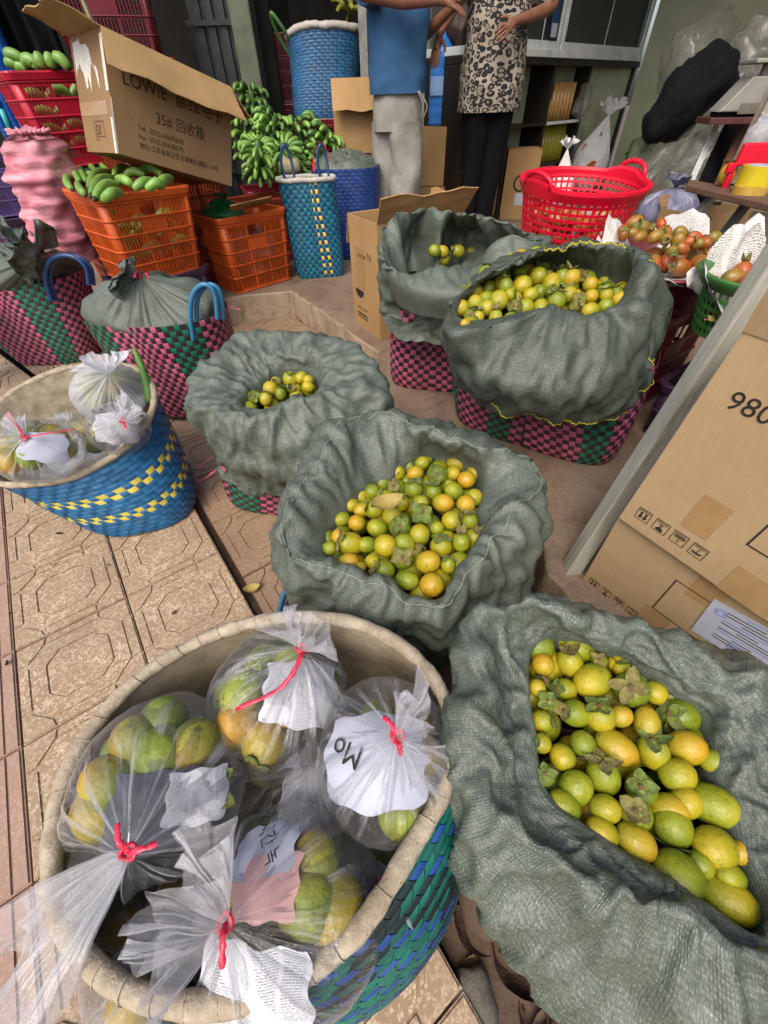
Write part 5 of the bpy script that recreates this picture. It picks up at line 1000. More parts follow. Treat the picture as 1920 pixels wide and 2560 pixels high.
outline(tR1, .163, .095, .56, .211, .0025, M_INK); patch(tR2, .10, .075, .15, .16, M_TAPE); patch(tR2, .215, .0, .30, .07, M_TAPE, off=-.0009); patch(tR1, .19, .19, .25, .277, M_TAPE); patch(tR1, .15, .04, .21, .094, M_TAPE)
pp = tag(obj('form_sheet', [(-.005, 0, 0), (.155, 0, 0), (.15, 0, .115), (.0, 0, .115)], [(0, 1, 2, 3)], M_PAPER), 'white printed form with blue stamps stuck on the lower carton', 'paper')
M_STAMP = pm('stamp_ink', '#5f6fa8', '#7484b8', .7, 80, 0)
pp.location = tR1.matrix_basis @ Vector((.250, -.0022, .112)); pp.rotation_euler = (0, 0, yr); pp.rotation_euler.rotate_axis('Y', R_(-8)); solid(pp, .0006)
for k in range(13): patch(pp, .03 + .03 * (k % 3 == 0), .012 + k * .0078, .13 - .035 * ((k * 7) % 4 == 1), .0145 + k * .0078, M_INK if k % 4 else M_STAMP, 'printed_line', -.0008)
for (cx, cz) in ((.022, .09), (.07, .02)):
    b = MB(); b.tube([(cx + .011 * math.cos(a), -.0008, cz + .009 * math.sin(a)) for a in np.linspace(0, 6.28, 22)[:-1]], .0008, 4, closed=True); b.tube([(cx + .007 * math.cos(a), -.0008, cz + .005 * math.sin(a)) for a in np.linspace(0, 6.28, 16)[:-1]], .0007, 4, closed=True); b.obj('stamp', M_STAMP, pp)
# open carton by the step ----------------------------------------------------------
tO = carton('carton', 'tall open carton with loose flaps standing on the shop floor', (-.135, 2.50, FLOOR), (0, 0, R_(-62)), .31, .50, .53, M_CARD, [('b', 8, .06), ('r', 35, .12, .03), ('l', 165, .14)], fold=M_CARD)
text('8623140', .022, M_INK, tO, facef(.10, .36)); text('N', .05, M_INK, tO, facef(.20, .36))
b = MB(); b.add([(.09 + .05 * math.cos(a), -.0012, .20 + (.04 * math.sin(a) if math.sin(a) < 0 else 0)) for a in np.linspace(math.pi, 2 * math.pi, 12)], [tuple(range(12))]); b.obj('printed_bowl', M_INK, tO)
text('CHEN VA KIEM', .018, M_INK, tO, facef(.05, .10)); patch(tO, .05, .07, .17, .08, M_INK, 'printed_line', -.0012); patch(tO, .05, .055, .17, .062, M_INK, 'printed_line', -.0012); patch(tO, .06, .21, .16, .40, M_TAPE)
# pole ---------------------------------------------------------------------------
def bar(name, label, a, b_, w_, d, mat, cat, up=Vector((0, 0, 1)), parent=None):
    a, b_ = Vector(a), Vector(b_); t = (b_ - a); L_ = t.length; t.normalize(); x = t.cross(up); x = x.normalized() if x.length > .05 else Vector((1, 0, 0)); y = x.cross(t); m_ = MB(); m_.box((-w_ / 2, -d / 2, 0), (w_ / 2, d / 2, L_))
    o = m_.obj(name, mat, parent); o.matrix_local = Matrix.Translation(a) @ Matrix((x, y, t)).transposed().to_4x4(); bevel(o, min(w_, d) * .12, 2); return tag(o, label, cat) if label else o
bar('post', 'weathered grey post leaning in front of the purple crates', at(1218, 1252, .10), at(1218, 1252, .10) + (at(1655, 592, .82) - at(1218, 1252, .10)) * 1.12, .044, .042, M_WOODP, 'post', Vector((1, 0, 0)))
# ------------------------------------------------------------------ bananas
def ban_mesh(pts, rmax, name='banana', mat=M_BAN):
    sp = spline(pts, 7); n = len(sp); rr = [rmax * (.42 + .58 * math.sin(math.pi * min(1, max(0, (i / (n - 1)) * .86 + .07))) ** .75) for i in range(n)]; rr[0] = rmax * .28; rr[-1] = rmax * .22; rr[-2] = rmax * .55
    b = MB(); b.tube(sp, rr, 6, 0); 
    for k in range(len(b.m)): b.m[k] = 1 if k >= len(b.m) - 1 or (k // 6) >= n - 2 else 0
    me = mesh(name, b.v, b.f, [mat, M_BANT], True, fm=b.m); return me
BANS = [ban_mesh([(0, 0, 0), (.05, 0, .018 + .01 * k), (.10, 0, .020 + .012 * k), (.14, 0, .002)], .0235, mat=m_) for m_ in (M_BAN, M_BAN2) for k in range(3)]
def pxban(parent, O, pts, r, z, lift=.02):
    P = [at(x, y, z + (lift if 0 < i < len(pts) - 1 else 0)) - O for i, (x, y) in enumerate(pts)]; o = link('banana', ban_mesh(P, r), parent); subd(o, 1); return o
f5 = lambda l: [((X / 5.53) / SX, (300 + Y / 5.53) / SX) for X, Y in l]
f3 = lambda l: [((60 + X / 2.86) / SX, (160 + Y / 2.86) / SX) for X, Y in l]
ZJ = .80
O = at(200, 390, ZJ - .03); tb = thing('banana_hand', 'green banana hand with fingers pointing over the orange crate corner', 'bananas', O, group='banana hands in the orange crate')
for l in ([(930, 720), (920, 850), (1010, 985)], [(985, 640), (1040, 740), (1110, 880)], [(1080, 590), (1130, 720), (1210, 880)], [(1190, 550), (1260, 640), (1350, 760)], [(1300, 530), (1400, 620), (1530, 740)], [(1390, 515), (1490, 580), (1600, 680)], [(1060, 860), (1110, 960), (1200, 1060)], [(1200, 720), (1260, 760), (1330, 800)]): pxban(tb, O, f5(l), .020, ZJ)
O = at(240, 410, ZJ - .03); tb = thing('banana_hand', 'large green banana hand arched in rows at the front of the orange crate', 'bananas', O, group='banana hands in the orange crate')
for l in ([(1560, 720), (1320, 740), (1215, 1000)], [(1600, 800), (1370, 830), (1240, 1080)], [(1680, 900), (1450, 900), (1290, 1125)], [(1690, 1010), (1550, 1010), (1400, 1130)]): pxban(tb, O, f5(l), .023, ZJ + .01, .025)
O = at(310, 375, ZJ - .03); tb = thing('banana_hand', 'plump green banana hand lying under the carton in the orange crate', 'bananas', O, group='banana hands in the orange crate')
for l in ([(690, 725), (760, 650), (870, 690)], [(765, 700), (870, 675), (975, 770)], [(640, 800), (690, 745), (790, 760)], [(720, 800), (790, 765), (880, 800)], [(805, 795), (900, 745), (1000, 800)], [(780, 900), (860, 845), (980, 850)], [(870, 900), (950, 850), (1010, 880)], [(955, 890), (1000, 830), (1065, 815)], [(660, 820), (720, 830), (790, 870)]): pxban(tb, O, f3(l), .024, ZJ + .015, .02)
f4 = lambda l: [((X / 3.95) / SX, (Y / 3.95) / SX) for X, Y in l]
def yban(parent, O, l, r, y): P = [aty(x, yy, y + (0 if i else .0)) - O for i, (x, yy) in enumerate(f4(l))]; o = link('banana', ban_mesh(P, r), parent); subd(o, 1)
O = aty(60, 150, 3.25); tb = thing('banana_hand', 'green banana hand showing above the bright red crate', 'bananas', O, group='banana hands in the red crate')
for l, r in (([(45, 530), (130, 540), (260, 600)], .032), ([(60, 640), (110, 620), (200, 660)], .03), ([(235, 660), (260, 590), (340, 620), (350, 690)], .034), ([(340, 560), (390, 590), (430, 690)], .036), ([(440, 550), (490, 590), (530, 690)], .034), ([(520, 550), (610, 590), (700, 700)], .034), ([(150, 680), (200, 650), (280, 690)], .028)): yban(tb, O, l, r, 3.25)
tb = thing('banana_hand', 'pale bananas seen through the slots of the bright red crate', 'bananas', pL + Vector((0, 0, .05)), (0, 0, R_(43)), group='banana hands in the red crate')
for k in range(12): link('banana', BANS[k % 3], tb, (-.2 + .1 * (k % 3) * 1.3 - .02, -.12 + .02 * (k // 3), .03 + .07 * (k // 3)), (0, 0, R_(10 * (k % 2))), 1.0)
tb = thing('banana_hand', 'bananas buried low inside the heaped orange crate', 'bananas', pJ + Vector((0, 0, .05)), (0, 0, R_(50)), group='banana hands in the orange crate')
for k in range(16): link('banana', BANS[k % 3], tb, (-.21 + .14 * (k % 3), -.12 + .07 * ((k // 3) % 3), .06 + .06 * (k // 5)), (0, 0, R_(20 * (k % 2))), 1.0)
# heap of whole bunches behind -----------------------------------------------------
rb = random.Random(12)
def bunch(label, c, r3, n, ax, dark):
    t = thing('banana_bunch', label, 'bananas', c, group='banana bunches heaped at the back'); ax = Vector(ax).normalized(); e1 = ax.orthogonal().normalized(); e2 = ax.cross(e1)
    b = MB(); b.tube([ax * -r3 * 1.1, ax * 0, ax * r3 * .95], [.03, .028, .02], 8); b.obj('stalk', M_BAN2, t, smooth=True)
    n = int(n * 1.5); nh = max(4, n // 10)
    for h in range(nh):
        for k in range(n // nh):
            a = 2 * math.pi * (k + .5 * (h % 2)) / (n // nh) + rb.uniform(-.12, .12); d = e1 * math.cos(a) + e2 * math.sin(a); base = ax * (-r3 + 2 * r3 * (h + .5) / nh) + d * .045
            dirv = (d * 1.0 - ax * .35 + Vector((0, 0, .15 * rb.random()))).normalized(); bend = -ax; y = dirv.cross(bend).normalized(); z = y.cross(dirv) * -1
            M_ = Matrix((dirv, dirv.cross(-bend).normalized() * -1, Vector())).transposed(); zz = (bend * -1 - dirv * (bend * -1).dot(dirv)).normalized(); yy = zz.cross(dirv)
            o = link('banana', BANS[rb.randrange(3) + (3 if dark or rb.random() < .3 else 0)], t); o.matrix_local = Matrix.Translation(base) @ Matrix((dirv, yy, zz)).transposed().to_4x4() @ Matrix.Scale(rb.uniform(.66, .84), 4)
    return t
YB = 4.35
for i, (x, y, yy, n, ax, lab) in enumerate(((590, 290, YB, 36, (.3, .2, 1), 'green banana bunch at the centre of the heap'), (650, 300, YB + .1, 36, (-.3, .1, 1), 'green banana bunch below the tall blue basket'), (560, 345, YB - .25, 30, (.2, -.4, 1), 'green banana bunch spilling low at the front of the heap'), (700, 320, YB + .05, 30, (.5, .1, .8), 'green banana bunch beside the flapped carton'), (625, 350, YB - .2, 30, (-.2, -.5, .8), 'green banana bunch drooping over the teal bag'), (545, 235, YB + .25, 30, (.1, .2, 1), 'dark green banana bunch topmost in the heap'), (745, 345, YB + .25, 24, (.3, .1, 1), 'dim banana bunch tucked behind the carton'), (535, 300, YB + .2, 30, (0, 0, 1), 'green banana bunch behind the big printed carton'))):
    bunch(lab, aty(x, y, yy), .13, n, ax, i in (5, 6))
q = aty(640, 400, YB + .15); 
crate('crate', 'maroon crate carrying the banana heap', (q.x - .1, q.y, FLOOR), (0, 0, R_(20)), .7, .45, .42, P_MAROON, .95, 4, group='rear crates in the dark corner')
crate('crate', 'orange brown crate carrying the banana heap', (q.x + .55, q.y + .1, FLOOR), (0, 0, R_(10)), .55, .4, .42, P_ORED, .95, 4, group='rear crates in the dark corner')
q = aty(570, 380, YB); b = MB(); b.tube(spline([aty(610, 352, 4.02), aty(625, 362, 4.0), aty(645, 358, 4.02)], 5), [.05] * 5 + [.05] * 5 + [.05], 12); tag(b.obj('cut_stalk', pm('cut_stalk', '#6f6a4c', '#8f8a66', .7), smooth=True), 'pale cut banana stalk end in front of the heap', 'stalk')
# pink net sack ------------------------------------------------------------------
rows = []; uv = []
for i in range(40):
    s = i / 39; c = aty(70 + 0, 300, 3.0); y = 2.92; top = aty(70, 300, y); bot = aty(150, 560, y); ctr = top.lerp(bot, s); row = []
    rx = .155 * (1 + .06 * mnoise.noise(Vector((i * .5, 2, 7)))) * (.78 + .22 * min(1, s * 6)); 
    for k in range(40):
        a = 2 * math.pi * k / 40; r_ = rx * (1 + .22 * mnoise.noise(Vector((math.cos(a) * 1.9, math.sin(a) * 1.9, i * .24))) + .10 * abs(math.sin(4.5 * a + i // 4 * 1.3) * math.sin(i * .78)) + .04 * mnoise.noise(Vector((math.cos(a) * 6, math.sin(a) * 6, i * .9)))); row.append(Vector((ctr.x + r_ * math.cos(a), ctr.y + r_ * math.sin(a), ctr.z))); uv.append((k / 40, s * 1.5))
    rows.append(row)
O = rows[-1][0].copy(); tn = thing('net_sack', 'tall bulging pink net sack beside the crate stack', 'sack', O); v, f = grid([[p - O for p in r] for r in rows], True); n_ = len(v); v += [(top - O) + Vector((0, 0, .055)), bot - O]; f += [(n_, k, (k + 1) % 40) for k in range(40)] + [(n_ + 1, 39 * 40 + (k + 1) % 40, 39 * 40 + k) for k in range(40)]; obj('net', v, f, M_NET, tn, smooth=True, uv=uv + [(0, 0), (0, 0)])
b = MB(); 
for k in range(26): a = 2 * math.pi * k / 26; p = top - O + Vector((.07 * math.cos(a), .07 * math.sin(a), .02)); b.tube([p, p + Vector((.03 * math.cos(a), .03 * math.sin(a), .012 + .01 * math.sin(k * 3)))], [.012, .006], 5)
b.obj('frayed_top', M_NET, tn, smooth=True)
# orange crate contents: green bag, cardboard, bottles of clear bags
film_bag('green_bag', 'glossy dark green plastic bag in the orange crate', tuple(pK + Vector((-.10, -.02, .41))), (.14, .11, .07), tuple(pK + Vector((-.08, .0, .50))), Vector((0, .2, 1)), .02, .02, M_FILMDG, seed=31)
for k, (x, y) in enumerate(((530, 560), (575, 545), (600, 590), (545, 610))): 
    c = pK + Vector((-.12 + .08 * k, .04 - .05 * (k % 2), .11 + .12 * (k % 2))); film_bag('clear_bag', 'clear wrapped bag inside the slotted orange crate beside the teal bag', c, (.1, .08, .07), c + Vector((0, 0, .09)), Vector((0, 0, 1)), .02, .02, M_FILM, 'clear bags inside the orange crate', seed=40 + k)
t = tag(obj('cardboard_scrap', *grid([[at(498 + 88 * i / 8, 456 - 20 * i / 8 - 12 * j, .60 + .01 * math.sin(i) * .5 + j * .05) for i in range(9)] for j in range(2)]), M_CARD), 'grey brown cardboard scrap lying across the orange crate', 'cardboard'); solid(t, .005)
# teal and yellow shopping bag ------------------------------------------------------
tbx, tby = at(690, 612, FLOOR), at(745, 603, FLOOR)
c0 = np.array(at(690, 600, FLOOR)) + vec(.0, .09); c1_ = np.array(at(657, 398, .635))
ST = Surf(c0, vec(.175, .03), vec(-.03, .10), vec(c0[0] - .02, c0[1] - .0, .71), vec(.185, .02), vec(-.03, .10), 4.5, 2.6, .02)
isy = lambda i: 33 <= i <= 35
tT = basket('shopping_bag', 'tall teal and blue woven bag with a yellow checked stripe', ST, 46, 24, lambda i: S_YELB if i in (35, 37) else (S_PLUM if 19 <= i <= 24 else S_TEAL), lambda j: S_NAVY if j % 2 else S_NAVY, liner=M_LINW, rim=M_LINW, rim_r=.014, cat='bag', amp=.0018)
for dx_ in (0, .012):
    top = vec(c0[0] - .02, c0[1], .71); a = Vector(top + vec(-.13, -.06)); handle(tT, [a, a + Vector((-.005, 0, .10)), a + Vector((.025, .01 + dx_, .17)), a + Vector((.055, .02, .10)), a + Vector((.065, .0, 0))], .009, P_BLUET2)
    a = Vector(top + vec(.09, .06)); handle(tT, [a, a + Vector((-.005, 0, .10)), a + Vector((.025, .01 + dx_, .16)), a + Vector((.05, .02, .10)), a + Vector((.06, .0, 0))], .009, P_BLUET2)
a = Vector(vec(c0[0] - .02, c0[1], .71) + vec(.05, .07)); ribbon(tT, [a + Vector((0, 0, .02)), a + Vector((.02, 0, .13)), a + Vector((.08, 0, .17)), a + Vector((.13, -.01, .05))], .02, P_RIB)
# dark blue basket with leaves
q = aty(745, 340, 4.0); SQ = Surf(vec(q.x, 4.0, FLOOR), vec(.2, 0), vec(0, .18), vec(q.x, 4.0, .72), vec(.26, 0), vec(0, .2), 3, 2.3, .03)
tQ = basket('woven_basket', 'dark navy woven basket stuffed with grey wrapping behind the teal bag', SQ, 56, 26, lambda i: S_NAVY, lambda j: S_NAVY, liner=M_LIND, amp=.0022)
rows = [[Vector((q.x + (.25 * i / 17 * math.cos(2 * math.pi * j / 40)), 4.0 + .19 * i / 17 * math.sin(2 * math.pi * j / 40), .70 + .07 * (1 - (i / 17) ** 2) + .05 * (1 - 2 * abs(mnoise.noise(Vector((i * .35 * math.cos(j * .157), i * .35 * math.sin(j * .157), 3))))) * (1 if i < 16 else .2))) for j in range(40)] for i in range(18)]
v, f = grid(rows, True); tag(obj('wrapping_sheet', v, f, M_SACK, smooth=True, uv=[(p[0], p[1]) for p in v]), 'crumpled grey wrapping filling the navy basket', 'wrapping')
# tall blue basket at the back
q0 = aty(702, 255, 5.0); q1_ = aty(705, 80, 5.0); SB = Surf(vec(q0.x, 5.0, q0.z), vec(.27, 0), vec(0, .2), vec(q1_.x, 5.02, q1_.z), vec(.31, 0, .0), vec(0, .22, -.05), 3, 2.2, -.02)
tS = basket('woven_basket', 'tall pale blue woven basket with a white rim standing behind the bananas', SB, 52, 28, lambda i: S_BLUE2, lambda j: S_BLUE2, liner=M_LIND, rim=M_LINW, rim_r=.022, amp=.0028)
handle(tS, [(q1_.x - .26, 4.95, q1_.z - .05), (q1_.x - .33, 4.9, q1_.z + .05), (q1_.x - .40, 4.9, q1_.z + .12), (q1_.x - .38, 4.95, q1_.z + .02), (q1_.x - .29, 5., q1_.z - .12)], .014, P_GRBASK)
crate('crate', 'maroon crate supporting the tall blue basket', (q0.x, 5.0, q0.z - .42), (0, 0, 0), .62, .44, .42, P_MAROON, .95, 4, group='rear crates in the dark corner')
crate('crate', 'dim crate at the foot under the tall blue basket', (q0.x, 5.0, FLOOR), (0, 0, 0), .62, .44, q0.z - .43 - FLOOR, P_MAROON, .95, 4, group='rear crates in the dark corner')
for (x, y, z_, lab, m_) in ((645, 75, 5.5, 'maroon crate high behind the tall blue basket', P_MAROON), (755, 75, 5.6, 'orange brown crate of yellow bananas behind the blue basket', P_ORED)):
    p = aty(x, y, z_); crate('crate', lab, (p.x, p.y, p.z - .42), (0, 0, 0), .55, .4, .42, m_, .95, 4, group='rear crates in the dark corner'); 
    for k in range(int((p.z - .42 - FLOOR) / .42) ): crate('crate', '%s crate %s below the %s' % ('dim maroon', ('directly', 'lower')[min(k, 1)], lab.split(' behind')[0].split(' high')[0]), (p.x, p.y, p.z - .42 - .425 * (k + 1)), (0, 0, 0), .55, .4, .42, P_MAROON, .95, 4, group='rear crates in the dark corner')
p = aty(755, 28, 5.5); M_BANY = m_banana('banana_yellow', '#8f9a3a', '#a8a848'); tb = thing('banana_hand', 'pale yellow green banana hand on the rear crate', 'bananas', p)
me = ban_mesh([(0, 0, 0), (.06, 0, .03), (.12, 0, .03), (.17, 0, 0)], .02, mat=M_BANY)
for k in range(14): link('banana', me, tb, (0, 0, 0), (R_(rb.uniform(-40, 40)), R_(rb.uniform(-50, 20)), 2 * math.pi * k / 14))
# folding gate and posts
gy = 5.05; gt = thing('folding_gate', 'dark grey folding metal gate behind the printed carton', 'gate', aty(450, 300, gy))
O = Vector(gt.location)
for k in range(11):
    a = aty(395 + k * 13.5, -60, gy); z0 = FLOOR; b = MB(); x = a.x; b.box((x - .028 - O.x, -.02 - .03 * (k % 2), z0 - O.z), (x + .028 - O.x, .0 - .03 * (k % 2), 2.9 - O.z)); b.obj('slat', pm('gate_grey', '#3c3f40', '#2c2f30', .5, 20, .2, 60, metal=.3, dirt='#1f2020') if k == 0 else bpy.data.materials['gate_grey'], gt)
for z_ in (.6, 1.5, 2.3): a0 = aty(395, 0, gy).x - O.x; a1 = aty(535, 0, gy).x - O.x; b = MB(); b.box((a0, -.07, z_ - O.z), (a1, -.055, z_ + .03 - O.z)); b.obj('lock_rail', bpy.data.materials['gate_grey'], gt)
x0 = aty(520, 150, 4.9).x; b = MB(); b.box((x0, 4.86, FLOOR), (x0 + .16, 5.0, 3.0)); tag(bevel(b.obj('door_frame', pm('frame_olive', '#5f6654', '#4e5545', .6, 8, .2, dirt='#33382c')), .01), 'olive painted door frame post beside the folding gate', 'door frame')
x0 = aty(548, 150, 5.3).x; b = MB(); b.box((x0, 5.25, FLOOR), (x0 + .22, 5.4, 3.0)); tag(bevel(b.obj('door_frame', M_DARKW), .01), 'dark inner door frame post behind the olive one', 'door frame')
x0 = aty(786, 100, 4.75).x; b = MB(); b.box((x0 - .035, 4.75, FLOOR), (x0 + .03, 4.82, 3.0)); tag(bevel(b.obj('steel_post', M_SILVER), .004), 'steel channel post behind the man in blue', 'post')
a = aty(253, 58, 3.35); bar('pole', 'thin wooden pole leaning against the dark rear crates', (a.x, 3.35, .1), (a.x - .28, 3.45, 2.6), .02, .02, pm('stick', '#8f8468', '#7a6f54', .7), 'pole')
# black cloth and tarp in the corner
def drape(name, label, x0, x1, y, ztop, zbot, mat, seed, cat='cloth', amp=.05):
    rows = []
    for i in range(20):
        row = []
        for j in range(40): u = j / 39; z = ztop + (zbot - ztop) * i / 19; row.append(Vector((x0 + (x1 - x0) * u, y + amp * math.sin(u * 26 + 3 * mnoise.noise(Vector((u * 4, i * .12, seed)))) * (.4 + .6 * i / 19), z + .05 * mnoise.noise(Vector((u * 5, seed, i * .3))))))
        rows.append(row)
    v, f = grid(rows); o = obj(name, v, f, mat, smooth=True, uv=[(p[0], p[2]) for p in v]); solid(o, .006); return tag(o, label, cat)
xa = aty(-40, 60, 4.2).x; xb = aty(110, 60, 4.2).x; drape('hanging_cloth', 'black cloth hanging behind the red banana crate', xa, xb, 4.25, 2.4, .85, M_BLACK, 2.)
xa = aty(-60, 100, 4.1).x; drape('tarp', 'blue tarp hanging at the edge of the dark corner', xa - .1, aty(22, 120, 4.1).x, 4.1, 2.2, .9, pm('blue_tarp', '#174a8c', '#1d5aa5', .4, 9, .2), 5., 'tarp')
p0 = aty(2, 235, 3.7); b = MB(); b.tube([p0, aty(25, 285, 3.7)], .018, 8); tag(b.obj('tube', m_plast('turquoise_tube', '#2d9a9c'), smooth=True), 'short turquoise tube behind the red crate', 'tube')
p0 = at(25, 870, 0); tl = thing('stool', 'dark metal stool leg poking in beside the far pink basket', 'stool', (p0.x - .2, p0.y, 0))
for dx_, dy_ in ((0, 0), (-.25, .05), (-.22, .3), (.03, .27)): b = MB(); b.tube([(dx_ + .14, dy_, .0), (dx_ * .6 - .02, dy_ * .6 + .05, .42)], .013, 8); b.obj('leg', M_BLACK, tl, smooth=True)
b = MB(); b.box((-.3, -.02, .42), (.08, .32, .445)); bevel(b.obj('seat', P_MAROON, tl), .01)
# ------------------------------------------------------------------ right hand side of the shop
def adp(dx, dy, d): return Vector((0, 0, CAM_H)) + ray(dx, dy) * d
# red mesh basket ---------------------------------------------------------------
c = adp(1256, 383, 1.72); rt = .262
tr_ = thing('mesh_basket', 'bright red round mesh basket holding tamarillos', 'basket', (c.x, c.y, c.z - .33), (R_(4), R_(1), 0))
def conebas(t, r0, r1, h, nu, nv, mat, solid_bot=.0, name='mesh_wall', bar_=.36):
    rows = []
    vs = [0.]
    for j in range(nv): vs += [vs[-1] + (1 / nv) * bar_, (j + 1) / nv]
    us = []
    for i in range(nu): us += [i / nu, (i + bar_ * .8) / nu]
    for v in vs: rr = r0 + (r1 - r0) * v; rows.append([Vector((rr * math.cos(2 * math.pi * u), rr * math.sin(2 * math.pi * u), h * v)) for u in us])
    n = len(us); vv = [p for r in rows for p in r]; ff = []
    for j in range(len(vs) - 1):
        for i in range(n):
            if i % 2 == 1 and j % 2 == 1 and vs[j] > solid_bot: continue
            k = (i + 1) % n; ff.append((j * n + i, j * n + k, (j + 1) * n + k, (j + 1) * n + i))
    return solid(obj(name, vv, ff, mat, t, smooth=False), .004)
conebas(tr_, .185, .25, .32, 52, 13, P_BRIGHT)
b = MB(); P = []
for off, z in ((-.004, .29), (.004, .29), (.018, .318), (.018, .328), (-.002, .330), (-.006, .32)): P.append([Vector(((.25 + off) * math.cos(2 * math.pi * k / 72), (.25 + off) * math.sin(2 * math.pi * k / 72), z + .02 * math.exp(-((math.cos(2 * math.pi * k / 72 - R_(25)) - 1) / .05) ** 2) * (z > .31) + .02 * math.exp(-((math.cos(2 * math.pi * k / 72 - R_(205)) - 1) / .05) ** 2) * (z > .31))) for k in range(72)])
v, f = grid(P + [P[0]], True); b.add(v, f); b.obj('rim', P_BRIGHT, tr_, smooth=False)
for a0 in (20, 205):
    b = MB(); b.tube([Vector(((.262) * math.cos(R_(a0 + a)), .262 * math.sin(R_(a0 + a)), .325 + .045 * max(0, math.cos(R_(a * 90 / 17))) ** .35)) for a in np.linspace(-17, 17, 15)], .009, 6); b.obj('handle', P_BRIGHT, tr_, smooth=True)
b = MB(); b.add([(.183 * math.cos(2 * math.pi * k / 48), .183 * math.sin(2 * math.pi * k / 48), .004) for k in range(48)], [tuple(range(48))]); b.obj('base', P_BRIGHT, tr_)
O = Vector(tr_.location)
def tam(p, r, col, where, group, cal=None):
    e = Euler((random.uniform(-1.4, 1.4), random.uniform(-1.4, 1.4), random.uniform(0, 6))); t = thing('tamarillo', '%s tamarillo %s' % ({'r': 'orange red', 'b': 'brownish green'}[col], where), 'tamarillo', p, e, group); t.scale = (r,) * 3; me = TAM[col]; link('fruit', me, t)
    if cal or (cal is None and random.random() < .5): link('calyx', CALYX[random.randrange(8)], t, (0, 0, max(v.co.z for v in me.vertices) - .06), scale=.8)
rt_ = random.Random(4)
for k in range(60):
    a = rt_.uniform(0, 6.28); z = .03 + .05 * (k % 4); rr = (rt_.random() ** .5) * (.155 + z * .2) ; tam(O + Vector((rr * math.cos(a), rr * math.sin(a), z)), .027, rt_.choice('rrb'), 'in the red mesh basket', 'tamarillos in the red mesh basket')
for k in range(3): paper_patch('newspaper_sheet', 'white newspaper lining the far side of the red mesh basket', (O.x, O.y, O.z + .12), (.19, .19, .25), (Vector((math.cos(-.3 + k * .6), math.sin(-.3 + k * .6), .1)), Vector((0, 0, 1))), M_NEWSW, .5, off=.99, seed=k)['group'] = 'newspapers lining the red mesh basket'
crate('crate', 'maroon crate under the red mesh basket', (c.x, c.y + .02, FLOOR), (0, 0, R_(20)), .5, .40, c.z - .33 - FLOOR, P_MAROON, .95, 4, group='crates under the right hand baskets')
# tray of tamarillos on newspaper ----------------------------------------------------
ct = adp(1450, 548, 1.34)
tt = thing('tray', 'dark red round tray under newspaper and tamarillos', 'tray', (ct.x, ct.y, ct.z - .05), (R_(3), R_(-4), 0))
prof = [(.12, -.07), (.13, -.072), (.17, .0), (.21, .045), (.235, .052), (.24, .045), (.215, .037), (.175, -.008), (.13, -.08), (.12, -.08)]
v, f = grid([[(r * math.cos(2 * math.pi * k / 56), r * math.sin(2 * math.pi * k / 56), z) for k in range(56)] for r, z in prof], True); obj('bowl', v, f, P_MAROON, tt, smooth=True); b = MB(); b.add([(.125 * math.cos(2 * math.pi * k / 40), .125 * math.sin(2 * math.pi * k / 40), -.074) for k in range(40)], [tuple(range(40))]); b.obj('base', P_MAROON, tt)
def crumple(name, label, c, r, h, seed, mat, spikes=7, parent=None, nz=.02, squash=1.):
    rows = []; uv = []; rg = random.Random(seed); ph = [rg.uniform(0, 6.28) for _ in range(4)]
    for i in range(26):
        s = i / 25; row = []
        for k in range(80):
            a = 2 * math.pi * k / 80; sp = .5 + .5 * math.sin(spikes * a + ph[0] + .6 * math.sin(2 * a)); sp = abs(sp) ** 1.3
            rr = r * s * (1 + .10 * math.sin(3 * a + ph[1]) * s); z = h * (max(0, s - .45) / .55) ** 1.25 * (.42 + .75 * sp + .15 * math.sin(11 * a)) * (1 - .75 * max(0, math.cos(a - math.atan2(-c[1], -c[0]))) ** 1.5) ; rr *= 1 + .16 * sp * max(0, s - .6)
            p = Vector((rr * math.cos(a), rr * math.sin(a) * squash, z)); p += Vector((mnoise.noise(p * 22 + Vector((seed, 0, 0))), mnoise.noise(p * 22 + Vector((0, seed, 0))), mnoise.noise(p * 22 + Vector((0, 0, seed))))) * nz * s; row.append(p); uv.append((.12 + rr * math.cos(a) * .45, .12 + rr * math.sin(a) * .45 + z * .3))
        rows.append(row)
    v, f = grid(rows, True); o = obj(name, v, f, mat, smooth=True, uv=uv, loc=c); return tag(o, label, 'newspaper')
np1 = crumple('newspaper_sheet', 'crumpled newspaper with upturned corners in the dark red tray', (ct.x, ct.y, ct.z - .058), .25, .13, 3, M_NEWSW, 6)
for k, (X, Y, w_, c_) in enumerate(((868, 180, 48, 'b'), (912, 215, 52, 'b'), (1025, 190, 36, 'r'), (1030, 225, 36, 'r'), (800, 225, 36, 'r'), (800, 258, 34, 'r'), (990, 265, 45, 'b'), (1055, 280, 42, 'b'), (1140, 245, 45, 'b'), (1125, 295, 48, 'b'), (1150, 335, 38, 'r'), (1220, 270, 42, 'r'), (1278, 305, 42, 'r'), (1340, 275, 48, 'b'), (1090, 350, 36, 'b'), (900, 265, 40, 'b'), (960, 215, 36, 'r'), (1180, 300, 40, 'r'), (860, 245, 36, 'b'), (1060, 240, 36, 'r'), (1240, 310, 36, 'b'))):
    p = adp((1220 + X / 2.37) / SX, (480 + Y / 2.37) / SX, 1.33 - (Y - 260) * .0006); tam(p, w_ / 2.37 * 1.33 / FPX * .78, c_, 'on newspaper in the dark red tray', 'tamarillos in the dark red tray')
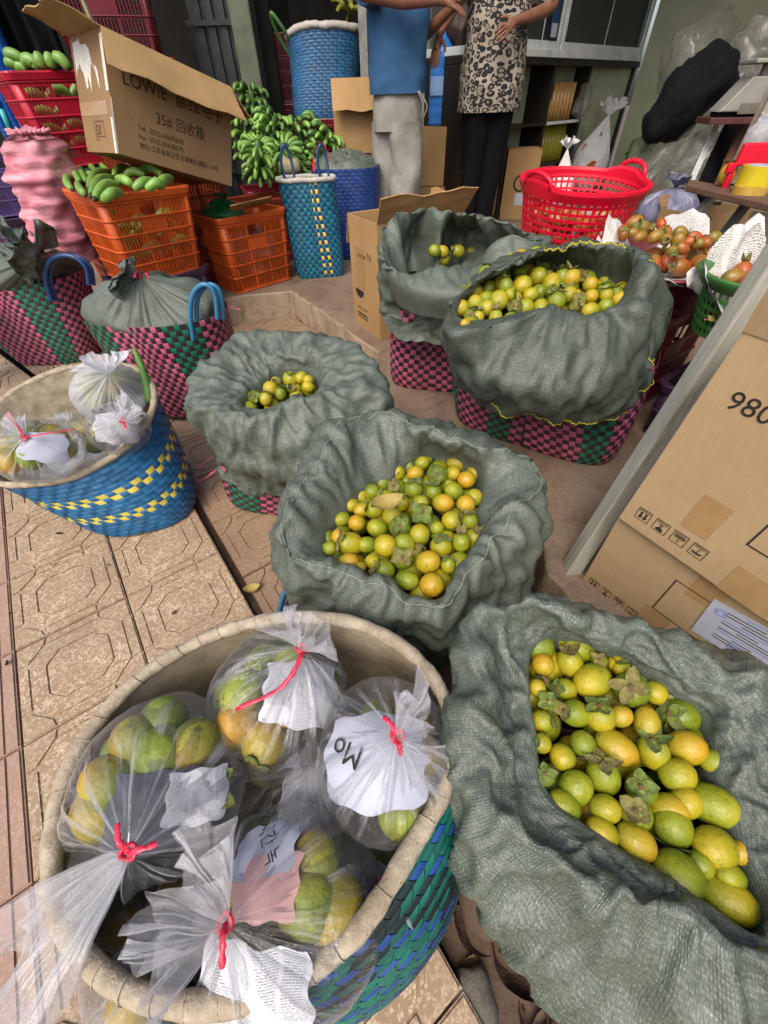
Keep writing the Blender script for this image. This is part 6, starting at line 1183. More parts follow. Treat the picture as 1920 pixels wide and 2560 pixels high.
for k in range(16):
    a = rt_.uniform(0, 6.28); rr = .13 * rt_.random() ** .5; tam((ct.x + rr * math.cos(a), ct.y + rr * math.sin(a), ct.z - .025), .026, rt_.choice('rb'), 'on newspaper in the dark red tray', 'tamarillos in the dark red tray')
for (s, sz, dx_, dy_) in (('Khuon K', .026, 1540, 545), ('nh danh t', .026, 1562, 560)):
    p = adp(dx_, dy_, 1.14); n_ = (Vector((0, 0, CAM_H)) - p).normalized(); 
crate('crate', 'dark red crate under the tamarillo tray', (ct.x + .05, ct.y + .12, FLOOR), (0, 0, R_(35)), .48, .36, .38, P_MAROON, .95, 4, group='crates under the right hand baskets')
crate('crate', 'dark red crate stacked second under the tamarillo tray', (ct.x + .05, ct.y + .10, FLOOR + .33), (0, 0, R_(25)), .48, .36, ct.z - .13 - FLOOR - .33, P_MAROON, .95, 2, group='crates under the right hand baskets')
# green basket with newspaper
cg = adp(1650, 590, 1.10); tg = thing('round_basket', 'green plastic basket lined with newspaper behind the grey post', 'basket', (cg.x, cg.y, cg.z - .16))
conebas(tg, .10, .135, .15, 40, 6, P_GRBASK); P = [[Vector(((.135 + o_) * math.cos(2 * math.pi * k / 48), (.135 + o_) * math.sin(2 * math.pi * k / 48), z)) for k in range(48)] for o_, z in ((-.004, .13), (.004, .13), (.026, .158), (.024, .165), (-.002, .158))]; v, f = grid(P + [P[0]], True); obj('rim', v, f, P_GRBASK, tg, smooth=True)
b = MB(); b.add([(.1 * math.cos(2 * math.pi * k / 40), .1 * math.sin(2 * math.pi * k / 40), .002) for k in range(40)], [tuple(range(40))]); b.obj('base', P_GRBASK, tg)
crumple('newspaper_sheet', 'crumpled newspaper standing up in the green basket', (cg.x, cg.y, cg.z - .09), .15, .15, 8, M_NEWSW, 4)
for k in range(7): a = k * .9; tam((cg.x + .06 * math.cos(a), cg.y + .06 * math.sin(a), cg.z - .02), .026, 'rb'[k % 2], 'in the green newspaper lined basket', 'tamarillos in the green basket')
# purple crates
p, r = nearcorner((1.0, 1.30, FLOOR), R_(-54), .60, .42); crate('crate', 'dusty dark purple crate at the bottom behind the grey post', p, r, .60, .42, .205, P_PURPLE, .96, 2, group='purple crates behind the post', ns=6)
crate('crate', 'dusty dark purple crate upside down on top behind the post', (p.x, p.y, p.z + .41), (R_(180), 0, -r[2]), .60, .42, .205, P_PURPLE, .96, 2, group='purple crates behind the post', ns=6)
b = MB(); b.tube(spline([adp(1520, 690, 1.15), adp(1545, 693, 1.14), adp(1580, 700, 1.12)], 5), .0012, 5); tag(b.obj('twine', P_RIBP, smooth=True), 'loose pink twine lying on the purple crate', 'twine')
t = tag(obj('leaf_scrap', *grid([[adp(1530 + 8 * i, 680 + 4 * j + (3 if i == 1 else 0), 1.14) for i in range(3)] for j in range(4)]), M_LEAFY, smooth=True), 'curled green leaf scrap on the purple crate', 'leaf'); solid(t, .001)
# carton with grey plastic behind the tray
cb = adp(1462, 490, 1.95); carton('carton', 'low open carton with crumpled lilac grey plastic behind the tray', (cb.x - .02, cb.y + .16, cb.z - .17), (0, 0, R_(-60)), .26, .36, .22, M_CARDD, [('l', 40, .05)])
cc_ = adp(1440, 430, 2.1); film_bag('plastic_wad', 'crumpled lilac grey plastic bag stuffed in the low carton', (cc_.x + .03, cc_.y, cc_.z - .06), (.15, .13, .10), cc_ + Vector((.02, 0, .05)), Vector((.2, 0, 1)), .05, .07, pm('lilac_plastic', '#7d7d92', '#5f5f74', .35, 14, .5, 30, .01), seed=51)
crate('crate', 'dim crate supporting the low carton', (cb.x + .15, cb.y + .2, FLOOR), (0, 0, R_(-60)), .45, .36, cb.z - .175 - FLOOR, P_MAROON, .95, 4, group='crates under the right hand baskets')
# plank shelf with tape and persimmon
pl0, pl1 = adp(1488, 392, 1.62), adp(1700, 432, 1.28)
d_ = (pl1 - pl0); d_.z = 0; zz_ = pl0.z - .012; back = Vector((.12, .2, 0))
stand = thing('plank_stand', 'rough wooden plank stand holding tape and fruit', 'stand', (pl0.x, pl0.y, FLOOR)); O = Vector(stand.location)
b = MB(); q0_ = Vector((pl0.x, pl0.y, 0)); v, f = prism([q0_, q0_ + d_, q0_ + d_ + back, q0_ + back * .8], zz_ - .02, zz_); b.add([Vector(p) - O for p in v], f); bevel(b.obj('plank', M_WOOD, stand), .003)
bar('leg', None, adp(1548, 412, 1.60) - O, adp(1432, 560, 1.75) - O, .03, .03, M_SILVER, None, parent=stand); bar('leg', None, adp(1625, 425, 1.5) - O, adp(1545, 530, 1.6) - O, .028, .028, pm('dark_leg', '#4a4a48', '#3a3a38', .6), None, parent=stand)
bar('post', None, adp(1716, 95, 1.62) - O, adp(1548, 440, 1.78) - O, .036, .03, pm('grey_brown_post', '#6e6355', '#5c5246', .7, 12, .3, 50), None, parent=stand); bar('post', None, adp(1700, 170, 1.60) - O, adp(1590, 400, 1.7) - O, .06, .02, pm('grey_board', '#7b7568', '#6a6458', .7, 10, .2), None, parent=stand)
persimmon(adp(1572, 376, 1.57), .031, Vector((.2, .4, .9)), 'o', True, 'open on the rough plank stand', None, 1)['label'] = 'ripe orange persimmon standing alone on the rough plank'
tp = adp(1634, 378, 1.45); trl = thing('tape_roll', 'shiny yellow roll of packing tape on the rough plank', 'tape', (tp.x, tp.y, tp.z - .028))
def annulus(r0, r1, h, n=40): return grid([[(r * math.cos(2 * math.pi * k / n), r * math.sin(2 * math.pi * k / n), z) for k in range(n)] for r, z in ((r0, 0), (r1, 0), (r1, h), (r0, h), (r0, 0))], True)
v, f = annulus(.04, .055, .055); obj('tape', v, f, pm('yellow_tape', '#b3a01c', '#c4b22c', .2, 8, .05, spec=.6), trl, smooth=False); v, f = annulus(.036, .04, .056); obj('core', v, f, M_PAPER, trl)
v, f = annulus(.04, .055, .03); tag(obj('tape_roll', v, f, pm('amber_tape', '#a8883c', '#b8984c', .2), loc=(tp.x - .01, tp.y - .02, tp.z - .058)), 'amber roll of packing tape lying under the yellow roll', 'tape')
td = adp(1640, 335, 1.5); tdp = thing('tape_dispenser', 'red tape dispenser propped behind the yellow tape roll', 'dispenser', td); b = MB(); b.box((-.075, -.01, -.03), (.07, .012, .035)); bevel(b.obj('body', P_BRIGHT, tdp), .006); b = MB(); b.box((-.10, -.008, -.05), (-.07, .01, -.02)); b.box((-.085, -.008, -.10), (-.065, .01, -.05)); bevel(b.obj('grip', P_BRIGHT, tdp), .004)
film_bag('clear_bag', 'white mesh bag of fruit hanging behind the tape dispenser', adp(1650, 292, 1.55), (.06, .05, .05), adp(1655, 262, 1.56), Vector((0, 0, 1)), .03, .03, M_FILMW, seed=61)
# scale on its board
sp_ = adp(1530, 262, 1.95); brd = thing('weighing_scale', 'grey mechanical weighing scale on a brown board', 'scale', (sp_.x, sp_.y, sp_.z), (0, 0, R_(-14))); b = MB(); b.box((.0, -.02, -.012), (.36, .2, .012)); bevel(b.obj('board', M_BROWNB, brd), .003)
b = MB(); v = [(.03, .0, .03), (.36, .0, .03), (.36, .0, .145), (.115, .0, .145)]; v += [(x, .16, z) for x, y, z in v]; b.add(v, [(0, 1, 2, 3), (7, 6, 5, 4), (0, 4, 5, 1), (1, 5, 6, 2), (2, 6, 7, 3), (3, 7, 4, 0)]); bevel(b.obj('body', P_GREY, brd), .006)
b = MB(); b.box((.11, -.003, .022), (.34, .0, .06)); bevel(b.obj('dial_window', pm('dial', '#6d6a5e', '#5d5a50', .3), brd), .002); patch(brd, .19, .085, .29, .128, M_PAPER, 'sticker', -.002); patch(brd, .19, .075, .29, .085, P_BLUET2, 'sticker', -.002)
for k in range(6): patch(brd, .2 + k * .014, .10, .21 + k * .014, .108, M_INK, 'printed_mark', -.003)
b = MB(); b.box((.16, .04, .145), (.20, .08, .185)); b.box((.28, .04, .145), (.32, .08, .185)); b.obj('support', P_GREY, brd); b = MB(); b.box((.09, -.03, .185), (.40, .18, .20)); bevel(b.obj('platform', P_GREY, brd), .004)
b = MB(); b.box((.21, .0, .203), (.46, .14, .38)); tag(bevel(b.obj('black_box', M_BLACK, loc=Vector(brd.location), rot=(0, 0, R_(-14))), .03, 3), 'black bag standing on the scale platform', 'bag')
b = MB(); b.box((.04, .02, .013), (.30, .14, .0295)); b.obj('foot', M_BLACK, brd)
# tall boards and plastic behind the stand
bar('strip', 'long white metal strip leaning behind the plank stand', adp(1484, 412, 2.05), adp(1560, 245, 2.1), .035, .006, P_WHITE, 'strip', Vector((0, 1, 0)))
bar('board', 'black panel leaning behind the plank stand', adp(1512, 425, 2.12), adp(1592, 250, 2.16), .11, .01, M_BLACK, 'board', Vector((0, 1, 0)))
bar('board', 'brown plank leaning behind the plank stand', adp(1540, 430, 2.05), adp(1612, 262, 2.08), .05, .02, pm('brown_plank', '#6b473a', '#573a30', .6, 10, .2), 'board', Vector((0, 1, 0)))
def blob(name, label, pts, r, mat, cat, seed=1, sub=3, disp=.03, fi=.16):
    b = MB(); sp2 = spline(pts, 6); n = len(sp2); rr = np.interp(np.linspace(0, 1, n), np.linspace(0, 1, len(r)), r)
    rows = []; prev = Vector((1, 0, 0))
    for i, p in enumerate(sp2):
        t = (sp2[min(n - 1, i + 1)] - sp2[max(0, i - 1)]).normalized(); q = (prev - t * prev.dot(t)).normalized(); prev = q; c2 = t.cross(q)
        rows.append([p + (q * math.cos(2 * math.pi * k / 36) + c2 * math.sin(2 * math.pi * k / 36)) * rr[i] * (1 + disp * 8 * mnoise.noise(Vector((math.cos(2 * math.pi * k / 36) * 1.6, math.sin(2 * math.pi * k / 36) * 1.6, i * fi + seed))) + disp * 3 * (1 - 2 * abs(mnoise.noise(Vector((math.cos(2 * math.pi * k / 36) * 3.6, math.sin(2 * math.pi * k / 36) * 3.6, i * fi * 1.5 + seed)))))) for k in range(36)])
    v, f = grid(rows, True); f.append(tuple(range(35, -1, -1))); f.append(tuple((n - 1) * 36 + k for k in range(36)))
    uv = [(k / 36, .5 * i / n) for i in range(n) for k in range(36)]
    return tag(obj(name, v, f, mat, smooth=True, uv=uv), label, cat)
blob('jacket', 'black jacket draped over the rolled plastic', [adp(1585, 150, 2.45), adp(1540, 165, 2.45), adp(1490, 205, 2.42), adp(1440, 255, 2.4), adp(1405, 300, 2.4)], [.03, .12, .16, .15, .11, .03], M_BLACK, 'jacket', 2, disp=.06)
blob('plastic_roll', 'tall bundle of dusty clear plastic leaning on the wall', [adp(1560, 190, 2.6), adp(1500, 270, 2.6), adp(1440, 350, 2.6), adp(1390, 430, 2.6)], [.10, .15, .17, .16], M_FILMG, 'plastic', 4, disp=.10)
blob('plastic_roll', 'clear plastic bag bundle in front of the leaning one', [adp(1560, 280, 2.3), adp(1500, 350, 2.3), adp(1450, 420, 2.3)], [.08, .13, .12], M_FILMG, 'plastic', 7, disp=.10)
hbag = blob('hanging_bag', 'clear shop bag with a red mark hanging on the wall', [adp(1545, 40, 3.0), adp(1530, 80, 2.95), adp(1490, 140, 2.9), adp(1465, 165, 2.9)], [.03, .14, .2, .12], M_FILMG, 'plastic bag', 9, disp=.05)
blob('hanging_bag', 'crinkled clear bag hanging beside the black bag', [adp(1659, 60, 2.6), adp(1640, 100, 2.6), adp(1600, 140, 2.6)], [.05, .14, .1], M_FILMG, 'plastic bag', 11, disp=.07)
obj('bag_print', [tuple(adp(1510, 110, 2.70)), tuple(adp(1522, 107, 2.70)), tuple(adp(1523, 119, 2.70)), tuple(adp(1511, 121, 2.70))], [(3, 2, 1, 0)], pm('red_print', '#8a2a2a', '#7a2424', .6), hbag)
# cabinet -----------------------------------------------------------------------------
cy0 = aty(1000, 128, 5.15)
cA = Vector((aty(1120, 130, 5.15).x, 5.15, 0)); cabdir = Vector((math.cos(R_(42)), math.sin(R_(42)), 0)); 
ZC = aty(1137, 122, 5.15).z
cab = thing('cabinet', 'white framed glass cabinet standing on dark wooden shelves', 'cabinet', (cA.x, cA.y, FLOOR), (0, 0, R_(42)))
LC = 2.36; hC = ZC - FLOOR; M_DKW = pm('dark_wood', '#1d1613', '#14100e', .5, 10, .15)
def cbox(nm, lo, hi, m_, bv=.004): b = MB(); b.box(lo, hi); return bevel(b.obj(nm, m_, cab), bv)
cbox('shelf_top', (-.7, -.02, hC - .045), (LC + .03, .46, hC), M_DKW); cbox('shelf_back', (-.7, .44, .0), (LC, .458, hC - .046), M_DKW); cbox('plinth', (-.7, 0, 0), (LC, .438, .05), M_DKW)
for x in (-.7, .0, .62, 1.32, LC - .03): cbox('divider', (x, 0.001, .051), (x + .03, .437, hC - .046), M_DKW)
for z in (.38, .70): cbox('shelf', (.031, .004, z), (.619, .436, z + .02), M_DKW); cbox('shelf', (.651, .004, z), (1.319, .436, z + .02), M_DKW)
cbox('shelf_edge', (.66, -.004, .70), (1.31, .003, .725), P_WHITE)
def frame(x0, x1, z0, z1, y): 
    for lo, hi in (((x0, y, z0), (x1, y + .035, z0 + .05)), ((x0, y, z1 - .04), (x1, y + .035, z1)), ((x0, y, z0 + .05), (x0 + .035, y + .035, z1 - .04)), ((x1 - .035, y, z0 + .05), (x1, y + .035, z1 - .04))): cbox('frame', lo, hi, P_WHITE, .003)
    b = MB(); b.box((x0 + .035, y + .014, z0 + .05), (x1 - .035, y + .018, z1 - .04)); b.obj('glass_pane', M_GLASS, cab)
cbox('frame_base', (-.7, -.03, hC + .001), (LC, .44, hC + .05), P_WHITE)
frame(-.68, .62, hC + .051, hC + 1.05, .0); frame(.66, LC - .01, hC + .051, hC + 1.05, -.002)
for x in (.30, 1.45): cbox('glass_edge', (x, -.006, hC + .10), (x + .012, -.003, hC + 1.0), P_WHITE, .001)
cbox('cabinet_back', (-.69, .40, hC + .052), (LC - .01, .42, hC + 1.05), pm('cab_back', '#5c6058', '#4e524b', .7)); cbox('glass_shelf', (.67, .05, hC + .48), (LC - .03, .38, hC + .50), P_WHITE)
for k in range(9):
    rgk = random.Random(k); x = -.5 + .27 * k; c2 = Vector((x, .22, hC + .15 + (.45 if k % 3 == 2 else 0))); blobp = cab.matrix_basis @ Matrix.Translation((0, 0, 0)) ; w_ = Matrix.Translation(cab.location) @ Matrix.Rotation(R_(42), 4, 'Z')
    blob('bundle', ('brown paper wrapped bundle behind the cabinet glass', 'white wrapped bundle behind the cabinet glass', 'grey dusty bundle behind the cabinet glass')[k % 3], [w_ @ (c2 + Vector((-.09, 0, -.05))), w_ @ (c2 + Vector((0, .02, .02))), w_ @ (c2 + Vector((.1, 0, -.03)))], [.06, .13, .07], (pm('bundle%d' % k, ('#4d3c34', '#8d8f8c', '#5f6260')[k % 3], ('#33271f', '#777a78', '#4a4d4b')[k % 3], .6, 12, .4, 40)), 'bundle', k)['group'] = 'bundles inside the glass cabinet'
WC = Matrix.Translation(cab.location) @ Matrix.Rotation(R_(42), 4, 'Z')
b = MB(); b.box((.40, -.012, hC + .16), (.50, -.008, hC + .75)); b.box((.425, -.014, hC + .3), (.475, -.012, hC + .68)); pst = b.obj('price_card', P_BLUET2); pst.matrix_world = WC; tag(pst, 'blue card hanging on the cabinet glass', 'card')
o = obj('card_print', [(.418, -.016, hC + .42), (.482, -.016, hC + .42), (.482, -.016, hC + .66), (.418, -.016, hC + .66)], [(0, 1, 2, 3)], M_PAPER, pst); o = obj('card_label', [(.41, -.016, hC + .12), (.50, -.016, hC + .12), (.50, -.016, hC + .20), (.41, -.016, hC + .20)], [(0, 1, 2, 3)], M_PAPER, pst)
M_PKG = pm('yellow_pack', '#8f8a2a', '#a39c34', .25, 12, .1, spec=.6); M_PKG2 = pm('amber_pack', '#a8824a', '#b8925a', .25, 12, .1, spec=.6)
for k in range(9):
    x = .72 + .065 * k; o = MB(); o.tube([(x, .12, .40), (x, .12, .685)], .03, 12); q = o.obj('tube_pack', M_PKG, smooth=True); q.matrix_world = WC; tag(q, 'yellow tube pack in the lower dark shelf', 'pack', 'yellow packs on the lower shelf')
for k in range(7):
    x = .80 + .07 * k; o = MB(); o.tube([(x, .10, .722), (x, .10, 1.0 - (.12 if k == 0 else 0))], .027, 12); q = o.obj('tube_pack', M_PKG if k == 0 else M_PKG2, smooth=True); q.matrix_world = WC; tag(q, 'short yellow box on the middle dark shelf' if k == 0 else 'amber tube pack on the middle dark shelf', 'pack', 'amber packs on the middle shelf')
def wc(x, y, z): return WC @ Vector((x, y, z))
film_bag('plastic_bag', 'white plastic bag with orange and blue print in the dark shelf', wc(1.62, -.10, .34), (.20, .18, .27), wc(1.74, -.12, .74), Vector((.1, 0, 1)), .13, .11, M_PRBAG, seed=71, crum=.02)
blob('plastic_bag', 'small dark wrapped bag beside the amber packs', [wc(1.22, .0, .75), wc(1.27, -.02, .85), wc(1.30, .0, .98)], [.06, .08, .05], M_FILMG, 'plastic bag', 14)
blob('plastic_bag', 'crumpled lime green bag on the floor by the wall', [wc(2.2, -.35, .28), wc(2.25, -.36, .4), wc(2.27, -.3, .52)], [.1, .13, .06], M_FILMGR, 'plastic bag', 15)
film_bag('plastic_bag', 'white plastic bag hanging low beside the dark shelf', wc(.40, -.45, .26), (.11, .10, .16), wc(.41, -.42, .55), Vector((0, 0, 1)), .08, .06, M_WPLAST, seed=72, crum=.02)
blob('plastic_bag', 'small bright green bag against the yellow packs', [wc(.68, -.03, .1), wc(.69, -.04, .25), wc(.68, -.02, .38)], [.05, .06, .02], M_FILMDG, 'plastic bag', 17)
o = MB(); o.tube([wc(.72, -.05, .10), wc(1.28, -.05, .10)], .035, 10); tag(o.obj('paper_roll', M_PAPER, smooth=True), 'white printed roll lying at the foot of the shelf', 'roll')
o = MB(); o.tube([wc(.55, -.6, .0), wc(.55, -.6, .10)], [.045, .05], 16); tag(o.obj('cup', P_WHITE, smooth=True), 'white cup on the shop floor by the shelf', 'cup')
# ------------------------------------------------------------------ people
def skinned(name, pts, edges, rad, mat, parent, root=0, sub=2, disp=0., seed=1):
    me = bpy.data.meshes.new(name); me.from_pydata([tuple(p) for p in pts], edges, []); me.materials.append(mat); o = bpy.data.objects.new(name, me); COL.objects.link(o); o.parent = parent
    md = o.modifiers.new('skin', 'SKIN'); md.use_smooth_shade = True
    for i, v in enumerate(me.skin_vertices[0].data): r = rad[i]; v.radius = r if hasattr(r, '__len__') else (r, r); v.use_root = i == root
    subd(o, sub)
    if disp:
        tx = bpy.data.textures.new(name + '_fold', 'CLOUDS'); tx.noise_scale = .16; tx.noise_depth = 3; dm = o.modifiers.new('folds', 'DISPLACE'); dm.texture = tx; dm.strength = disp; dm.mid_level = .5; dm.texture_coords = 'LOCAL'
    return o
class Sk:
    def __init__(s): s.p = []; s.e = []; s.r = []
    def add(s, p, r, par=None):
        s.p.append(Vector(p)); s.r.append(r); i = len(s.p) - 1
        if par is not None: s.e.append((par, i))
        return i
    def chain(s, par, items):
        for p, r in items: par = s.add(p, r, par)
        return par
    def hand(s, wrist_i, fwd, palm_n, size=1., curl=.5, thumb=1):
        w_ = s.p[wrist_i]; f = Vector(fwd).normalized(); n = Vector(palm_n); n = (n - f * n.dot(f)).normalized(); sd = f.cross(n) * thumb; k = size
        pm_ = s.add(w_ + f * .045 * k, (.030 * k, .017 * k), wrist_i)
        for off, ln, q in ((.030, .068, .95), (.011, .078, 1.), (-.009, .074, 1.), (-.027, .058, .9)):
            b0 = s.add(w_ + f * .085 * k + sd * off * k, .0105 * k * q, pm_); d = f.copy(); p = s.p[b0]; i = b0
            for j in range(3): d = (d + n * curl * (.35 + .25 * j)).normalized(); p = p + d * ln * k * (.42, .32, .26)[j]; i = s.add(p, (.0092, .0086, .0065)[j] * k * q, i)
        t0 = s.add(w_ + f * .03 * k + sd * .034 * k, .012 * k, pm_); d = (f * .7 + sd * .75 + n * .2).normalized(); p = s.p[t0] + d * .035 * k; t1 = s.add(p, .0105 * k, t0); d = (f + sd * .3 + n * curl * .6).normalized(); s.add(p + d * .03 * k, .0075 * k, t1)
def head(t, c, face, mat_h):
    """head lofted from rings with brow, nose, lips, ears and hair"""
    c = Vector(c); f = Vector(face).normalized(); s = f.cross(Vector((0, 0, 1))).normalized(); rows = []
    prof = [(-.115, .025, .03), (-.10, .045, .055), (-.07, .060, .075), (-.035, .068, .085), (0, .072, .092), (.04, .074, .096), (.08, .068, .088), (.105, .05, .066), (.12, .02, .025)]
    for z, a, b_ in prof:
        row = []
        for k in range(24):
            th = 2 * math.pi * k / 24; d = max(0, math.cos(th)); nose = .022 * math.exp(-((z + .02) / .022) ** 2) * d ** 14 + .010 * math.exp(-((z + .062) / .014) ** 2) * d ** 8 - .008 * math.exp(-((z - .012) / .014) ** 2) * math.exp(-((abs(math.sin(th)) - .42) / .18) ** 2) * (d > 0)
            row.append(c + f * (b_ * math.cos(th) + nose - .005) + s * a * math.sin(th) + Vector((0, 0, z)))
        rows.append(row)
    v, fc = grid(rows, True); fc.append(tuple(range(23, -1, -1))); fc.append(tuple(8 * 24 + k for k in range(24))); hd = subd(obj('head', v, fc, M_SKIN, t, smooth=True), 2)
    for q in (-1, 1):
        b = MB(); e = c + f * .076 + s * q * .031 + Vector((0, 0, .012)); b.tube([e - f * .008, e, e + f * .004], [.004, .011, .004], 10); b.obj('eye', M_PAPER, hd, smooth=True); b = MB(); b.tube([c + s * q * .070 + Vector((0, 0, -.03)), c + s * q * .082 + Vector((0, 0, 0)) - f * .01, c + s * q * .074 + Vector((0, 0, .03)) - f * .005], [.006, .014, .007], 8); b.obj('ear', M_SKIN, hd, smooth=True)
    b = MB(); b.tube([c + f * .083 + s * -.022 + Vector((0, 0, -.066)), c + f * .091 + Vector((0, 0, -.064)), c + f * .083 + s * .022 + Vector((0, 0, -.066))], [.003, .006, .003], 8); b.obj('mouth', pm('lips', '#7a4038', '#6a362f', .5), hd, smooth=True)
    rows = []
    for i, (z, a, b_) in enumerate([(-.03, .074, .094), (.0, .078, .100), (.04, .081, .105), (.08, .075, .097), (.108, .056, .074), (.126, .022, .028)]):
        rows.append([c + f * (b_ * math.cos(th) * (1 if math.cos(th) < .35 or z > .06 else .6) - .008) + s * a * math.sin(th) + Vector((0, 0, z)) for th in np.linspace(0, 2 * math.pi, 25)[:-1]])
    v, fc = grid(rows, True); fc.append(tuple(5 * 24 + k for k in range(24))); subd(obj('hair', v, fc, mat_h, hd, smooth=True), 1)
# man in the blue shirt: seen from chest down, turned to the right ------------------------
YM = 4.15
hip = aty(858, 190, YM); O = Vector((hip.x, YM, FLOOR)); man = thing('person', 'person in a blue t-shirt and grey trousers standing with folded forearm', 'person', O)
def L_(p): return Vector(p) - O
hp = L_(hip); k = Sk(); pel = k.add(hp + Vector((0, 0, -.02)), (.13, .11)); sp1 = k.add(hp + Vector((0, 0, .16)), (.13, .105), pel); ch = k.add(hp + Vector((0, .0, .36)), (.15, .115), sp1); nk0 = k.add(hp + Vector((.01, 0, .50)), (.07, .07), ch); nk = k.add(hp + Vector((.02, 0, .58)), (.052, .055), nk0)
hl = k.add(hp + Vector((-.07, .06, -.10)), .085, pel); k.chain(hl, [(hp + Vector((-.06, .06, -.52)), .055), (hp + Vector((-.08, .08, -.95 - hp.z + .95 - (hp.z - .08) + .0)), .04), (hp + Vector((.06, .02, -hp.z + .03)), .032)])
hr = k.add(hp + Vector((.06, -.06, -.10)), .085, pel); k.chain(hr, [(hp + Vector((.07, -.08, -.52)), .055), (hp + Vector((.05, -.08, -hp.z + .08)), .04), (hp + Vector((.20, -.14, -hp.z + .03)), .032)])
e1 = aty(790, -8, YM - .24); w1 = aty(955, -2, YM - .30)
sl_ = k.add(hp + Vector((-.14, -.12, .42)), .06, ch); w_i = k.chain(sl_, [(L_(e1) + Vector((-.03, 0, .02)), .043), (L_(w1).lerp(L_(e1), .5) + Vector((0, 0, -.012)), .040), (L_(w1), .027)]); k.hand(w_i, (L_(aty(1000, 22, YM - .32)) - L_(w1)), Vector((0, .3, -1)), 1.0, .35)
sr_ = k.add(hp + Vector((.08, .17, .42)), .06, ch); w_i = k.chain(sr_, [(hp + Vector((.12, .20, .20)), .042), (L_(aty(985, 8, YM - .1)), .028)]); k.hand(w_i, Vector((.3, -.3, .1)), Vector((0, 0, -1)), 1.0, .6, -1)
skinned('body', k.p, k.e, k.r, M_SKIN, man, pel)
head(man, hp + Vector((.04, -.01, .69)), Vector((.8, -.45, -.15)), M_HAIR)
def loftring(c, a, b_, n=40, e=2.4, rz=0.):
    o = []
    for i in range(n): th = 2 * math.pi * i / n; x = math.copysign(abs(math.cos(th)) ** (2 / e), math.cos(th)) * a; y = math.copysign(abs(math.sin(th)) ** (2 / e), math.sin(th)) * b_; o.append(Vector((c.x + x * math.cos(rz) - y * math.sin(rz), c.y + x * math.sin(rz) + y * math.cos(rz), c.z)))
    return o
def garment(name, rings, mat, parent, folds=.008, seed=1, n=48, m_=6):
    R2 = [loftring(Vector(c), a, b_, n, e, rz) for c, a, b_, e, rz in rings]; rows = []
    for i in range(len(R2) - 1):
        for q in range(m_): t = q / m_; rows.append([R2[i][j].lerp(R2[i + 1][j], t * t * (3 - 2 * t) if False else t) for j in range(n)])
    rows.append(R2[-1]); out = []
    for i, r in enumerate(rows):
        c = sum(r, Vector()) / n; out.append([p + (p - c).normalized() * folds * ((1 - 2 * abs(mnoise.noise(p * 5.5 + Vector((seed, i * .02, 0))))) + .7 * mnoise.noise(p * Vector((1, 1, .45)).length * 6)) for p in r])
    v, f = grid(out, True); o = obj(name, v, f, mat, parent, smooth=True, uv=[(j / n * 1.1, p.z) for r in out for j, p in enumerate(r)]); subd(o, 1); return o
dy = Vector((0, 0, 1))
garment('shirt', [(hp + Vector((.0, 0, -.03)), .19, .15, 2.5, .1), (hp + Vector((.0, 0, .10)), .185, .15, 2.5, .1), (hp + Vector((.005, 0, .28)), .195, .15, 2.5, .1), (hp + Vector((.005, 0, .42)), .20, .14, 2.4, .1), (hp + Vector((.01, 0, .50)), .12, .09, 2.2, .1), (hp + Vector((.015, 0, .53)), .07, .07, 2, 0)], M_SHIRT, man, .016, 3)
for a, b_ in ((hp + Vector((-.15, -.10, .42)), L_(e1) + Vector((-.03, .02, .06))), (hp + Vector((.08, .17, .42)), hp + Vector((.11, .19, .24)))):
    d = b_ - a; bb = MB(); bb.tube([a - d * .15, a, a + d * .35, a + d * .7], [.075, .085, .085, .088], 14, cap=False); bb.obj('sleeve', M_SHIRT, man, smooth=True)
hz = hp.z
garment('trousers', [(hp + Vector((.0, 0, .06)), .155, .13, 2.4, .1), (hp + Vector((.0, 0, -.08)), .172, .145, 2.4, .1), (hp + Vector((.0, 0, -.22)), .172, .14, 2.6, .1)], M_PANTS, man, .008, 5)
garment('trouser_leg', [(hp + Vector((-.05, .03, -.17)), .12, .115, 2.3, .1), (hp + Vector((-.06, .04, -.40)), .125, .12, 2.3, .1), (hp + Vector((-.085, .05, -.65)), .115, .11, 2.2, .1), (Vector((hp.x - .10, .06, .13)), .11, .105, 2.2, .1), (Vector((hp.x - .10, .06, .05)), .115, .11, 2.2, .1)], M_PANTS, man, .018, 7)
garment('trouser_leg', [(hp + Vector((.05, -.04, -.17)), .12, .115, 2.3, .1), (hp + Vector((.065, -.04, -.40)), .12, .12, 2.3, .1), (hp + Vector((.05, -.06, -.65)), .11, .108, 2.2, .1), (Vector((hp.x + .03, -.07, .13)), .105, .105, 2.2, .1), (Vector((hp.x + .03, -.07, .05)), .11, .11, 2.2, .1)], M_PANTS, man, .018, 11)
for q in (.05, .075): b = MB(); b.tube(spline([hp + Vector((.12 + q * .3, -.155, -.02)), hp + Vector((.125 + q, -.17, -.09)), hp + Vector((.12 + q * .8, -.165, -.15))], 5), .004, 5); b.obj('drawstring', M_PANTS, man, smooth=True)
for x, y in ((hp.x - .02, .05), (hp.x + .14, -.12)):
    b = MB(); b.tube([(x - .12, y + .02, .035), (x - .02, y, .045), (x + .10, y - .03, .03), (x + .15, y - .045, .025)], [.035, .045, .042, .02], 10); b.obj('sandal', M_BLACK, man, smooth=True)
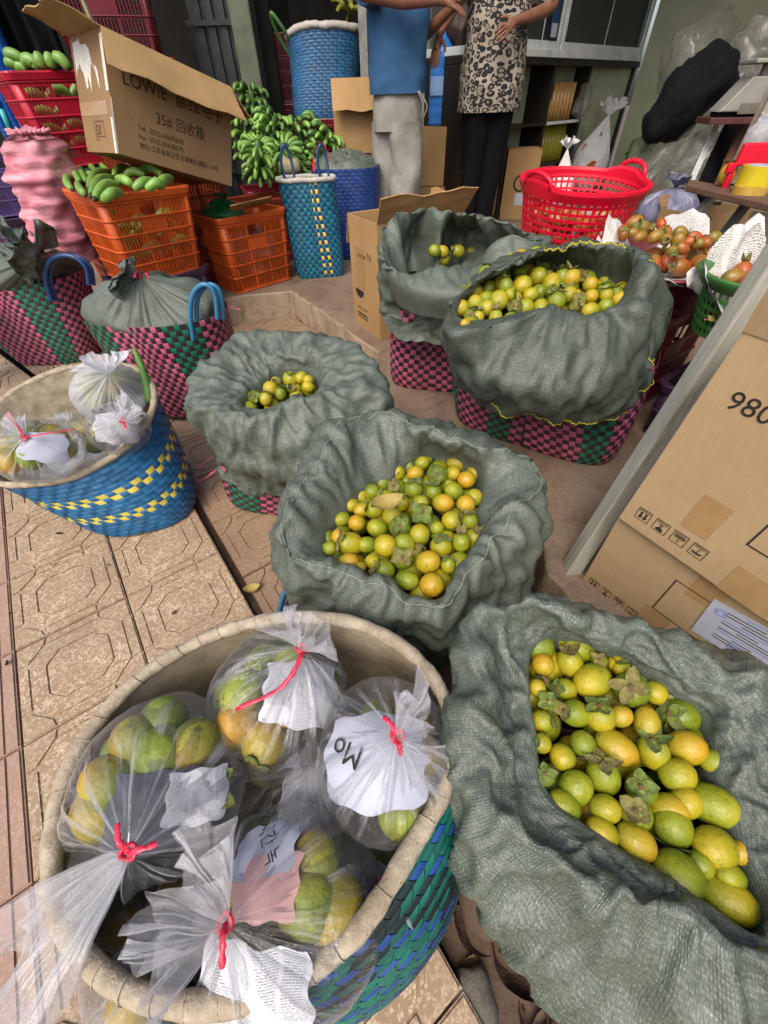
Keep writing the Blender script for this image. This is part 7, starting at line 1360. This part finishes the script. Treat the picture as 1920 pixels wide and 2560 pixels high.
# woman in the leopard print shirt --------------------------------------------------------
YW = 4.55; hip = aty(1062, 175, YW); O = Vector((hip.x, YW, FLOOR)); wom = thing('person', 'person in a leopard print shirt and black trousers with one hand on the belly', 'person', O)
hp = L_(hip); k = Sk(); pel = k.add(hp, (.13, .11)); sp1 = k.add(hp + Vector((0, 0, .2)), (.12, .1), pel); ch = k.add(hp + Vector((0, 0, .40)), (.14, .11), sp1); nk0 = k.add(hp + Vector((0, 0, .52)), (.06, .06), ch); nk = k.add(hp + Vector((0, 0, .60)), (.045, .048), nk0)
for s_ in (-1, 1):
    h_ = k.add(hp + Vector((s_ * .08, 0, -.1)), .08, pel); k.chain(h_, [(hp + Vector((s_ * .08, -.01, -.48)), .052), (Vector((hp.x + s_ * .085 - .02, 0, .08)), .036), (Vector((hp.x + s_ * .1 - .03, -.13, .03)), .03)])
el = aty(1200, 18, YW - .05); wr = aty(1112, 45, YW - .24)
a = k.add(hp + Vector((.17, 0, .46)), .055, ch); w_i = k.chain(a, [(L_(el) + Vector((0, 0, .015)), .044), (L_(el).lerp(L_(wr), .5), .038), (L_(wr), .027)]); k.hand(w_i, L_(aty(1085, 70, YW - .28)) - L_(wr), Vector((-.3, .9, -.3)), 1.0, .35, -1)
el = aty(995, -5, YW - .12); wr = aty(949, 72, YW - .30)
a = k.add(hp + Vector((-.17, 0, .46)), .055, ch); w_i = k.chain(a, [(L_(el) + Vector((-.0, 0, .05)), .043), (L_(el).lerp(L_(wr), .5), .037), (L_(wr), .026)]); k.hand(w_i, L_(aty(938, 130, YW - .32)) - L_(wr), Vector((.5, .6, 0)), 1.05, .12)
skinned('body', k.p, k.e, k.r, M_SKIN, wom, pel); head(wom, hp + Vector((0, -.02, .72)), Vector((-.7, -.6, -.1)), M_HAIR)
garment('shirt', [(hp + Vector((.0, 0, -.17)), .235, .175, 2.4, 0), (hp + Vector((0, 0, .02)), .235, .17, 2.4, 0), (hp + Vector((0, 0, .22)), .215, .16, 2.4, 0), (hp + Vector((0, 0, .40)), .225, .15, 2.4, 0), (hp + Vector((0, 0, .5)), .17, .12, 2.3, 0), (hp + Vector((0, 0, .56)), .07, .065, 2, 0)], M_LEOP, wom, .014, 13)
for a_, b_ in ((hp + Vector((.18, 0, .46)), L_(aty(1200, 18, YW - .05)) + Vector((0, 0, .05))), (hp + Vector((-.18, 0, .46)), L_(aty(995, -5, YW - .12)) + Vector((0, 0, .08)))):
    d = b_ - a_; bb = MB(); bb.tube([a_ - d * .15, a_, a_ + d * .4, a_ + d * .85], [.07, .08, .085, .09], 14, cap=False); o = bb.obj('sleeve', M_LEOP, wom, smooth=True); lay = o.data.uv_layers.new(name='UVMap')
    for lp in o.data.loops: vv = o.data.vertices[lp.vertex_index].co; lay.data[lp.index].uv = (vv.x + vv.y, vv.z)
for s_ in (-1, 1): garment('trouser_leg', [(hp + Vector((s_ * .075, 0, .0)), .125, .13, 2.3, 0), (hp + Vector((s_ * .085, 0, -.2)), .11, .12, 2.3, 0), (hp + Vector((s_ * .08, 0, -.5)), .085, .09, 2.2, 0), (Vector((hp.x + s_ * .08 - .02, 0, .12)), .075, .08, 2.2, 0), (Vector((hp.x + s_ * .08 - .02, 0, .06)), .075, .08, 2.2, 0)], M_BLACK, wom, .008, 17 + s_)
for s_ in (-1, 1): b = MB(); x = hp.x + s_ * .09 - .02; b.tube([(x, .08, .03), (x, 0, .04), (x - .01, -.12, .03), (x - .01, -.17, .022)], [.03, .04, .038, .018], 10); b.obj('sandal', pm('sandal', '#8a6a55', '#7a5c48', .6) if s_ < 0 else bpy.data.materials['sandal'], wom, smooth=True)
# water jug on cartons -----------------------------------------------------------------
YJ = 4.95; j0 = aty(948, 272, YJ); j1 = aty(955, 60, YJ); tj = thing('water_jug', 'big blue plastic water jug standing on cartons behind the man', 'water jug', (j0.x, YJ, j0.z)); hJ = j1.z - j0.z
pr = [(.0, 0), (.12, 0), (.135, .02)]
for q in range(5): z = .05 + q * .12; pr += [(.137, z), (.130, z + .025), (.137, z + .05)]
pr = [(r, min(z, .62)) for r, z in pr] + [(.137, .64), (.125, .72), (.07, .80), (.034, .84), (.032, .90)]; sc_ = hJ / .9
v, f = grid([[(r * sc_ * 1.15 * math.cos(2 * math.pi * k_ / 40), r * sc_ * 1.15 * math.sin(2 * math.pi * k_ / 40), z * sc_) for k_ in range(40)] for r, z in pr], True); obj('bottle', v, f, M_JUG, tj, smooth=True); v, f = annulus(.0, .036 * sc_ * 1.15, .05 * sc_); obj('cap', v, f, P_BLUET2, tj, loc=(0, 0, .88 * sc_), smooth=True)
M_LAB = pm('jug_label', '#7f9fc9', '#6f8fbd', .5, 10, .1); rows = [[(.139 * sc_ * 1.15 * math.cos(R_(a_)), .139 * sc_ * 1.15 * math.sin(R_(a_)), z * sc_) for a_ in range(200, 345, 6)] for z in (.30, .33, .36, .42, .48)]; v, f = grid(rows); obj('label', v, f, M_LAB, tj, smooth=True)
rows = [[(.1405 * sc_ * 1.15 * math.cos(R_(a_)), .1405 * sc_ * 1.15 * math.sin(R_(a_)), z * sc_) for a_ in range(200, 345, 6)] for z in (.28, .305)]; v, f = grid(rows); obj('label_band', v, f, P_BLUET2, tj, smooth=True)
text('bwa', .075 * sc_, pm('jug_red', '#b0303c', '#a02834', .5), tj, Matrix.Translation((.035, -.1625 * sc_, .37 * sc_)) @ Matrix.Rotation(R_(12), 4, 'Z') @ Matrix.Rotation(R_(90), 4, 'X'))
carton('carton', 'brown carton directly under the water jug', (j0.x - .17, YJ - .15, j0.z - .40), (0, 0, 0), .36, .34, .395, M_CARD, closed=True); carton('carton', 'brown carton on the floor under the jug cartons', (j0.x - .20, YJ - .18, FLOOR), (0, 0, R_(3)), .42, .36, j0.z - .41 - FLOOR, M_CARD, closed=True)
# flapped carton behind the man
p = aty(727, 333, 4.4); tt_ = carton('carton', 'brown carton with a raised front flap next to the man in blue', (p.x, 4.4, p.z), (0, 0, R_(3)), .42, .36, aty(727, 227, 4.4).z - p.z + .14, M_CARD, [('f', 150, .20)])
q = aty(845, 390, 4.45); b = MB(); b.box((p.x - .05, 4.42, FLOOR), (p.x + .45, 4.8, p.z - .002)); tag(bevel(b.obj('wooden_box', M_WOOD), .01), 'dark wooden box under the flapped carton', 'box')
for (x, y, w_, h_, lab) in ((1115, 440, .32, .55, 'tall brown carton with black print behind the person in leopard'), (985, 400, .30, .42, 'taped brown carton behind the man in grey trousers'), (1040, 330, .4, .75, 'dim grey brown carton between the two people')):
    p = aty(x, y, 5.2); c3 = carton('carton', lab, (p.x - w_ / 2, 5.2, FLOOR), (0, 0, R_(-8)), w_, .3, h_, M_CARDD if h_ > .6 else M_CARD, closed=True)
    if h_ == .55: b = MB(); b.tube([(w_ * .5 + .06 * math.cos(a), -.002, .30 + .06 * math.sin(a)) for a in np.linspace(0, 6.28, 30)[:-1]], .008, 5, closed=True); b.obj('printed_ring', M_INK, c3); patch(c3, w_ * .4, .12, w_ * .8, .22, M_PAPER, 'label')
# ------------------------------------------------------------------ litter, leaves, rocks, lettering
rl = random.Random(21)
def leaf_mesh(name, mat, L_=1., curl=.25, seed=0):
    rg = random.Random(seed); rows = []
    for i in range(9):
        t = i / 8; w_ = .30 * math.sin(math.pi * min(1, t * .95 + .04)) ** .75 * L_; row = []
        for s_ in (-1, -.5, 0, .5, 1): row.append((t * L_ - L_ / 2, s_ * w_, curl * (abs(s_) ** 1.6 * .5 + (t - .5) ** 2 * 1.4) * L_ + rg.uniform(-.02, .02)))
        rows.append(row)
    v, f = grid(rows); return mesh(name, v, f, mat, True)
LM = [leaf_mesh('leaf', m_, 1., c_, k) for k, (m_, c_) in enumerate(((M_LEAFD, .3), (M_LEAFD, .6), (M_LEAFY, .35), (M_LEAFD, -.4), (pm('leaf_grey', '#54483c', '#6d5f4e', .8, 25, .5), .45)))]
for k in range(46):
    x, y = rl.uniform(1010, 1250), rl.uniform(1880, 2240); p = at(x, y, LOW - .035 + .02 * rl.random())
    if k % 3 == 0: p = un(rl.uniform(-.35, .55), rl.uniform(.07, .75), LOW - .035)
    o = link('dry_leaf', LM[rl.randrange(5)], None, p, (rl.uniform(-.5, .5), rl.uniform(-.5, .5), rl.uniform(0, 6)), rl.uniform(.06, .11)); tag(o, 'dry curled leaf in the gutter beside the plaid basket', 'leaf', 'dry leaves in the gutter')
for (x, y, z, s_, m_, lab) in ((545, 1273, LOW + .006, .055, 2, 'yellow brown leaf in the gap beside the sidewalk edge'), (438, 1418, .004, .02, 0, 'tiny dry leaf on the tan sidewalk'), (835, 1092, .445, .075, 2, 'large pale leaf lying among the middle sack persimmons')):
    tag(link('fallen_leaf', LM[m_], None, at(x, y, z), (.1, .05, R_(20)), s_), lab, 'leaf')
def rock(label, p, r, seed, mat=M_ROCK):
    bm = bmesh.new(); bmesh.ops.create_icosphere(bm, subdivisions=3, radius=1.)
    for v in bm.verts: v.co *= 1 + .28 * mnoise.noise(v.co * 1.3 + Vector((seed, 0, 0))) + .12 * mnoise.noise(v.co * 3.5 + Vector((0, seed, 0)))
    me = bpy.data.meshes.new('rock'); bm.to_mesh(me); bm.free(); me.materials.append(mat); me.polygons.foreach_set('use_smooth', [True] * len(me.polygons)); tag(link('rock', me, None, p, (seed, seed * 2, seed), r), label, 'rock')
rock('grey stone block at the foot of the plaid basket', at(1020, 2190, -.04), (.05, .06, .035), 3.); rock('brown clod of soil beside the stone', at(1040, 1960, -.02), (.05, .05, .035), 5., M_DIRT); rock('dark stone by the leaning post foot', at(1190, 1235, .0), (.05, .04, .04), 7.); rock('rough concrete lump under the step edge', at(1150, 1190, .02), (.06, .05, .05), 9., M_STEP)
for k in range(26):
    p = un(rl.uniform(-.3, 1.5), rl.uniform(.06, .78), LOW - .02); rock('small stone chip scattered in the gutter', p, rl.uniform(.006, .014), k * 1.7); bpy.context.scene.objects[-1]['group'] = 'stone chips in the gutter' if False else 'stone chips in the gutter'
for o in sc.objects:
    if o.get('label') == 'small stone chip scattered in the gutter': o['group'] = 'stone chips in the gutter'
b = MB()                                         # soil heaped along the sidewalk edge
rows = []
for i in range(60):
    u_ = -.9 + i * .06; row = []
    for j in range(9): n_ = .032 + .016 * j * (1 + .3 * mnoise.noise(Vector((u_ * 5, j, 0)))); row.append(un(u_, n_ + (.4 * j * .1 if u_ < .6 else 0), LOW - .035 + .03 * math.exp(-j * .35) * (1 + mnoise.noise(Vector((u_ * 11, j * .5, 2)))) + .008 * mnoise.noise(Vector((u_ * 30, j * 2., 5)))))
    rows.append(row)
v, f = grid(rows); tag(obj('soil', v, f, M_DIRT, smooth=True), 'loose brown soil along the sidewalk edge', None, kind='stuff')
# letters on the newspapers in the bags
def letters(s, size, c, R3, dx_, dy_, z, up, host, mat=M_INK):
    c = Vector(c); d = (at(dx_, dy_, z) - c).normalized(); r_ = 1 / math.sqrt((d.x / R3[0]) ** 2 + (d.y / R3[1]) ** 2 + (d.z / R3[2]) ** 2); p = c + d * r_ * 1.0
    y = Vector(up) - d * Vector(up).dot(d); y.normalize(); x = y.cross(d); ho = [o for o in sc.objects if o.get('label') == host][0]
    text(s, size, mat, ho, Matrix.Translation(p - ho.location) @ Matrix((x, y, d)).transposed().to_4x4(), align='CENTER')
letters('Mo', .038, BAG3, (.100, .108, .095), 760, 1605, .47, -CU, 'white newspaper with bold letters inside the ruffled bag')
letters('6시간 녹', .022, BAG4, (.118, .108, .098), 560, 1805, .45, CU, 'white newspaper border inside the spiky topped bag')
for k in range(30):
    u_, n_ = (rl.uniform(.7, 2.9), rl.uniform(.08, 1.1)) if k % 2 else (rl.uniform(-.2, 2.2), rl.uniform(-.7, .0))
    o = link('leaf_crumb', LM[rl.randrange(5)], None, un(u_, n_, (LOW if n_ > .05 else 0) + .004), (rl.uniform(-.3, .3), rl.uniform(-.3, .3), rl.uniform(0, 6)), rl.uniform(.008, .022)); tag(o, 'tiny dry leaf crumb scattered on the paving', 'leaf', 'leaf crumbs on the paving')
